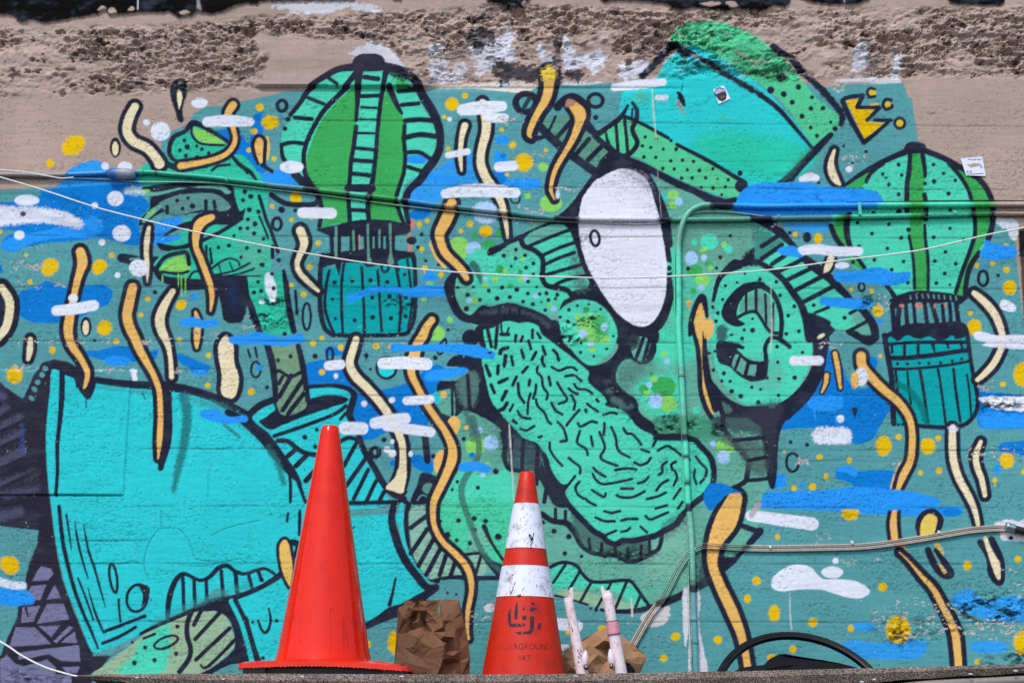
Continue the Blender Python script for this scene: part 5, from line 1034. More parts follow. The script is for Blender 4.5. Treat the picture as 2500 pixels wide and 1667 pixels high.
F(); part('blue_cloud'); P([(1765, 1132), (1900, 1125), (1960, 1118), (2060, 1124), (2150, 1143), (2152, 1160), (2110, 1166), (2050, 1172), (1960, 1170), (1880, 1168), (1770, 1164)], 'bb', 3, 1, 1.6)
c(3, 2); part('paint_spot'); E(890, 440, 62, 80, 'white', 6)
part('paint_spot'); E(835, 470, 36, 78, 'orange')
WORM([(655, 230), (680, 350), (705, 540)], [40, 42, 26], 40, 'orange'); WORM([(582, 425), (572, 500), (538, 580)], [40, 36, 16], 36, 'orange')
WORM([(1710, 900), (1710, 1050), (1722, 1200), (1770, 1350), (1850, 1500), (1905, 1620), (1940, 1760)], [60, 66, 66, 64, 60, 50, 36], 80, 'cream'); E(1715, 905, 40, 30, 'white', 8)
WORM([(1965, 1020), (1922, 1140), (1932, 1250), (1970, 1350), (2002, 1500)], [34, 54, 54, 50, 40], 84, 'cream')
c(3, 3)
part('painted_tendril'); S([(1250, 320), (1290, 380)], 60, (226, 180, 110), 6, .8)
WORM([(1235, 370), (1320, 450), (1440, 590), (1540, 700), (1620, 850), (1690, 980), (1740, 1130), (1765, 1400)], [10, 16, 36, 48, 54, 60, 70, 64], 96, 'orange')
part('painted_drop'); S([(1430, 230), (1410, 130), (1450, 40), (1530, 10), (1590, 70), (1575, 150), (1540, 230)], [60, 70, 70, 70, 80, 76, 70]); P([(1430, 230), (1425, 130), (1460, 50), (1520, 25), (1570, 60), (1565, 130), (1525, 230)], (228, 200, 96))
part('painted_drop'); E(1590, 360, 40, 80, (200, 190, 110), 6, rot=-20); S([(1490, 350), (1560, 500), (1640, 580), (1700, 560), (1640, 460), (1560, 350)], [60, 66, 60, 60, 60, 40]); S([(1590, 470), (1640, 545)], [14, 32], 'orange')
part('painted_tendril'); S([(1960, 280), (2040, 420), (2060, 560), (2130, 640), (2160, 560), (2140, 420), (2060, 260)], [60, 60, 66, 66, 50, 60, 70]); P([(1990, 250), (2020, 240), (2070, 360), (2135, 470), (2140, 600), (2110, 600), (2060, 480)], 'cream')
c(3, 1)
WORM([(1905, 1160), (2000, 1240), (2090, 1350), (2140, 1470), (2160, 1560), (2150, 1650), (2080, 1790), (1990, 1890), (1935, 1935)], [50, 66, 66, 60, 56, 54, 58, 50, 40], 84, 'cream')
WORM([(650, -120), (622, -20), (625, 60), (660, 140), (700, 185)], [24, 50, 68, 62, 24], 78, 'cream')
WORM([(620, 850), (590, 930), (558, 975)], [60, 60, 10], 54, 'cream')
c(1, 3)
part('painted_tendril'); TT = [(305, 310), (340, 258), (380, 285), (405, 400), (420, 520), (400, 660), (380, 650), (330, 540), (305, 400)]
S(TT, 62, closed=True); S([(420, 280), (470, 300), (460, 400)], 60); P(TT, (228, 190, 100))

# ------------------------------------------------------------------ white and blue strokes on top
def WH(lst, soft=3.0, col='white'):
    for q in lst:
        part('white_cloud')
        if len(q) == 2: S(q[0], q[1], col, soft)
        else: E(q[0], q[1], q[2], q[3], col, soft)
c(0, 0); WH([(1790, 925, 74, 46), (1313, 1100, 33, 28), (1440, 1180, 88, 86), (945, 1490, 34, 36), (1120, 1500, 66, 48), ([(1860, 1095), (2045, 1085), (2240, 1095)], [90, 105, 80])])
c(1, 0); WH([(412, 1500, 108, 56), ([(1815, 1395), (1990, 1362)], 58), ([(1945, 990), (2100, 970), (2300, 955)], [100, 120, 90]), ([(2180, 1060), (2320, 1060)], [90, 80]), (1828, 1073, 22, 20), ([(2270, 1500), (2400, 1490)], 88)])
c(2, 0); WH([([(1030, 785), (1250, 760), (1465, 740)], [66, 80, 66]), ([(1418, 880), (1488, 880)], 52)], 4)
c(0, 1); WH([(240, 328, 112, 50), (1035, 312, 73, 68), (1092, 625, 82, 76), (850, 375, 30, 28), (172, 640, 48, 40), (915, 705, 31, 29), (1245, 935, 87, 78), (1053, 998, 27, 26), (657, 1205, 43, 38), ([(505, 1318), (680, 1300), (840, 1270)], [90, 100, 96])])
part('white_cloud'); P([(-100, 390), (200, 385), (420, 400), (600, 440), (700, 490), (750, 540), (725, 580), (600, 560), (400, 530), (200, 540), (-100, 550)], 'white', 9); E(205, 450, 26, 24, (70, 80, 110), 4)
part('white_cloud'); P([(1110, 240), (1180, 205), (1250, 215), (1300, 270), (1150, 270)], (190, 214, 226), 10)
c(1, 1); WH([([(510, 440), (770, 445)], 96), ([(1790, 270), (1950, 245), (2200, 240), (2420, 262)], [80, 110, 120, 90])])
part('white_cloud'); E(2150, 440, 112, 100, (176, 206, 238), 8)
part('white_cloud'); c(2, 1); E(520, 275, 20, 40, (190, 214, 240), 5)
c(1, 2); WH([([(745, 340), (850, 330)], 88), ([(1230, 320), (1420, 315), (1620, 325)], [100, 112, 110]), ([(1440, 655), (1550, 648), (1650, 640)], [70, 84, 84]), ([(890, 900), (1045, 902)], 112), ([(1160, 855), (1300, 830), (1430, 815)], [100, 112, 100]), ([(1260, 890), (1480, 910), (1660, 935)], [70, 92, 86]), (810, 432, 22, 24), (1062, 680, 26, 28), (1312, 648, 28, 28), (1268, 1092, 32, 30), (1315, 1125, 34, 36), (1480, 1130, 20, 28), (1315, 1020, 18, 20)])
# bring the cream tendril back over the cloud it crosses
cur = fig = [k for k, q in enumerate(PARTS) if q[0] == 'painted_tendril'][0]
S([(1270, 790), (1345, 890), (1370, 930)], 64, (236, 226, 214), 6, .45, setid=False)
c(3, 1); WH([([(365, 140), (430, 118), (485, 128)], [66, 74, 66]), (782, 50, 30, 28), ([(355, 782), (480, 765), (650, 785), (870, 785)], [80, 90, 88, 78]), (720, 912, 64, 32)])
part('white_cloud'); P([(2135, 1270), (2160, 1220), (2230, 1235), (2280, 1290), (2260, 1325), (2170, 1315)], 'white', 4)
c(3, 2); part('white_cloud'); P([(1900, 65), (1950, 32), (2120, 68), (2300, 60), (2380, 85), (2380, 180), (2200, 185), (1980, 160), (2020, 130), (1930, 110)], 'white', 3.5); S([(2150, 70), (2150, 180)], 56, (236, 228, 222), 5, .6, setid=False)
WH([([(290, 295), (515, 295)], 84), (705, 815, 34, 34)])
WH([([(525, 965), (735, 970)], 150)], 8)
part('white_cloud'); P([(1950, 645), (2000, 612), (2200, 620), (2420, 620), (2420, 740), (2200, 745), (2050, 712)], (226, 228, 240), 3, 1, 4)
c(3, 3); WH([([(-100, 42), (40, 58), (220, 85), (450, 115)], [96, 104, 112, 120]), (632, 548, 98, 52), (662, 447, 27, 30)])
part('white_cloud'); P([(85, 650), (120, 570), (240, 495), (350, 480), (450, 510), (500, 570), (560, 610), (700, 610), (850, 630), (950, 690), (960, 740), (870, 785), (720, 760), (560, 710), (440, 700), (300, 705), (200, 720), (110, 700)], 'white')
c(2, 3); WH([([(520, 1010), (690, 1030)], 108), ([(540, 1220), (600, 1220)], 50)])
S([(2260, 40), (2320, -60)], 50, (176, 166, 176), 4, .8, setid=False)
part('white_cloud'); P([(1640, 760), (1700, 700), (1740, 1000), (1720, 1440), (1690, 1440), (1700, 1100), (1660, 1200)], (214, 214, 224), 3, 1, 3)
part('white_cloud'); P([(1780, 690), (1800, 800), (1790, 1000), (1830, 1250), (1870, 1440), (1790, 1440), (1760, 1100), (1760, 800)], (214, 214, 224), 3, 1, 3)
part('white_cloud'); P([(1270, 930), (1400, 880), (1520, 860), (1500, 990), (1380, 1040), (1290, 1000)], (206, 206, 206), 3, 1, 5)
c(0, 3); WH([([(-20, 620), (90, 665), (205, 668)], [66, 74, 66])], 6)
c(1, 3); part('white_cloud'); P([(2140, 850), (2220, 830), (2300, 860), (2220, 900), (2150, 890)], (214, 214, 224), 3, 1, 4)
c(3, 3); part('white_cloud'); P([(2090, 110), (2200, 75), (2300, 90), (2400, 70), (2400, 270), (2320, 270), (2160, 260), (2130, 180)], (214, 214, 224), 3, 1, 3); E(2235, 240, 22, 20, 'ink')
def BS(lst):
    for q in lst:
        part('blue_cloud'); S(q[0], q[1], 'bb', 3.4, edge=1.6)
c(1, 2); BS([([(-120, 110), (0, 110), (120, 95), (330, 125), (480, 95)], [70, 90, 110, 80, 90]), ([(1330, 180), (1480, 185), (1700, 180), (1900, 190), (2060, 210), (2200, 245)], [76, 60, 64, 90, 110, 80]), ([(1650, 440), (1800, 410), (1960, 385)], [90, 96, 60]), ([(1950, 1250), (2060, 1240), (2160, 1265)], [80, 90, 76])])
E(2190, 225, 20, 12, 'ink'); S([(1955, 230), (1957, 262)], 12, 'bb')
c(0, 1); BS([([(1640, 1420), (1740, 1420), (1840, 1440), (1930, 1425)], [60, 90, 66, 70])]); part('blue_cloud'); E(1748, 1190, 34, 28, 'bb')
c(0, 2); BS([([(1830, 775), (1930, 790), (2060, 830), (2190, 815)], [70, 110, 60, 70])])
c(0, 2); part('blue_cloud'); E(1790, 400, 60, 26, 'bb', 4)
F(); part('blue_cloud'); P([(1688, 472), (1700, 445), (1725, 425), (1780, 420), (1850, 418), (1890, 428), (1960, 432), (2010, 440), (2030, 465), (2010, 475), (1960, 485), (1900, 497), (1800, 499), (1720, 494), (1680, 482)], 'bb', 3)
c(3, 1)
BLUES([('bb', [(140, 780), (180, 745), (300, 740), (330, 790), (370, 830), (330, 842), (200, 822)]), ('bb', [(640, 1010), (690, 950), (800, 970), (1000, 930), (1100, 935), (1180, 975), (1320, 970), (1330, 1020), (1270, 1075), (1150, 1090), (900, 1065), (700, 1060)]), ('bb', [(520, 1230), (560, 1195), (760, 1205), (960, 1215), (1000, 1260), (900, 1305), (700, 1290), (540, 1265)]), ('bb', [(1955, 800), (2000, 740), (1990, 700), (2030, 690), (2080, 720), (2250, 740), (2290, 780), (2260, 840), (2100, 865), (1980, 840)]), ('bb', [(1030, 1410), (1055, 1382), (1085, 1410), (1060, 1440)])])
S([(2000, 860), (2000, 940)], 10, 'bb')
c(0, 3); BLUES([('bb', [(-20, 690), (120, 700), (230, 715), (310, 780), (295, 830), (200, 845), (100, 852), (-20, 820)])])
c(2, 2); BLUES([('blue', [(1830, 1500), (1860, 1420), (1920, 1390), (2020, 1400), (2110, 1450), (2180, 1480), (2060, 1490), (1970, 1560), (1900, 1640), (1850, 1600)])])
# ------------------------------------------------------------------ relief of the wall
TX[:] = [0, 0, 1]
XX, YY = np.meshgrid(xs, ys)
PIPECAN = CAN.copy()                       # the sprayed colours, before wear: pipes were painted over with the wall
RS = np.zeros_like(CAN[..., 0])            # broken, stony render
P([(-1300, 66), (0, 64), (110, 66), (300, 72), (640, 50), (660, 80), (640, 200), (560, 214), (330, 224), (0, 232), (-1300, 232)], None, 20, 1, 8, False, into=RS)
P([(600, 45), (800, 35), (1000, 30), (1240, 16), (1500, 24), (1650, 30), (1860, 26), (2100, 25), (2500, 20), (3700, 20), (3700, 188), (2500, 186), (2250, 183), (2060, 188), (1930, 192), (1870, 192), (1800, 190), (1620, 190), (1500, 193), (1250, 200), (1100, 203), (1000, 195), (990, 170), (960, 125), (880, 95), (780, 92), (700, 82), (640, 92), (636, 170), (620, 210), (600, 215)], None, 16, 1, 8, False, into=RS)
SMOOTH = np.zeros_like(RS)
for q in ((1990, 160, 22, 14), (640, 100, 20, 30), (1420, 195, 30, 12)): E(*q, None, 20, into=SMOOTH, edge=6)
RS = np.clip(RS - SMOOTH, 0, 1)
H = 0.0007 * (vnoise(34, 5, 21) - 0.5) + 0.0010 * (fbm(60, 30, 23, 4) - 0.5) + 0.003 * (fbm(420, 260, 29, 3) - 0.5)
f1, f2, hh = worley(26, 15, 41, 0.35)
g1, g2, gh = worley(11, 7, 43, -0.5)
big = fbm(70, 34, 51, 4)
chunk = np.where(hh > 0.5, 1.0, 0.35) * np.clip(1.15 - f1 * 1.2, 0, 1)
hole = np.clip((vnoise(30, 15, 57) - 0.66) * 5, 0, 1) * np.clip((fbm(12, 8, 59, 2) - 0.35) * 4, 0, 1)
fine = (fbm(13, 9, 71, 3, 0.7) - 0.5)
craze = np.clip((fbm(22, 10, 77, 4, 0.7) - 0.47) * 9, -1, 1)
cl = np.clip((fbm(150, 60, 61, 2) - 0.33) * 3.2, 0.15, 1)
wx = (fbm(60, 40, 65, 3) - .5)
n1 = fbm(26, 11, 67, 4, .7)
n2 = fbm(10, 6, 69, 3, .7)
n3 = fbm(52, 20, 73, 4, .65)
vary = np.clip(fbm(200, 70, 75, 2) * 2.2 - .5, 0, 1)
hol = np.clip((n1 - 0.69 + .04 * vary) * 30, 0, 1) * np.clip((cl - .15) * 2, 0, 1)
hol2 = np.clip((n2 - 0.70 + .03 * vary) * 26, 0, 1) * cl
hol3 = np.clip((n3 - 0.71) * 26, 0, 1)
stone = np.clip((hh - .72) * 8, 0, 1) * np.clip(1.25 - f1 * 2.6, 0, 1)
crev = np.clip(1 - np.abs(fbm(70, 24, 83, 4, .6) - 0.5) * 60, 0, 1) * np.clip((cl - .3) * 2, 0, 1)
shelf = np.clip((fbm(80, 26, 87, 4, .62) - .5) * 14, -1, 1)
H += RS * (0.020 * (big - 0.55) + 0.006 * shelf * cl + 0.008 * fine + (0.005 + 0.004 * vary) * craze * cl + 0.012 * stone * vary - (0.010 + .012 * vary) * hol - 0.010 * hol2 - 0.030 * hol3 - 0.006 * crev)
# overhanging smooth patch with a shadow line under it
OV = np.clip((XX - 622) / 14, 0, 1) * np.clip((1075 - XX) / 40, 0, 1) * np.clip((YY - 60) / 90, 0, 1) * (YY < 211 + 0.003 * XX)
H += 0.017 * OV
LED = np.clip((YY - (212 + EDGE * 2)) / 3, 0, 1) * np.clip((226 - YY) / 14, 0, 1) * np.clip((XX - 600) / 30, 0, 1) * np.clip((1700 - XX) / 60, 0, 1)
H -= 0.006 * LED
TARM = np.zeros_like(RS)
P(TARPOLY, None, 4, 1, 3, False, into=TARM)
H += TARM * (0.012 + 0.008 * (fbm(60, 20, 81, 4) - 0.5))
# form-board joints
JN = np.zeros_like(RS)
def joint(y0, y1, x0, x1, s, w=2.0, seed=0):
    yl = y0 + (y1 - y0) * XX / 2500.0 + (vnoise(90, 900, 300 + seed) - .5) * 3
    gate = np.clip(vnoise(70, 500, 400 + seed) * 1.5 - 0.1, 0.15, 1)
    JN[:] = np.maximum(JN, np.exp(-((YY - yl) / w) ** 2) * s * gate * np.clip((XX - x0) / 30, 0, 1) * np.clip((x1 - XX) / 30, 0, 1))
for n, q in enumerate(((288, 309, 640, 3600, .9), (449, 464, 300, 3600, 1.0), (575, 581, -900, 3600, .9), (700, 705, -900, 3600, .8), (831, 839, -900, 3600, 1.1), (965, 966, 640, 3600, .9), (1094, 1099, 315, 3600, 1.1), (1234, 1240, 315, 3600, .7), (1319, 1320, 130, 340, .8), (1375, 1377, 60, 3600, .8), (1516, 1519, 180, 3600, .9), (902, 902, 0, 700, .5), (1209, 1214, -900, 305, 1.5), (1122, 1126, 1900, 2500, .5), (391, 396, 1500, 2600, .4))):
    joint(*q[:4], q[4], 1.9, n)
H -= 0.0026 * JN
# plate let into the wall at the left
PL = np.clip((322 - (YY - 905) * 0.065 - XX) / 2.0, 0, 1) * np.clip((YY - 903) / 2.0, 0, 1) * np.clip((1209 - YY) / 2.0, 0, 1)
H += 0.006 * PL
# pits
p1, p2, ph = worley(17, 12, 91)
pm = np.clip((fbm(160, 60, 95, 3) - 0.36) * 3.0, 0.12, 1)
pit = ((p1 < 0.11 * ph) & (ph > 0.82)).astype(np.float32) * (pm > 0.35)
q1, q2, qh = worley(8, 5, 97)
pit2 = ((q1 < 0.26 * fbm(30, 20, 99, 2)) & (qh > 0.70)).astype(np.float32) * (pm > 0.62)
pit = np.maximum(pit, pit2) * (1 - RS) * (1 - TARM)
H -= 0.0016 * pit
# spalled, mossy places
for (i, j, x, y, rx, ry, a) in ((1, 1, 250, 1340, 200, 140, 1), (2, 1, 640, 1490, 110, 110, 1), (2, 1, 840, 1440, 120, 90, .8), (2, 2, 1560, 880, 200, 90, 1), (2, 2, 1850, 900, 170, 110, 1), (2, 2, 780, 60, 150, 80, .7), (3, 3, 1400, 1060, 420, 110, .55), (3, 3, 2050, 860, 330, 130, .9), (3, 3, 1225, 1060, 105, 115, .9), (1, 1, 1350, 1260, 150, 50, .9), (2, 3, 1150, 390, 260, 70, .6), (3, 1, 960, 1250, 80, 60, .8), (3, 2, 2150, 690, 220, 60, .8), (2, 2, 1230, 90, 110, 80, .5), (2, 1, 700, 640, 90, 80, .5), (3, 1, 480, 330, 420, 90, .25), (3, 0, 1000, 560, 120, 160, .3), (1, 0, 1450, 700, 120, 70, .9), (2, 0, 1900, 330, 330, 190, .0), (3, 3, 2200, 1320, 250, 60, .7), (0, 3, 300, 1480, 350, 60, .7), (2, 2, 1650, 1200, 200, 130, .25), (2, 2, 1180, 740, 70, 60, .5)):
    c(i, j)
    if a: E(x, y, rx, ry, None, 30, alpha=a, edge=10, into=RGH)
TX[:] = [0, 0, 1]
RGH *= np.clip((fbm(40, 26, 101, 3) - 0.32) * 4, 0, 1)
lump = fbm(17, 11, 103, 3, .6)
H += RGH * (0.013 * (lump - 0.5) + 0.006 * np.clip(1 - g1 * 1.4, 0, 1) * (gh > .4) - 0.004 * (gh < .3))
# wear of the paint: grime in joints and pits, chips, soft changes of tone, painted hole shade
def mixc(mask, col):
    cc = KL[col] if isinstance(col, str) else paint(col) * SHIFT
    m = np.clip(mask, 0, 1)[..., None]
    CAN[:] = CAN * (1 - m) + cc * m
tone = 0.86 + 0.22 * fbm(260, 160, 111, 4) + 0.10 * (fbm(80, 34, 115, 3) - 0.5) + 0.07 * (vnoise(50, 5, 113) - 0.5) + 0.07 * (fbm(26, 420, 117, 2) - .5)
CAN *= tone[..., None]
inkm = np.clip((0.05 - CAN.max(-1)) * 60, 0, 1)
mixc(inkm * np.clip((fbm(40, 22, 171, 4, .65) - .5) * 3.5, 0, 1) * .5, (66, 76, 92))
st = np.clip((vnoise(5, 3.2, 173) - .62) * 7, 0, 1) * np.clip((fbm(150, 60, 175, 3) - .44) * 5, 0, 1) * (YY > 235) * (1 - inkm)
CAN *= (1 - .22 * st)[..., None]
st2 = np.clip((vnoise(14, 2.6, 177) - .72) * 6, 0, 1) * np.clip((fbm(220, 50, 179, 3) - .45) * 5, 0, 1) * (YY > 235)
CAN *= (1 - .22 * st2)[..., None]
H -= 0.0012 * st + 0.0008 * st2
mixc(JN * 0.55, (40, 44, 46)); mixc(pit * 0.55, (34, 44, 48)); mixc(PL * 0, 'teal')
mixc(np.clip(RGH * 1.4, 0, 1) * np.clip((0.50 - fbm(13, 8, 105, 3, .65)) * 12, 0, 1) * 0.92, (22, 32, 32))
mixc(RS * np.clip((fbm(34, 15, 121, 4, .7) - 0.60) * 12, 0, 1) * .3, (84, 66, 60)); mixc(RS * np.clip((fbm(20, 12, 131, 3) - 0.62) * 9, 0, 1) * .35, (196, 184, 184))
mixc(RS * np.clip((fbm(13, 6.5, 123, 3, .65) - 0.665) * 24, 0, 1) * np.clip((cl - .2) * 1.6, 0, 1) * .85, (38, 30, 32))  # near-black flecks painted as shade for the holes in the broken render
mixc(RS * np.clip((fbm(34, 13, 125, 3, .65) - 0.69) * 24, 0, 1) * .8, (44, 36, 36))  # larger flecks of the same painted hole shade
grime = np.clip((fbm(240, 120, 141, 4) - 0.52) * 4, 0, 1) * np.clip((260 - YY) / 160, 0, 1) * (YY > 20)
mixc(grime * .25 * (1 - TARM), (90, 80, 80))
CHM = np.zeros_like(RS)
for (i, j, x, y, rx, ry, a) in ((0, 1, 230, 920, 230, 40, .8), (0, 1, 360, 740, 60, 30, .6), (0, 1, 250, 1090, 130, 14, 1), (0, 1, 560, 1090, 60, 12, 1), (0, 2, 560, 128, 800, 18, .9), (0, 2, 1450, 135, 200, 20, .9), (0, 2, 150, 350, 170, 20, .9), (0, 2, 1000, 378, 120, 10, 1), (0, 2, 1900, 60, 200, 60, .5), (2, 0, 100, 1080, 130, 30, .8), (2, 0, 340, 1400, 60, 60, .6), (2, 1, 620, 210, 120, 22, .9), (2, 1, 200, 420, 60, 30, .8), (2, 1, 330, 430, 60, 40, .8), (2, 1, 220, 530, 100, 25, 1), (3, 0, 680, 790, 60, 60, .8), (3, 0, 830, 1420, 120, 60, .5), (3, 1, 130, 550, 80, 30, .9), (3, 1, 1090, 1220, 70, 90, .7), (3, 2, 380, 1205, 50, 40, 1), (3, 2, 2020, 520, 80, 40, .9), (3, 2, 2100, 1130, 330, 80, .55), (3, 2, 1210, 1210, 50, 30, .9), (3, 2, 600, 150, 120, 14, .8), (3, 3, 1400, 950, 420, 180, .5), (3, 3, 2050, 1050, 330, 100, .6), (3, 3, 540, 250, 70, 40, .8), (3, 3, 2250, 520, 90, 40, .7), (3, 3, 2300, 700, 60, 90, .6), (3, 3, 900, 450, 180, 20, .6), (1, 3, 2110, 960, 120, 40, .9), (1, 3, 2200, 860, 60, 30, .9), (2, 3, 820, 980, 60, 20, .8), (2, 3, 1140, 985, 40, 14, .8), (1, 2, 1300, 110, 250, 26, .5), (1, 2, 480, 1470, 60, 30, .4), (1, 1, 30, 1440, 40, 60, .5), (0, 3, 280, 280, 40, 120, .4), (0, 2, 1610, 385, 20, 16, .9)):
    c(i, j)
    E(x, y, rx, ry, None, 24, alpha=a, edge=6, into=CHM)
TX[:] = [0, 0, 1]
chn = fbm(11, 6, 151, 3, .7)
chip = np.clip((chn - (0.74 - 0.24 * CHM)) * 22, 0, 1) * np.clip(CHM * 3, 0, 1)
mixc(chip * .92, (208, 196, 192)); mixc(np.clip((chn - (0.80 - .22 * CHM)) * 22, 0, 1) * np.clip(CHM * 3, 0, 1) * .8, (120, 104, 98))
H -= 0.0012 * chip
sc = (vnoise(5, 4, 161) > 0.965) & (vnoise(90, 60, 163) > .45)
mixc(sc * .5 * (1 - TARM), (40, 50, 54))
sc2 = (vnoise(4, 3, 165) > 0.975) & (vnoise(120, 70, 167) > .55) & (YY > 230)
mixc(sc2 * .55, (208, 206, 206))
# hairline cracks
CR = np.zeros_like(RS)
c(0, 3)
for q in ([(1330, 300), (1300, 400), (1290, 480), (1310, 560), (1340, 610)], [(1330, 300), (1400, 190), (1480, 155), (1600, 165), (1680, 240), (1720, 340), (1760, 430), (1900, 450), (2050, 450), (2150, 430), (2210, 470)], [(1900, 220), (2050, 150), (2352, 80)], [(820, 470), (1100, 470), (1180, 450), (1270, 480)], [(560, 262), (940, 270), (1330, 260)], [(1450, 0), (1440, 170)], [(1600, 480), (1800, 495), (2000, 460)]):
    S(q, 8, soft=2.4, edge=1.2, into=CR)
c(3, 2); S([(500, 1190), (700, 1180), (900, 1160), (1280, 1180)], 5, soft=2.2, edge=1.5, into=CR, alpha=.7)
c(0, 2); S([(1870, 1310), (1865, 1544)], 8, soft=2.2, edge=1.5, into=CR, alpha=.7)
c(2, 1); S([(1260, 900), (1340, 1000), (1370, 1100), (1410, 1200)], 4, soft=2.2, edge=1, into=CR, alpha=.4)
TX[:] = [0, 0, 1]
mixc(CR * .55, (20, 84, 92)); H -= 0.002 * CR
CAN = np.clip(CAN, 0.004, 0.86)

# ------------------------------------------------------------------ wall mesh, one piece per painted figure
u = (XX - 1250.0) / FPX
v = (833.5 - YY) / FPX
RX = FW.x + RT.x * u + UP.x * v
RY = FW.y + RT.y * u + UP.y * v
RZ = FW.z + RT.z * u + UP.z * v
T_ = D / RY
CO = np.stack([CAM.x + RX * T_, -H, CAM.z + RZ * T_], -1).astype(np.float32).reshape(-1, 3)
CF = CAN.reshape(-1, 3)
WALL = empty('mural_wall', (0, 0, 0))
tag(WALL, 'old board-marked concrete wall covered by a teal street mural, broken stony render along its top', 'wall', None, 'thing')
cid = PID[:-1, :-1].ravel().copy()
order = np.argsort(cid, kind='stable')
bounds = np.searchsorted(cid[order], np.arange(len(PARTS) + 1))
made = {}
def face_mesh(name, cells):
    jj, ii = cells // (NX - 1), cells % (NX - 1)
    a = jj * NX + ii
    q = np.stack([a + NX, a + NX + 1, a + 1, a], 1)
    uq, inv = np.unique(q, return_inverse=True)
    me = bpy.data.meshes.new(name)
    me.vertices.add(len(uq))
    me.vertices.foreach_set('co', CO[uq].ravel())
    nf = len(cells)
    me.loops.add(nf * 4)
    me.loops.foreach_set('vertex_index', inv.reshape(-1).astype(np.int32))
    me.polygons.add(nf)
    me.polygons.foreach_set('loop_start', np.arange(0, nf * 4, 4, dtype=np.int32))
    me.update(calc_edges=True)
    set_cols(me, CF[uq])
    me.materials.append(M_PAINT)
    return me
def islands(cells):
    W_ = NX - 1
    st = set(cells.tolist())
    out = []
    while st:
        a = st.pop()
        comp, todo = [a], [a]
        while todo:
            b = todo.pop()
            for d in (1, -1, W_, -W_, W_ + 1, W_ - 1, -W_ + 1, -W_ - 1):
                e = b + d
                if e in st:
                    st.remove(e); comp.append(e); todo.append(e)
        out.append(comp)
    out.sort(key=len, reverse=True)
    return out
WHOLE = {'bare_plaster', 'teal_ground_paint', 'tar_coating', 'brown_pier_render', 'scaly_back', 'mouth', 'brow', 'face', 'body'}
# specks too small to pick apart go to the figure or the ground they lie in
TEAL = [k for k, q in enumerate(PARTS) if q[0] == 'teal_ground_paint'][0]
ISL = {}
for k in range(len(PARTS) - 1, -1, -1):
    nm, par, lab = PARTS[k]
    cells = order[bounds[k]:bounds[k + 1]]
    if nm in WHOLE or any(q[1] == k for q in PARTS) or len(cells) == 0 or len(cells) > 90000: continue
    out = islands(cells)
    ISL[k] = [np.array(q) for q in out if len(q) >= 24]
    for q in out:
        if len(q) < 24: cid[q] = par if par >= 0 else TEAL
order = np.argsort(cid, kind='stable')
bounds = np.searchsorted(cid[order], np.arange(len(PARTS) + 1))
for k, (nm, par, lab) in enumerate(PARTS):
    cells = order[bounds[k]:bounds[k + 1]]
    haschild = any(p[1] == k for p in PARTS)
    if len(cells) < 6 and not haschild: continue
    if len(cells) == 0:
        o = bpy.data.objects.new(nm, None)
    else:
        isl = ISL.get(k) or [cells]
        o = bpy.data.objects.new(nm, face_mesh(nm, isl[0]))
        for extra in isl[1:]:
            o2 = bpy.data.objects.new(nm, face_mesh(nm, extra))
            COL.objects.link(o2)
            o2.parent = WALL if par < 0 else made[par]
    COL.objects.link(o)
    o.parent = WALL if par < 0 else made[par]
    if lab: o['label'] = lab
    made[k] = o
# the body of the wall behind the painted face
bmw = bmesh.new()
zt, zb = float(CO[:, 2].max()), 0.0
x0, x1 = float(CO[:, 0].min()), float(CO[:, 0].max())
for q in ((x0, 0.05, zb), (x1, 0.05, zb), (x1, 0.05, zt), (x0, 0.05, zt), (x0, 0.40, zb), (x1, 0.40, zb), (x1, 0.40, zt), (x0, 0.40, zt)):
    bmw.verts.new(q)
bmw.verts.ensure_lookup_table()
for f in ((0, 1, 2, 3), (5, 4, 7, 6), (3, 2, 6, 7), (1, 0, 4, 5), (4, 0, 3, 7), (1, 5, 6, 2)):
    bmw.faces.new([bmw.verts[i] for i in f])
mew = bpy.data.meshes.new('wall_core')
bmw.to_mesh(mew)
bmx = bmesh.new()
for (xa, xb) in ((x0 - 11.0, x0 + .01), (x1 - .01, x1 + 11.0)):  # unseen dark wall ends, added so the cone's sides reflect something dark
    vv = [bmx.verts.new(q) for q in ((xa, 0.012, zb), (xb, 0.012, zb), (xb, 0.012, zt), (xa, 0.012, zt), (xa, 0.40, zb), (xb, 0.40, zb), (xb, 0.40, zt), (xa, 0.40, zt))]
    for f in ((0, 1, 2, 3), (5, 4, 7, 6), (3, 2, 6, 7), (1, 0, 4, 5), (4, 0, 3, 7), (1, 5, 6, 2)):
        bmx.faces.new([vv[i] for i in f])
mex = bpy.data.meshes.new('added_wall_ends')
bmx.to_mesh(mex)
link('added_wall_ends', mex, mat('dark_render', (84, 70, 66), 0.9, 0.15, 0.3, 5.0, 0.5, 60.0), WALL)
link('wall_core', mew, mat('bare_concrete', (150, 140, 132), 0.9, 0.2, 0.3, 6.0, 0.5, 60.0), WALL)
# ------------------------------------------------------------------ ground, shed and its roof ledge
M_GROUND = mat('asphalt', (74, 74, 76), 0.9, 0.2, 0.35, 3.0, 0.6, 90.0)
g = mesh_of('ground', [(-400, -400, 0), (400, -400, 0), (400, 400, 0), (-400, 400, 0)], [(0, 1, 2, 3)])
tag(link('ground', g, M_GROUND), 'grey asphalt ground below the wall', None, None, 'structure')

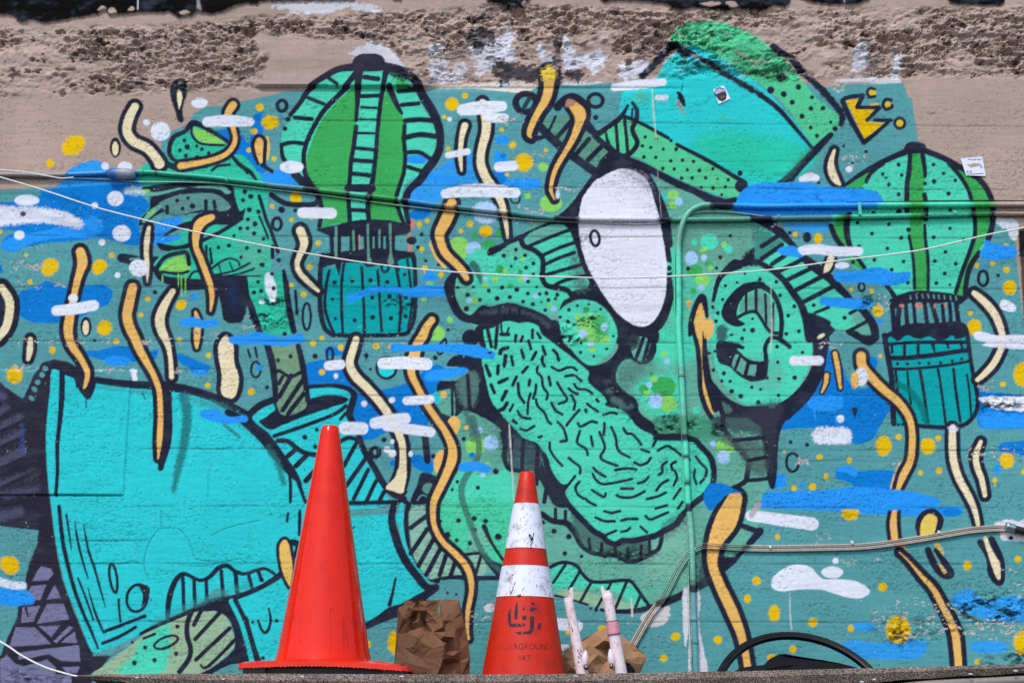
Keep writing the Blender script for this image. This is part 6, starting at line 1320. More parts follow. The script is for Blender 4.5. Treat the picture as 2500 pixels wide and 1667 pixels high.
def felt_mat():
    m = bpy.data.materials.new('mineral_felt')
    m.use_nodes = True
    nt = m.node_tree
    b = nt.nodes['Principled BSDF']
    b.inputs['Roughness'].default_value = 0.95
    b.inputs['Specular IOR Level'].default_value = 0.15
    tc = nt.nodes.new('ShaderNodeTexCoord')
    vo = nt.nodes.new('ShaderNodeTexVoronoi')
    vo.inputs['Scale'].default_value = 460.0
    nt.links.new(tc.outputs['Object'], vo.inputs['Vector'])
    r = nt.nodes.new('ShaderNodeValToRGB')
    els = r.color_ramp.elements
    els[0].position, els[0].color = 0.0, (*lin((46, 38, 36)), 1)
    els[1].position, els[1].color = 1.0, (*lin((190, 168, 150)), 1)
    for p_, c_ in ((0.3, (98, 88, 82)), (0.6, (132, 118, 108)), (0.85, (150, 136, 126))):
        e = els.new(p_); e.color = (*lin(c_), 1)
    sp = nt.nodes.new('ShaderNodeSeparateColor')
    nt.links.new(vo.outputs['Color'], sp.inputs[0])
    nt.links.new(sp.outputs[0], r.inputs[0])
    n = nt.nodes.new('ShaderNodeTexNoise')
    n.inputs['Scale'].default_value = 7.0
    n.inputs['Detail'].default_value = 5.0
    nt.links.new(tc.outputs['Object'], n.inputs['Vector'])
    mx = nt.nodes.new('ShaderNodeMix'); mx.data_type = 'RGBA'; mx.blend_type = 'MULTIPLY'
    mr = nt.nodes.new('ShaderNodeMapRange')
    mr.inputs[1].default_value = .35; mr.inputs[2].default_value = .65; mr.inputs[3].default_value = .6; mr.inputs[4].default_value = 1.1
    nt.links.new(n.outputs[0], mr.inputs[0])
    nt.links.new(r.outputs[0], mx.inputs['A']); nt.links.new(mr.outputs[0], mx.inputs['B'])
    mx.inputs['Factor'].default_value = 1.0
    nt.links.new(mx.outputs['Result'], b.inputs['Base Color'])
    bp = nt.nodes.new('ShaderNodeBump'); bp.inputs['Strength'].default_value = .8; bp.inputs['Distance'].default_value = .002
    nt.links.new(vo.outputs['Distance'], bp.inputs['Height']); nt.links.new(bp.outputs[0], b.inputs['Normal'])
    return m
M_FELT = felt_mat()
M_DARKWOOD = mat('dark_fascia', (34, 28, 26), 0.8, 0.2, 0.4, 12.0, 0.4, 60.0)
SHED = empty('shed_roof', (0.0, -0.9, 0.0))
tag(SHED, 'low shed roof edged with gritty brown mineral felt, in front of the wall', 'roof', None, 'thing')
YF, YB = -1.14, -0.62
top_l = [(185, 1648), (240, 1644.5), (420, 1643.5), (640, 1643), (940, 1644.5), (1240, 1645), (1560, 1641.5), (1860, 1636), (2060, 1631), (2200, 1628), (2350, 1624), (2500, 1620), (2900, 1608), (3500, 1590)]
bot_l = [(185, 1651), (240, 1658), (420, 1682), (640, 1692), (940, 1696), (1240, 1696), (1560, 1690), (1860, 1678), (2060, 1668), (2200, 1660), (2350, 1650), (2500, 1641), (2900, 1630), (3500, 1612)]
def lerp_l(l, x):
    return float(np.interp(x, [q[0] for q in l], [q[1] for q in l]))
vs_, fs_ = [], []
pxs = list(np.linspace(185, 3500, 90))
rows = 6
for k, x in enumerate(pxs):
    jig = 1.2 * math.sin(k * 1.7) + 0.9 * math.sin(k * 0.61 + 2)
    t_, b_ = pt(x, lerp_l(top_l, x), YF), pt(x, lerp_l(bot_l, x) + jig, YF)
    b2 = Vector((b_.x, YF + 0.012, b_.z))
    vs_ += [(b2.x, YF + 0.06, b2.z + .004), (b2.x, b2.y, b2.z), (t_.x, YF + .004, t_.z - (t_.z - b_.z) * .35), (t_.x, YF + 0.016, t_.z), (t_.x, YF + 0.20, t_.z + .001), (t_.x, YB, t_.z - .012), (t_.x, YB, t_.z - .06), (t_.x, YF + .06, t_.z - .06 if t_.z - .06 > b2.z + .006 else b2.z + .006)]
n8 = 8
for k in range(len(pxs) - 1):
    for j in range(n8):
        a, b = k * n8 + j, k * n8 + (j + 1) % n8
        fs_.append((a, b, b + n8, a + n8))
fs_.append(tuple(range(n8 - 1, -1, -1)))
fs_.append(tuple((len(pxs) - 1) * n8 + j for j in range(n8)))
link('felt_edge', mesh_of('felt_edge', vs_, fs_), M_FELT, SHED)
def box(bm, x0, x1, y0, y1, z0, z1):
    vv = [bm.verts.new(q) for q in ((x0, y0, z0), (x1, y0, z0), (x1, y1, z0), (x0, y1, z0), (x0, y0, z1), (x1, y0, z1), (x1, y1, z1), (x0, y1, z1))]
    for f in ((3, 2, 1, 0), (4, 5, 6, 7), (0, 1, 5, 4), (1, 2, 6, 5), (2, 3, 7, 6), (3, 0, 4, 7)):
        bm.faces.new([vv[i] for i in f])
def boxobj(name, dims, m, parent):
    bm = bmesh.new(); box(bm, *dims)
    me = bpy.data.meshes.new(name); bm.to_mesh(me)
    return link(name, me, m, parent)
xl = pt(215, 1650, YF).x
boxobj('fascia', (xl, pt(3480, 1600, YF).x, YF + .05, YF + .10, 0.002, Z0 - .075), M_DARKWOOD, SHED)
LOW = Z0 - 0.32
boxobj('lower_roof', (xl, pt(3480, 1600, YF).x, YB + .002, -0.07, LOW - .05, LOW), M_FELT, SHED)
boxobj('roof_kerb', (xl, pt(3480, 1600, YF).x, YB - .06, YB - .002, LOW - .05, Z0 - .07), M_DARKWOOD, SHED)

# ------------------------------------------------------------------ tubes: conduits, cables, cords
def sample(px, py):
    i = np.clip(np.searchsorted(xs, px), 0, NX - 1); j = np.clip(np.searchsorted(ys, py), 0, NY - 1)
    return PIPECAN[j, i]
def tube(name, pix, rad, off, parent=None, color=None, mixk=0.0, seg=8, sub_n=14, m=None, wob=0.0, smooth=True, light=1.0):
    """pix: photograph pixels (x, y) or (x, y, offset from the wall); colour comes from the mural sprayed over it"""
    q = np.array([(a[0], a[1], a[2] if len(a) > 2 else off) for a in pix], float)
    if smooth: q = crom(q, False, sub_n)
    else:
        z = []
        for a, b in zip(q[:-1], q[1:]):
            z += [a + (b - a) * t for t in np.linspace(0, 1, sub_n, endpoint=False)]
        q = np.array(z + [q[-1]])
    pts3 = [pt(a[0], a[1], -a[2]) for a in q]
    vs, fs, cs = [], [], []
    for k, p in enumerate(pts3):
        d = (pts3[min(k + 1, len(pts3) - 1)] - pts3[max(k - 1, 0)]).normalized()
        n1 = Vector((0, -1, 0)); n1 = (n1 - d * n1.dot(d)).normalized(); n2 = d.cross(n1)
        base = sample(q[k][0], q[k][1]) * light * .8
        if color is not None:
            kk = mixk if not callable(mixk) else mixk(q[k][0])
            base = base * kk + np.array(lin(color)) * (1 - kk)
        for s in range(seg):
            a = 2 * math.pi * s / seg
            vs.append(p + (n1 * math.cos(a) + n2 * math.sin(a)) * rad)
            cs.append(base)
    for k in range(len(pts3) - 1):
        for s in range(seg):
            a, b = k * seg + s, k * seg + (s + 1) % seg
            fs.append((a, a + seg, b + seg, b))
    fs.append(tuple(range(seg))); fs.append(tuple(len(vs) - 1 - s for s in range(seg)))
    me = mesh_of(name, vs, fs)
    set_cols(me, np.array(cs, np.float32))
    return link(name, me, m or M_PIPE, parent, smooth=True)
def C2(i, j, lst):
    c(i, j)
    return [tuple(a) for a in tr(lst)]
def ringc(name, px, py, rad, off, length, parent, direction, color=None):
    """a coupling sleeve round a conduit"""
    dx, dy = direction
    n = math.hypot(dx, dy); dx, dy = dx / n * length / 2, dy / n * length / 2
    return tube(name, [(px - dx, py - dy), (px, py), (px + dx, py + dy)], rad, off, parent, color, 0.0 if color else 1.0, 10, 2)
RAD = 0.0098
OFF = 0.0125
# long conduit with its junction fitting
c1 = [(-1000, 428)] + C2(0, 1, [(0, 100), (300, 105), (600, 98), (1240, 76), (1540, 95), (1900, 125), (2352, 178)]) + C2(1, 1, [(230, 193), (500, 220), (920, 268), (1380, 322), (1740, 372), (2352, 436)]) + C2(2, 1, [(200, 455), (400, 478), (700, 496), (1400, 500), (2000, 500), (2352, 492)]) + C2(3, 1, [(300, 485), (640, 480), (1300, 466), (2100, 447), (2352, 448), (4000, 440)])
o = tube('long_conduit', [(a[0], a[1]) for a in c1], RAD, OFF, None, (150, 140, 134), lambda x: 0.0 if x < 155 else 1.0, 10, 16)
CON1 = empty('wall_conduit', pt(1250, 500, -OFF)); o.parent = CON1; o.matrix_parent_inverse = parent_inv(CON1); o.name = 'pipe_run'
tag(CON1, 'long thin conduit sloping across the mural, painted green and blue, with a junction fitting', 'conduit')
# junction body
bmj = bmesh.new()
prof = [(262, 8), (268, 14), (280, 15), (300, 15), (318, 14), (330, 10)]
jv = []
for (x, r) in prof:
    p = pt(x, 424 + (x - 262) * .02, -0.02)
    ring_ = []
    for s in range(10):
        a = 2 * math.pi * s / 10
        ring_.append(bmj.verts.new((p.x, p.y + math.cos(a) * r * .00125, p.z + math.sin(a) * r * .0015)))
    jv.append(ring_)
for a, b in zip(jv[:-1], jv[1:]):
    for s in range(10):
        bmj.faces.new((a[s], a[(s + 1) % 10], b[(s + 1) % 10], b[s]))
bmj.faces.new(jv[0][::-1]); bmj.faces.new(jv[-1])
mej = bpy.data.meshes.new('junction_fitting'); bmj.to_mesh(mej); mej.update()
set_cols(mej, np.array([lin((44, 104, 168)) if k < 30 else lin((150, 150, 160)) for k in range(60)], np.float32))
link('junction_fitting', mej, M_PIPE, CON1, True)
for x, y, dr in ((162, 426, (1, 0)), (258, 422, (1, 0)), (346, 421, (1, .05)), (555, 440, (1, .07))):
    ringc('coupling', x, y, RAD * 1.3, OFF, 8, CON1, dr)
for x, y in ((900, 484), (1490, 536), (1900, 531), (2260, 524), (2330, 522)):
    ringc('clip', x, y, RAD * 1.25, OFF, 7, CON1, (1, 0.05))
# bent conduit: vertical riser that turns right
c2 = C2(2, 3, [(1775, 1700), (1760, 1430), (1745, 1000), (1735, 700), (1725, 350), (1710, 100)]) + C2(2, 2, [(1690, 1544), (1670, 1100), (1650, 800), (1630, 400), (1605, 0)]) + C2(2, 1, [(1608, 1300), (1606, 900), (1606, 700), (1632, 560), (1690, 445), (1780, 385), (1900, 368), (2352, 382)]) + C2(3, 1, [(300, 378), (800, 374), (1060, 370), (2352, 364), (4000, 350)])
CON2 = empty('wall_conduit', pt(1690, 1640, -OFF))
tag(CON2, 'conduit rising from the lower roof and bending right below the cap', 'conduit')
tube('pipe_run', c2, RAD * 1.08, OFF + .003, CON2, None, 0, 10, 14, light=1.4)
for x, y, dr in ((1657, 673, (0, 1)), (1664, 916, (0, 1)), (1694, 1512, (0, 1)), (1697, 1567, (0, 1)), (1740, 502, (1, -.2)), (2100, 502, (1, 0))):
    ringc('coupling', x, y, RAD * 1.35, OFF + .003, 7, CON2, dr)
bms = bmesh.new(); p0, p1 = pt(2094, 494, -.03), pt(2104, 524, -.03); box(bms, p0.x, p1.x, -.031, -.027, p1.z, p0.z)
mes = bpy.data.meshes.new('strap_plate'); bms.to_mesh(mes); set_cols(mes, np.tile(np.array(lin((70, 196, 170)), np.float32), (8, 1))); link('strap_plate', mes, M_PIPE, CON2)
# thin cables
o = tube('thin_cable', C2(2, 3, [(1735, 1560), (1725, 1430), (1700, 1000), (1692, 400), (1680, 0)]) + C2(2, 2, [(1655, 1400), (1630, 900), (1602, 500), (1580, 0)]) + C2(2, 1, [(1572, 1300), (1570, 1000), (1578, 700), (1600, 560), (1640, 480)]), .0034, .005, None, (150, 200, 180), .75, 6, 10)
tag(o, 'thin painted cable running up just left of the bent conduit', 'cable')
o = tube('thin_cable', C2(0, 1, [(540, 128), (1000, 142), (1240, 162), (1700, 166), (2000, 182), (2352, 222)]) + C2(1, 1, [(700, 285), (1380, 375), (2000, 445), (2352, 485)]) + C2(2, 1, [(400, 512), (800, 527), (1250, 540), (1480, 522), (1640, 472), (1800, 434), (2050, 434), (2352, 470)]) + C2(3, 1, [(200, 510)]), .0030, .006, None, (196, 206, 196), .55, 6, 12)
tag(o, 'thin cable hugging the underside of the long sloping conduit', 'cable')
o = tube('thin_cable', C2(3, 1, [(760, 345), (1300, 338), (2000, 328), (2352, 332), (3600, 330)]), .0024, .004, None, (30, 50, 50), .25, 6, 8)
tag(o, 'thin dark cable just above the upper conduit across the dotted balloon', 'cable')
o = tube('thin_cable', C2(3, 1, [(1500, 450), (1900, 436), (2352, 418), (3600, 400)]), .0024, .02, None, (60, 66, 66), .25, 6, 8)
tag(o, 'thin grey cable crossing the lower conduit at the dotted balloon', 'cable')
# white cords
M_CORD = mat('white_cord', (232, 230, 222), 0.55, 0.3, 0.15, 200.0)
o = tube('white_cord', [(-700, 250, .07), (-400, 322, .07), (-150, 390, .07)] + [(a[0], a[1], .07) for a in C2(0, 1, [(0, 120), (400, 240), (850, 388), (1240, 490), (1700, 600), (2352, 732)]) + C2(1, 1, [(480, 792), (1000, 877), (1600, 950), (2352, 1000)]) + C2(2, 1, [(600, 1016), (1000, 1024), (1500, 1012), (2352, 958)]) + C2(3, 1, [(700, 868), (1400, 778), (2000, 642), (2352, 572)])] + [(2660, 512, .07), (3000, 430, .07)], .0031, .07, None, (235, 232, 224), 0, 8, 12, M_CORD)
tag(o, 'long white cord sagging across the whole mural', 'cord')
o = tube('white_cord', [(-500, 375, .05), (-250, 395, .05), (-100, 407, .05)] + [(a[0], a[1], .05) for a in C2(0, 1, [(0, 55), (200, 72), (400, 105), (550, 130), (660, 122)])], .0027, .05, None, (228, 226, 220), 0, 8, 10, M_CORD)
tag(o, 'short white cord ending at the blue stretch of conduit', 'cord')
o = tube('white_cord', [(-260, 1450, .55), (-120, 1510, .55)] + [(a[0], a[1], .55) for a in C2(0, 3, [(0, 1170), (200, 1298), (400, 1398), (560, 1448), (668, 1476), (760, 1488)])], .0030, .5, None, (228, 226, 220), 0, 8, 10, M_CORD)
tag(o, 'white cord slanting down to the corner of the felt ledge', 'cord')
# bundle of cables, lower right
BUN = empty('cable_bundle', pt(1560, 1600, -.01))
tag(BUN, 'bundle of four cables sweeping up from the ledge and away right, painted in places', 'cable bundle')
bl = C2(2, 3, [(1120, 1330), (1200, 1190), (1350, 930), (1470, 770), (1600, 520), (1700, 380), (1790, 325), (1880, 312), (2000, 320), (2352, 336)]) + C2(3, 3, [(500, 330), (900, 318), (1200, 283), (1500, 237), (1900, 170), (2240, 150)])
for k in range(4):
    off_ = (k - 1.5)
    q = []
    for n, a in enumerate(bl):
        b = bl[min(n + 1, len(bl) - 1)]; z = bl[max(n - 1, 0)]
        dx, dy = b[0] - z[0], b[1] - z[1]; L = math.hypot(dx, dy)
        sp_ = 4.6 if n < 6 else 4.2
        q.append((a[0] - dy / L * off_ * sp_, a[1] + dx / L * off_ * sp_))
    tube('cable', q, .0034, .006 + (k % 2) * .002, BUN, ((190, 176, 160), (150, 136, 122), (206, 198, 188), (170, 150, 136))[k], lambda x: .85 if 1600 < x < 1830 else (0.1 if x < 1612 else .18), 6, 10)
for x, y in ((1695, 1340), (1880, 1336), (2080, 1325), (2292, 1300)):
    ringc('tie', x, y, .0085, .008, 5, BUN, (1, -.1), (200, 206, 204))
M_BLK = mat('under_base_black', (20, 19, 23), 0.45, 0.4, 0.2, 60.0)
GL = empty('cable_gland', pt(2470, 1290, -.02))
tag(GL, 'shiny metal gland joining the cable bundle to a dark pipe end', 'fitting')
tube('dark_pipe', [(2474, 1287), (2500, 1296), (2700, 1330)], .014, .018, GL, (44, 36, 40), 0, 12, 6)
tube('metal_nut', [(2456, 1284), (2466, 1286), (2477, 1290)], .016, .018, GL, None, 0, 8, 2, mat('zinc', (170, 190, 205), 0.25, 0.5, 0.2, 40.0, metallic=0.8))

# ------------------------------------------------------------------ lathe helper along an axis in space
def frustum(name, base, axis, prof, m, parent, seg=48, cols=None, smooth=True, cap=True, fn=None):
    ax = axis.normalized()
    n1 = Vector((0, -1, 0)); n1 = (n1 - ax * n1.dot(ax)).normalized(); n2 = ax.cross(n1)
    vs, fs = [], []
    for (h, r) in prof:
        for s in range(seg):
            a = 2 * math.pi * s / seg
            rr = r if fn is None else r * fn(a, h)
            vs.append(base + ax * h + (n1 * math.cos(a) + n2 * math.sin(a)) * rr)
    for k in range(len(prof) - 1):
        for s in range(seg):
            a, b = k * seg + s, k * seg + (s + 1) % seg
            fs.append((a, b, b + seg, a + seg))
    if cap: fs.append(tuple(len(vs) - seg + s for s in range(seg)))
    me = mesh_of(name, vs, fs)
    if cols is not None:
        set_cols(me, np.repeat(np.array([lin(q) for q in cols], np.float32), seg, 0))
    return link(name, me, m, parent, smooth)
# ------------------------------------------------------------------ orange cone on the ledge
YC = -0.93
M_CONE = mat('orange_plastic', (224, 34, 0), 0.10, 0.34, 0.6, 10.0, dark=(184, 14, 0))
b0 = pt(789, 1616, YC); t0 = pt(806, 1040, YC)
ledge_z = pt(789, 1644, YF).z
CONE = empty('traffic_cone', (b0.x, YC, ledge_z))
tag(CONE, 'plain bright orange traffic cone with a toothed square base, standing on the felt ledge', 'traffic cone')
hh_ = (t0 - b0).length
rb = (pt(905, 1616, YC) - pt(673, 1616, YC)).length / 2
rt_ = (pt(826, 1042, YC) - pt(785, 1042, YC)).length / 2
prof = [(-0.004, rb * 1.04), (0.012, rb * 1.0)] + [(hh_ * k / 24, rb + (rt_ - rb) * k / 24) for k in range(1, 24)] + [(hh_ - .006, rt_ + .001), (hh_ - .001, rt_ - .003), (hh_ - .001, rt_ - .008), (hh_ - .02, rt_ - .009)]
frustum('body', b0, t0 - b0, prof, M_CONE, CONE, 64)
# base: warped square plate with a saw-toothed skirt
hd = .185
bl_, br_ = pt(577, 1622, YC - hd), pt(1001, 1622, YC - hd)
half = (br_.x - bl_.x) / 2; cx0 = (bl_.x + br_.x) / 2; zb0 = b0.z - .006
vs, fs = [], []
n = 90
per = []
for side in range(4):
    for k in range(n):
        t = k / n * 2 - 1
        per.append(((t * half, -hd), (half, t * hd), (-t * half, hd), (-half, -t * hd))[side])
def corner(x, y):
    r = .03
    ax_, ay_ = abs(x) - (half - r), abs(y) - (hd - r)
    if ax_ > 0 and ay_ > 0:
        L = math.hypot(ax_, ay_)
        return (math.copysign(half - r + ax_ / max(L, 1e-6) * min(L, r), x), math.copysign(hd - r + ay_ / max(L, 1e-6) * min(L, r), y))
    return x, y
N4 = len(per)
def warp(x, y):
    return .006 * math.cos(x / half * 2.1) - .004 * (x / half) - .004
for ring_i in range(5):
    for k, (x, y) in enumerate(per):
        x, y = corner(x, y)
        z = zb0 + warp(x, y)
        tooth = (.0022 + .0008 * math.sin(k * 2.3)) if k % 2 else 0.0
        L = math.hypot(x, y)
        if ring_i == 0: q = (x / L * rb * 1.02, y / L * rb * 1.02, zb0 + .012)
        elif ring_i == 1: q = (x * .93, y * .93, z + .007)
        elif ring_i == 2: q = (x * .995, y * .995, z + .002)
        elif ring_i == 3: q = (x, y, z - .010 - tooth)
        else: q = (x * .97, y * .97, z - .010 - tooth)
        vs.append((cx0 + q[0], YC + q[1], q[2]))
for r_ in range(4):
    for k in range(N4):
        a, b = r_ * N4 + k, r_ * N4 + (k + 1) % N4
        fs.append((a, a + N4, b + N4, b))
link('base', mesh_of('base', vs, fs), M_CONE, CONE)
bmf = bmesh.new()
for sx in (-1, 1):
    for sy in (-1, 1):
        box(bmf, cx0 + sx * half * .8 - .03, cx0 + sx * half * .8 + .03, YC + sy * hd * .8 - .03, YC + sy * hd * .8 + .03, ledge_z - .004, zb0 - .004)
mef = bpy.data.meshes.new('feet'); bmf.to_mesh(mef); link('feet', mef, M_BLK, CONE)
bmp = bmesh.new(); box(bmp, cx0 - half * .93, cx0 + half * .93, YC - hd * .86, YC + hd * .9, ledge_z - .002, zb0 - .012)  # black block added for the shaded gap under the base
mep = bpy.data.meshes.new('dark_gap_block'); bmp.to_mesh(mep); link('dark_gap_block', mep, M_BLK, CONE)
M_SCUFF = mat('dark_scuff', (198, 30, 4), 0.45, 0.3, 0.6, 40.0, dark=(160, 18, 4))
def cone_patch(base, axis, r0, r1, h, polys, name, m, parent, lift=.0008, Y=0.0):
    """print on a cone: polys are photograph pixels, laid on to the front of the cone"""
    ax = axis.normalized()
    vs, fs = [], []
    for q in polys:
        st = len(vs)
        for (x, y) in q:
            r = ray(x, y)
            # march to the cone surface
            tt = (Y - .3 - CAM.y) / r.y
            hit = None
            for _ in range(900):
                p = CAM + r * tt
                hh2 = (p - base).dot(ax)
                rad = r0 + (r1 - r0) * hh2 / h
                if (p - base - ax * hh2).length < rad + lift: hit = p; break
                tt += .0007
            vs.append(hit if hit else CAM + r * tt)
        fs.append(tuple(range(st, len(vs))))
    me = mesh_of(name, vs, fs)
    bm = bmesh.new(); bm.from_mesh(me); bmesh.ops.recalc_face_normals(bm, faces=bm.faces); bmesh.ops.triangulate(bm, faces=bm.faces); bm.to_mesh(me)
    return link(name, me, m, parent)
def strip(p0, p1, w0, w1):
    dx, dy = p1[0] - p0[0], p1[1] - p0[1]; L = math.hypot(dx, dy) or 1
    nx, ny = -dy / L / 2, dx / L / 2
    return [(p0[0] + nx * w0, p0[1] + ny * w0), (p1[0] + nx * w1, p1[1] + ny * w1), (p1[0] - nx * w1, p1[1] - ny * w1), (p0[0] - nx * w0, p0[1] - ny * w0)]
sc_ = []
for q in (([(705, 200), (715, 260)], 3, 14), ([(750, 208), (840, 212)], 8, 3), ([(700, 250), (690, 300)], 8, 2), ([(860, 400), (820, 500)], 2, 4), ([(440, 1200), (520, 1202)], 3, 3), ([(770, 860), (800, 1280)], 30, 76), ([(875, 950), (905, 1310)], 18, 54), ([(640, 560), (652, 700)], 2, 6), ([(705, 620), (700, 720)], 6, 2), ([(500, 980), (480, 1180)], 2, 5), ([(610, 300), (600, 420)], 2, 3), ([(960, 900), (985, 1200)], 4, 8)):
    a = C2(1, 3, q[0]); sc_.append(strip(a[0], a[1], q[1] / 3.675, q[2] / 3.675))
cone_patch(b0, t0 - b0, rb, rt_, hh_, sc_, 'scuff', M_SCUFF, CONE, .0006, YC)['kind'] = 'stuff'

# ------------------------------------------------------------------ striped cone behind the ledge
YS = -0.42
s1 = pt(1286.5, 1152, YS); s0 = pt(1279, 1645, YS)
r_low = (pt(1381, 1645, YS) - pt(1177, 1645, YS)).length / 2
r_top = (pt(1304, 1154, YS) - pt(1269.5, 1154, YS)).length / 2
sax = (s1 - s0); sh = sax.length; sax.normalize()
drop = (s0.z - LOW) - .03
SC = empty('traffic_cone', (s0.x, YS, LOW))
tag(SC, 'dirty orange traffic cone with two white bands and a stencilled emblem', 'traffic cone')
def rad_at(h): return r_low + (r_top - r_low) * h / sh
def hpix(py):
    best = min(range(0, 2001), key=lambda k: abs((lambda d: 833.5 - FPX * d.dot(UP) / d.dot(FW))((s0 + sax * (sh * k / 2000)) - CAM) - py))
    return sh * best / 2000
h1, h2, h3, h4 = hpix(1459), hpix(1384), hpix(1341), hpix(1231)
def dirty(name, col, dk, amt, sc, lo=.5, hi=.7):
    m = mat(name, col, .45, .35, amt, sc, .08, 90., dark=dk)
    return m
M_OR2 = dirty('worn_orange', (200, 34, 2), (128, 24, 8), .55, 14.)
M_WH2 = dirty('dirty_white_band', (222, 224, 238), (110, 98, 84), .85, 26.)
base_h = -drop
def band(name, a, b, m, lift):
    n = 10
    pr = [(a + (b - a) * k / n, rad_at(a + (b - a) * k / n) + lift) for k in range(n + 1)]
    return frustum(name, s0, sax, pr, m, SC, 56, cap=False)
frustum('body', s0, sax, [(base_h, rad_at(base_h))] + [(base_h + (sh - base_h) * k / 24, rad_at(base_h + (sh - base_h) * k / 24)) for k in range(1, 24)] + [(sh - .004, r_top), (sh, r_top - .004), (sh, r_top - .010), (sh - .02, r_top - .011)], M_OR2, SC, 56)
band('white_band', h1, h2, M_WH2, .0016); band('white_band', h3, h4, M_WH2, .0016)
bmf = bmesh.new(); box(bmf, s0.x - .21, s0.x + .21, YS - .19, YS + .19, LOW + .001, LOW + .034)
bmesh.ops.bevel(bmf, geom=[e for e in bmf.edges], offset=.01, segments=2, affect='EDGES')
mef = bpy.data.meshes.new('base'); bmf.to_mesh(mef); link('base', mef, M_OR2, SC)
def Z2(lst):
    return [(1160 + a / 5.3455, 1440 + b / 5.3455) for a, b in lst]
emb = [[(530, 180), (555, 155), (558, 260), (550, 380), (508, 375), (515, 260)], [(735, 150), (755, 155), (785, 190), (732, 190)], [(618, 222), (740, 218), (800, 235), (858, 282), (740, 275), (620, 260)], [(425, 320), (440, 260), (468, 235), (465, 330), (465, 430), (540, 432), (545, 480), (450, 480), (430, 420)], [(555, 432), (590, 432), (612, 478), (552, 478)], [(612, 430), (655, 432), (652, 470), (620, 470)], [(612, 330), (670, 330), (668, 385), (612, 382)], [(718, 338), (772, 340), (770, 480), (755, 540), (720, 575), (630, 575), (628, 535), (690, 535), (715, 510)], [(812, 500), (820, 430), (868, 428), (862, 490), (812, 522)], [(520, 545), (610, 535), (612, 575), (560, 578)]]
M_STEN = mat('stencil_paint', (50, 40, 56), .6, .2, .5, 90., dark=(190, 50, 26))
cone_patch(s0, sax, r_low, r_top, sh, [Z2(q) for q in emb], 'emblem', M_STEN, SC, .0008, YS)
def letters(body, px0, px1, py0, py1):
    """polygons of a word set between photograph pixels px0..px1"""
    cu = bpy.data.curves.new('lettering', 'FONT'); cu.body = body; cu.resolution_u = 2
    ob = bpy.data.objects.new('lettering', cu); COL.objects.link(ob)
    dg = bpy.context.evaluated_depsgraph_get(); dg.update()
    me = ob.evaluated_get(dg).to_mesh()
    V = [tuple(v.co) for v in me.vertices]; Fc = [tuple(p.vertices) for p in me.polygons]
    ob.evaluated_get(dg).to_mesh_clear()
    bpy.data.objects.remove(ob); bpy.data.curves.remove(cu)
    ax_, bx_ = min(q[0] for q in V), max(q[0] for q in V); ay_, by_ = min(q[1] for q in V), max(q[1] for q in V)
    out = []
    for f in Fc:
        out.append([(px0 + (V[i][0] - ax_) / (bx_ - ax_) * (px1 - px0), py1 + (V[i][1] - ay_) / (by_ - ay_) * (py0 - py1)) for i in f])
    return out
def words(body, a, b, cc, d, faint=False):
    (x0, y0), (x1, y1) = Z2([(a, cc), (b, d)])
    return letters(body, x0, x1, y0, y1)
M_FAINT = mat('faded_stencil', (186, 42, 18), .6, .2, .7, 120., dark=(206, 42, 12))
M_STEN2 = mat('worn_stencil', (100, 34, 30), .6, .2, .95, 150., dark=(206, 42, 12))
cone_patch(s0, sax, r_low, r_top, sh, words('RGROUN', 505, 925, 692, 772), 'lettering', M_STEN2, SC, .0008, YS)
cone_patch(s0, sax, r_low, r_top, sh, words('UNDE', 270, 480, 692, 772), 'lettering', M_FAINT, SC, .0008, YS)
cone_patch(s0, sax, r_low, r_top, sh, words('D', 935, 1000, 692, 772), 'lettering', M_FAINT, SC, .0008, YS)
cone_patch(s0, sax, r_low, r_top, sh, words('VKT', 555, 735, 848, 915), 'lettering', M_STEN2, SC, .0008, YS)
M_GRIME = mat('cone_grime', (52, 40, 34), .8, .1, .4, 160., dark=(150, 130, 118))
rg = random.Random(4)
gp = []
for k in range(46):
    yy = rg.uniform(1235, 1338) if k < 28 else rg.uniform(1386, 1456)
    half_w = 17 + (yy - 1152) / 493 * 84
    xx = 1285 + rg.gauss(0, .38) * half_w
    if abs(xx - 1283) > half_w * .82: continue
    L = rg.uniform(2, 11); a = rg.uniform(-.5, .5); w = rg.uniform(.6, 2.0)
    gp.append(strip((xx, yy), (xx + L * math.sin(a), yy + L * math.cos(a)), w, w * .3))
gp += [strip(*z) for z in (((1292, 1304), (1300, 1318), 5, 7), ((1290, 1300), (1276, 1296), 3, 2), ((1298, 1330), (1303, 1300), 2, 2), ((1250, 1400), (1268, 1455), 2, 9), ((1258, 1420), (1246, 1450), 2, 3), ((1330, 1440), (1346, 1430), 5, 5), ((1306, 1450), (1324, 1408), 2, 2))]
cone_patch(s0, sax, r_low, r_top, sh, gp, 'grime', M_GRIME, SC, .0022, YS)['kind'] = 'stuff'

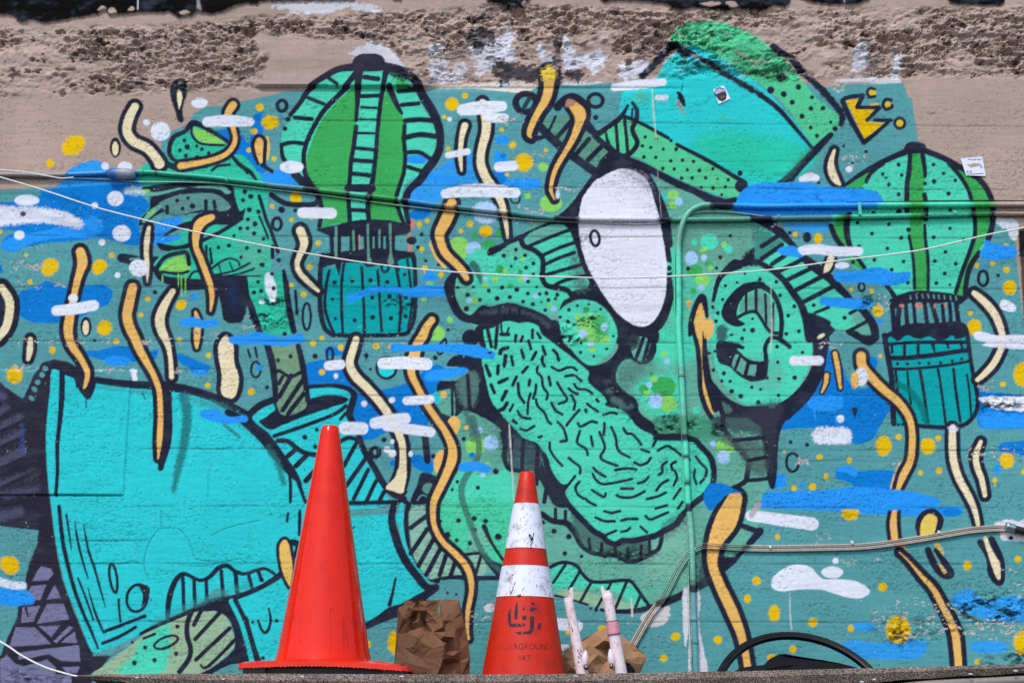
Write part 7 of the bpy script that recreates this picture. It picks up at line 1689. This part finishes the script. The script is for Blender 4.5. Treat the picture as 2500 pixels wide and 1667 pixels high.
# ------------------------------------------------------------------ paper bags
M_PAPER = mat('brown_paper', (118, 84, 62), .85, .15, .14, 30., .12, 180.)
def make_creases(seed, n):
    g_ = np.random.default_rng(seed)
    return np.column_stack([g_.random(n), g_.random(n) * 1.25, g_.random(n) * 6.283, g_.uniform(.05, .30, n), g_.normal(0, 1, n)])
def creases(u_, v_, KR):
    du = (u_ - KR[:, 0] + .5) % 1 - .5
    dv = v_ - KR[:, 1]
    a = du * np.cos(KR[:, 2]) * 1.6 + dv * np.sin(KR[:, 2])
    b = -du * np.sin(KR[:, 2]) * 1.6 + dv * np.cos(KR[:, 2])
    fall = np.clip(1 - np.abs(b) / (KR[:, 3] * 1.8), 0, 1)
    return float(np.sum(KR[:, 4] * np.clip(1 - np.abs(a) / (KR[:, 3] * .55), 0, 1) * fall))
KR1 = make_creases(21, 60)
KR2 = make_creases(33, 44)
from mathutils.geometry import delaunay_2d_cdt
def facets(name, pts, Y, z2, m, parent, keep=None, back=.09, low=True):
    """creased paper: corner points (tile x, tile y, depth towards the viewer in mm) joined by flat facets, closed behind"""
    P2 = [z2(a[0], a[1]) for a in pts]
    res = delaunay_2d_cdt([Vector((a[0], -a[1])) for a in P2], [], [], 0, 1e-4)
    vs0, fs0 = res[0], res[2]
    tri = []
    for f in fs0:
        cxx = sum(vs0[i].x for i in f) / 3; cyy = -sum(vs0[i].y for i in f) / 3
        if keep is None or keep(cxx, cyy): tri.append(tuple(f))
    idx = []
    for v in vs0:
        idx.append(min(range(len(P2)), key=lambda k: (P2[k][0] - v.x) ** 2 + (P2[k][1] + v.y) ** 2))
    V = [pt(P2[k][0], P2[k][1], Y - pts[k][2] / 1000.0) for k in idx]
    # split every facet once and jitter, so that flat panels keep faint dents
    bm = bmesh.new()
    bv = [bm.verts.new(v) for v in V]
    for f in tri: bm.faces.new([bv[i] for i in f])
    bm.normal_update()
    edge_b = [e for e in bm.edges if len(e.link_faces) == 1]
    bmesh.ops.subdivide_edges(bm, edges=list(bm.edges), cuts=2, use_grid_fill=True)
    rj = random.Random(5)
    for v in bm.verts:
        if not v.is_boundary: v.co.y += rj.uniform(-.0012, .0012)
    bnd = [e for e in bm.edges if len(e.link_faces) == 1]
    ret = bmesh.ops.extrude_edge_only(bm, edges=bnd)
    nv = [q for q in ret['geom'] if isinstance(q, bmesh.types.BMVert)]
    for v in nv:
        v.co.y += back
        if low and v.co.z < Z0 - .01: v.co.z = LOW + .002
    if low:
        for v in bm.verts:
            if v not in nv and v.is_valid and v.co.z < Z0 - .015: v.co.z = LOW + .002
    bmesh.ops.recalc_face_normals(bm, faces=bm.faces)
    me = bpy.data.meshes.new(name); bm.to_mesh(me); bm.free()
    return link(name, me, m, parent)
def zb1(x, y): return (940 + x / 7.129, 1440 + y / 7.129)
def paper_bag():
    YP = -0.36
    o = empty('paper_bag', (pt(1052, 1645, YP).x, YP, LOW)); tag(o, 'upright crumpled brown paper bag with a torn open top, beside the plain orange cone', 'bag')
    pts_ = [(230, 305, 10), (335, 255, 30), (410, 290, 46), (490, 345, 34), (600, 355, 28), (730, 350, 22), (850, 372, 18), (955, 388, 14), (945, 178, -34), (1110, 182, -36), (1285, 158, -40), (1000, 385, 2), (1140, 382, -8), (1290, 382, -20),
            (1340, 430, -30), (1400, 650, -30), (1450, 900, -34), (1478, 1150, -30), (1470, 1300, -30), (1460, 1470, -30),
            (995, 520, 22), (1005, 640, 34), (1020, 800, 46), (1035, 950, 62), (1025, 1080, 58), (1000, 1200, 54), (960, 1340, 52), (900, 1470, 50), (962, 1470, 20), (1060, 1300, 4), (1170, 1140, 30), (1040, 700, 14), (1080, 900, 2), (1120, 1050, -4), (1300, 1060, -6), (1230, 690, -2), (1210, 820, 10), (1290, 1240, -12), (1430, 1250, -14), (1190, 1180, 22), (1210, 1470, 8), (1340, 1470, -16), (1300, 830, -20), (1320, 600, -14), (1150, 520, 0), (1050, 600, 6),
            (250, 470, 8), (225, 750, 0), (195, 1100, -6), (160, 1290, -6), (150, 1470, -6), (300, 480, 40), (395, 515, 36), (470, 560, 8), (475, 480, -6), (480, 575, 30), (600, 530, 24), (655, 480, -4), (690, 590, -12), (725, 690, -8), (735, 560, 10), (820, 465, 26), (930, 590, 30), (745, 715, 26), (640, 640, 10), (555, 810, 40), (690, 745, 22), (830, 730, 30), (960, 860, 38), (480, 990, 30), (440, 700, 18), (500, 1120, 20), (620, 1000, 30), (490, 1290, 30), (640, 1180, 22), (760, 1360, 36), (540, 1470, 26), (700, 1470, 28), (330, 1000, 10), (340, 1240, 16), (320, 1470, 10), (820, 1000, 44), (800, 1200, 40), (360, 760, 14), (620, 890, 36)]
    def keep(x, y):
        # the front top edge sags below the back panel
        zx, zy = (x - 940) * 7.129, (y - 1440) * 7.129
        if 230 < zx < 950 and zy < np.interp(zx, [230, 335, 490, 730, 955], [298, 250, 338, 345, 380]): return False
        return True
    facets('front_panel', pts_, YP - .03, zb1, M_PAPER, o, keep, .11)
    bp_ = [(330, 215, 0), (420, 178, 4), (550, 190, -6), (620, 218, 4), (700, 212, 8), (820, 180, 0), (950, 172, -4), (340, 500, 6), (560, 270, -14), (700, 300, 12), (480, 320, 6), (900, 500, 0), (640, 520, 4), (870, 270, -8)]
    facets('back_panel', bp_, YP + .045, zb1, M_PAPER, o, None, .002, False)
paper_bag()
M_PAPER2 = mat('tan_paper', (164, 124, 90), .85, .15, .14, 30., .12, 180.)
def crumple(name, outline, Y, depth, m, label, cat, seed, amp=.02, pts_n=26):
    """crumpled sack standing on the lower roof, its front outline given in photograph pixels"""
    P3 = [pt(a[0], a[1], Y) for a in outline]
    zmax = max(p.z for p in P3); zmin = min(p.z for p in P3)
    o = empty(name, (sum(p.x for p in P3) / len(P3), Y, LOW)); tag(o, label, cat)
    rg = np.random.default_rng(seed)
    cx_ = sum(p.x for p in P3) / len(P3)
    prof = []
    NZ = 44
    xs_o = np.array([p.x for p in P3]); zs_o = np.array([p.z for p in P3])
    top = zmax
    seeds = rg.random((34, 2)); sl = rg.normal(0, 1, (34, 2)); of = rg.normal(0, 1, 34)
    vs, fs = [], []
    NS = 84
    for j in range(NZ + 1):
        z = LOW + .001 + (top - LOW) * (j / NZ) ** .8
        # width of the outline at this height
        hits = []
        for k in range(len(P3) - 1):
            a, b = P3[k], P3[k + 1]
            if (a.z - z) * (b.z - z) <= 0 and abs(a.z - b.z) > 1e-6:
                hits.append(a.x + (b.x - a.x) * (z - a.z) / (b.z - a.z))
        if len(hits) >= 2: lo, hi = min(hits), max(hits)
        elif z < zmin + .01: lo, hi = min(P3[0].x, P3[-1].x), max(P3[0].x, P3[-1].x)
        else: lo = hi = P3[int(np.argmax(zs_o))].x
        for s in range(NS):
            a = 2 * math.pi * s / NS
            u_, v_ = s / NS, j / NZ
            f = creases((u_ + seed * .13) % 1, v_ * 1.25, KR2) * amp
            fall = (1 - (j / NZ) ** 3) if j < NZ else 0
            sx_ = math.copysign(abs(math.cos(a)) ** .7, math.cos(a)); sy_ = math.copysign(abs(math.sin(a)) ** .8, math.sin(a))
            vs.append(((lo + hi) / 2 + sx_ * (hi - lo) / 2, Y + sy_ * depth * (.25 + .75 * fall) * (1 if hi - lo > .02 else .4) + f * (abs(math.sin(a)) + .1), z + f * .3 * (0 < j < NZ)))
    for j in range(NZ):
        for s in range(NS):
            a, b = j * NS + s, j * NS + (s + 1) % NS
            fs.append((a, b, b + NS, a + NS))
    fs.append(tuple(range(NS - 1, -1, -1))); fs.append(tuple(NZ * NS + s for s in range(NS)))
    link('paper' if 'bag' in name else 'cloth', mesh_of(name, vs, fs), m, o)
    return o
def zb2(x, y): return (1160 + x / 5.3455, 1440 + y / 5.3455)
bag2 = empty('paper_bag', (pt(1470, 1645, -.24).x, -.24, LOW)); tag(bag2, 'crumpled tan paper sack slumped behind the white fork legs', 'bag')
facets('paper', [(1150, 1110, 0), (1145, 870, 0), (1225, 742, 4), (1400, 650, 0), (1550, 562, 4), (1690, 490, 0), (1770, 540, 6), (1880, 578, 0), (2060, 700, 2), (2150, 800, -6), (2245, 870, -10), (2205, 960, -6), (2140, 1110, -6), (1400, 830, 34), (1550, 750, 40), (1680, 655, 56), (1715, 770, -14), (1600, 840, 60), (1500, 950, 70), (1560, 1050, 60), (1750, 900, 10), (1760, 1010, 36), (1900, 770, 40), (1960, 900, 50), (2090, 960, 20), (2030, 800, 8), (1850, 690, 30), (1300, 900, 26), (1180, 925, 4), (1480, 700, 8), (1330, 760, 20), (1260, 1000, 40), (1400, 1110, 50), (1640, 1110, 50), (1880, 1110, 40), (2030, 1110, 24), (1620, 600, 34), (1960, 690, 10), (1820, 840, 0), (1690, 960, 26), (1340, 1000, 16), (1450, 860, 20), (2110, 870, 10)], -.24, zb2, M_PAPER2, bag2, None, .10)
M_BLUEINK = mat('blue_print', (44, 52, 92), .7, .2, .2, 80.)
lt = letters('3U', 0, 1, 0, 1)
def patch(name, polys, Y, m, parent, fm):
    vs, fs = [], []
    for q in polys:
        st = len(vs)
        for (a, b) in q:
            x, y = fm(a, b); vs.append(pt(x, y, Y))
        fs.append(tuple(range(st, len(vs))))
    return link(name, mesh_of(name, vs, fs), m, parent)
def fm3(a, b):
    q = C2(2, 3, [(572 + a * 72, 1228 + b * 46 - a * 16)])[0]
    return q
patch('lettering', lt, -.300, M_BLUEINK, bag2, fm3)
M_CLOTH = mat('black_cloth', (16, 16, 22), .8, .2, .3, 30., .3, 60.)
crumple('black_bag', C2(2, 3, [(1130, 1480), (1130, 1360), (1180, 1380), (1210, 1420), (1225, 1480)]), -.36, .05, M_CLOTH, 'small black bag tucked behind the right fork leg', 'bag', 3, .01)
crumple('black_cloth', C2(3, 3, [(-330, 1500), (-180, 1405), (0, 1390), (60, 1330), (160, 1285), (220, 1300), (270, 1298), (380, 1315), (520, 1330), (680, 1360), (840, 1400), (900, 1480)]), -.34, .07, M_CLOTH, 'heap of black cloth seen inside the leaning black tyre', 'cloth', 13, .02)

# ------------------------------------------------------------------ bicycle fork, legs pointing up
M_FORK = mat('white_fork_paint', (226, 208, 212), .35, .5, .8, 22., .05, 60., dark=(150, 118, 112))
M_STEEL = mat('dull_steel', (120, 112, 108), .4, .5, .3, 60., metallic=.7)
YK = -0.50
FORK = empty('bicycle_fork', (pt(1440, 1640, YK).x, YK, LOW)); tag(FORK, 'scuffed white bicycle suspension fork standing with both legs up, beside the striped cone', 'bicycle fork')
def P23(x, y): return C2(2, 3, [(x, y)])[0]
def fleg(xt, yt, xb, yb, wt, wb, bx, by, flip, extra):
    a, b = pt(*P23(xt, yt), YK), pt(*P23(xb, yb), YK)
    ax = (a - b); L = ax.length; d = ax.normalized()
    rt2 = wt / 3.675 / 2 * (D + YK) / FPX * 1.02; rb2 = wb / 3.675 / 2 * (D + YK) / FPX * 1.02
    low = -(b.z - LOW - .10) / d.z
    leg = frustum('leg', b, d, [(low, rb2 * .92), (low + .03, rb2)] + [(L * k / 14, rb2 + (rt2 - rb2) * min(1, k / 9)) for k in range(0, 14)] + [(L - .006, rt2 * .97), (L, rt2 * .75)], M_FORK, FORK, 24)
    # dropout tongue at the tip
    tip = extra
    vv = [pt(*P23(x, y), YK - .012) for x, y in tip] + [pt(*P23(x, y), YK + .012) for x, y in tip]
    n = len(tip)
    ff = [tuple(range(n)), tuple(range(2 * n - 1, n - 1, -1))] + [(i, i + n, (i + 1) % n + n, (i + 1) % n) for i in range(n)]
    me = mesh_of('dropout', vv, ff); bm = bmesh.new(); bm.from_mesh(me); bmesh.ops.recalc_face_normals(bm, faces=bm.faces); bm.to_mesh(me)
    link('dropout', me, M_FORK, FORK)
    # brake boss with its bolt
    c0 = pt(*P23(bx, by), YK - .016)
    bp_ = [(-.034, .002), (-.024, .008), (-.008, .0115), (.006, .0110), (.020, .007), (.030, .002)]
    boss = frustum('brake_boss', c0, Vector((0.10 * flip, 0, 1)), [(q[0], q[1]) for q in bp_], M_FORK, FORK, 14)
    bolt = frustum('bolt', c0 + Vector((flip * .001, -.012, -.022)), Vector((flip * .1, -.9, -.25)), [(-.012, .0068), (.016, .0068), (.0161, .004), (.0165, .004)], M_STEEL, FORK, 10)
    return leg
fleg(612, 770, 738, 1440, 82, 106, 765, 1330, 1, [(604, 790), (600, 735), (625, 715), (632, 685), (655, 682), (662, 780), (640, 830)])
fleg(962, 735, 1082, 1440, 92, 116, 1000, 1320, -1, [(935, 820), (905, 690), (925, 668), (942, 712), (985, 708), (1000, 760), (980, 800)])
for q in ([(598, 760), (640, 735)],):
    pass
# crown and steerer, down behind the ledge
ca, cb = pt(*P23(750, 1500), YK), pt(*P23(1092, 1500), YK)
ca.z = cb.z = LOW + .115
crn = bmesh.new(); box(crn, ca.x - .02, cb.x + .03, YK - .028, YK + .028, LOW + .075, LOW + .118)
bmesh.ops.bevel(crn, geom=[e for e in crn.edges], offset=.012, segments=3, affect='EDGES')
mec = bpy.data.meshes.new('crown'); crn.to_mesh(mec); link('crown', mec, M_FORK, FORK, True)
frustum('steerer', Vector(((ca.x + cb.x) / 2, YK, LOW + .001)), Vector((0, 0, 1)), [(0, .014), (.08, .014)], M_STEEL, FORK, 16)
# sticker and pen marks on the legs
M_STK = mat('pink_sticker', (214, 150, 160), .5, .3, .9, 190., dark=(190, 36, 66))
def leg_cyl(name, y0, y1, lift, m, f=1.0):
    def along(y):
        t = (y - 735) / (1440 - 735); return pt(*P23(962 + (1082 - 962) * t, y), YK), (92 + 24 * min(1, t * 14 / 9 * .64)) / 3.675 / 2 * (D + YK) / FPX
    a, ra = along(y1); b, rb_ = along(y0)
    L = (b - a).length
    rr = max(ra, rb_) * 1.0
    return frustum(name, a, b - a, [(0, rr + lift), (L, rr * .985 + lift)], m, FORK, 24, cap=False)
leg_cyl('sticker', 995, 1100, .0022, M_STK)
leg_cyl('sticker_edge', 986, 994, .0026, mat('dark_tape', (60, 50, 84), .6, .2), 1); leg_cyl('sticker_edge', 1100, 1108, .0026, bpy.data.materials['dark_tape'], 1)
pen = []
def penline(lst, w):
    for a, b in zip(lst[:-1], lst[1:]): pen.append(strip(P23(*a), P23(*b), w, w))
penline([(705, 1240), (712, 1270)], 1.4); penline([(720, 1240), (738, 1262), (705, 1278), (735, 1290)], 1.2); penline([(706, 1300), (732, 1296), (730, 1318), (706, 1318), (706, 1300)], 1.4); penline([(712, 1322), (735, 1340), (698, 1350), (712, 1362)], 1.2)
penline([(640, 1040), (655, 1060), (650, 1085)], 1.4); penline([(625, 1000), (628, 1025)], 1.2); penline([(715, 1390), (722, 1400)], 1.4)
patch('pen_marks', pen, YK - .0185, M_BLUEINK, FORK, lambda x, y: (x, y))
rg = random.Random(8)
ch = []
for k in range(26):
    right = k % 2
    t = rg.random()
    xc = (962 + 120 * t) if right else (612 + 126 * t); yc = 780 + 620 * t
    if right and 980 < yc < 1115: continue
    xx, yy = xc + rg.uniform(-26, 26), yc
    L = rg.uniform(4, 26)
    ch.append(strip(P23(xx, yy), P23(xx + rg.uniform(-4, 6), yy + L), rg.uniform(.4, 1.1), .3))
patch('paint_chips', ch, YK - .0188, M_GRIME, FORK, lambda x, y: (x, y))

# ------------------------------------------------------------------ leaning black tyre
YT = -0.42
topc = pt(1922, 1543, -.30)
lpx, rpx = pt(1744, 1640, -.40), pt(2134, 1632, -.40)
zc_bot = LOW
lean = math.radians(28)
a_r = 0.292
mid = pt(1925, 1640, -.36)
TY = empty('bicycle_hoop', (mid.x, YT, LOW)); tag(TY, 'black bicycle tyre leaning behind the ledge, only its upper arc showing', 'tyre')
ctr = Vector((topc.x + .002, 0, 0))
tz = topc.z
rad_v = (tz - LOW) / 2
bz = LOW + rad_v
t_ang = math.acos(min(1, rad_v / a_r)) if rad_v < a_r else 0
def ringmesh(name, R1, r2, m, sq=1.0, seg=96, n=12, off=0.0):
    vs, fs = [], []
    for k in range(seg):
        a = 2 * math.pi * k / seg
        rad_d = Vector((math.cos(a), math.sin(a) * math.sin(t_ang), math.sin(a) * math.cos(t_ang)))
        nrm = Vector((0, -math.cos(t_ang), math.sin(t_ang)))
        c0 = Vector((topc.x, -.30 - rad_v * math.tan(t_ang), bz)) + rad_d * R1
        for s in range(n):
            b = 2 * math.pi * s / n
            vs.append(c0 + rad_d * math.cos(b) * r2 + nrm * (math.sin(b) * r2 * sq + off))
    for k in range(seg):
        for s in range(n):
            a, b = k * n + s, k * n + (s + 1) % n
            a2, b2 = ((k + 1) % seg) * n + s, ((k + 1) % seg) * n + (s + 1) % n
            fs.append((a, b, b2, a2))
    return link(name, mesh_of(name, vs, fs), m, TY, True)
ringmesh('tyre', a_r - .0105, .0105, mat('tyre_rubber', (13, 13, 16), .5, .2, .2, 60.), 1.1)
ringmesh('rim', a_r - .0195, .0085, mat('black_rim', (10, 10, 14), .35, .3, .2, 60.), 1.3)

# ------------------------------------------------------------------ stickers on the wall
M_STW = mat('sticker_paper', (222, 226, 240), .5, .3, .05, 60.)
M_STD = mat('sticker_dark', (44, 44, 62), .5, .3, .1, 60.)
M_STB = mat('sticker_blue', (44, 78, 140), .5, .3, .1, 60.)
M_STN = mat('sticker_tan', (176, 160, 118), .5, .3, .1, 60.)
def slab(name, q, y0, y1, m, parent=None):
    n = len(q)
    vv = [pt(a[0], a[1], -y1) for a in q] + [pt(a[0], a[1], -y0) for a in q]
    ff = [tuple(range(n - 1, -1, -1)), tuple(range(n, 2 * n))] + [(i, (i + 1) % n, (i + 1) % n + n, i + n) for i in range(n)]
    me = mesh_of(name, vv, ff); bm = bmesh.new(); bm.from_mesh(me); bmesh.ops.recalc_face_normals(bm, faces=bm.faces); bm.to_mesh(me)
    return link(name, me, m, parent)
s_ = slab('wall_sticker', C2(2, 0, [(1915, 805), (2010, 768), (2072, 888), (1965, 935)]), .001, .0036, M_STW); tag(s_, 'small tilted white sticker with a dark face in a cap, on the turquoise cap', 'sticker')
slab('portrait', C2(2, 0, [(1925, 840), (1935, 800), (1975, 785), (2020, 800), (2036, 850), (2030, 890), (2000, 912), (1965, 900), (1945, 870)]), .0036, .0042, M_STD, s_)
slab('cap_print', C2(2, 0, [(1930, 835), (1940, 805), (1975, 795), (2015, 805), (2025, 820), (1985, 830), (1945, 850)]), .0042, .0047, mat('print_light', (170, 180, 205), .5, .3, .8, 220., dark=(60, 60, 90)), s_)
slab('cheek_print', C2(2, 0, [(1975, 865), (2020, 858), (2015, 885), (1985, 890)]), .0042, .0047, mat('print_brown', (110, 76, 70), .5, .3, .2, 90.), s_)
def ZS(l): return [(2330 + a / 19.6, 370 + b / 19.6) for a, b in l]
s_ = slab('wall_sticker', ZS([(290, 330), (1340, 255), (1500, 1175), (560, 1150)]), .003, .0058, M_STW); tag(s_, 'white square sticker with blue script and a tan animal beside the dotted balloon', 'sticker')
slab('animal_print', ZS([(600, 600), (750, 620), (900, 560), (1100, 570), (1200, 640), (1180, 690), (1050, 710), (900, 745), (800, 780), (700, 700)]), .0058, .0064, M_STN, s_)
slab('animal_print', ZS([(1120, 560), (1250, 590), (1330, 700), (1350, 800), (1270, 790), (1210, 700)]), .0058, .0064, mat('print_lilac', (160, 164, 214), .5, .3, .1, 60.), s_)
slab('bar_print', ZS([(600, 1090), (930, 1070), (1400, 1030), (1405, 1060), (930, 1105), (610, 1112)]), .0058, .0064, M_STB, s_)
patch('lettering', letters('Firebley', 0, 1, 0, 1), -.0064, M_STB, s_, lambda a, b: ZS([(620 + a * 680 + (1 - b) * 60, 350 + b * 115 - a * 30)])[0])
patch('lettering', letters('55', 0, 1, 0, 1), -.0064, M_STB, s_, lambda a, b: ZS([(570 + a * 270, 925 + b * 110)])[0])
# grey pipe below the end of the ledge
o = tube('grey_pipe', [(2120, 1690), (2250, 1672), (2400, 1664), (2500, 1659), (2900, 1640)], .012, 1.12, None, (140, 132, 126), 0, 12, 6)
tag(o, 'grey pipe under the right end of the felt ledge', 'pipe')

# pale droppings and chips on the felt edge
M_CHIP = mat('pale_chip', (214, 216, 226), .6, .2, .2, 80.)
rg = random.Random(12)
for x in (335, 545, 738, 980, 1405, 2105, 2135, 2370, 2480):
    y0 = lerp_l(top_l, x) + rg.uniform(5, 14)
    if x > 2000: y0 = lerp_l(bot_l, x) - rg.uniform(2, 8)
    n = 7
    q = [(x + rg.uniform(3, 7) * math.cos(6.283 * k / n), y0 + rg.uniform(1.0, 2.6) * math.sin(6.283 * k / n)) for k in range(n)]
    slab('pale_chip', q, -YF + .002, -YF + .006, M_CHIP, SHED)

for nm, gr in (('traffic_cone', 'traffic cones at the foot of the wall'), ('paper_bag', 'paper bags behind the ledge'), ('wall_conduit', 'conduits fixed to the wall'), ('thin_cable', 'thin cables on the wall'), ('white_cord', 'white cords in front of the wall'), ('wall_sticker', 'stickers on the wall')):
    for o in bpy.data.objects:
        if o.parent is None and o.name.split('.')[0] == nm: o['group'] = gr
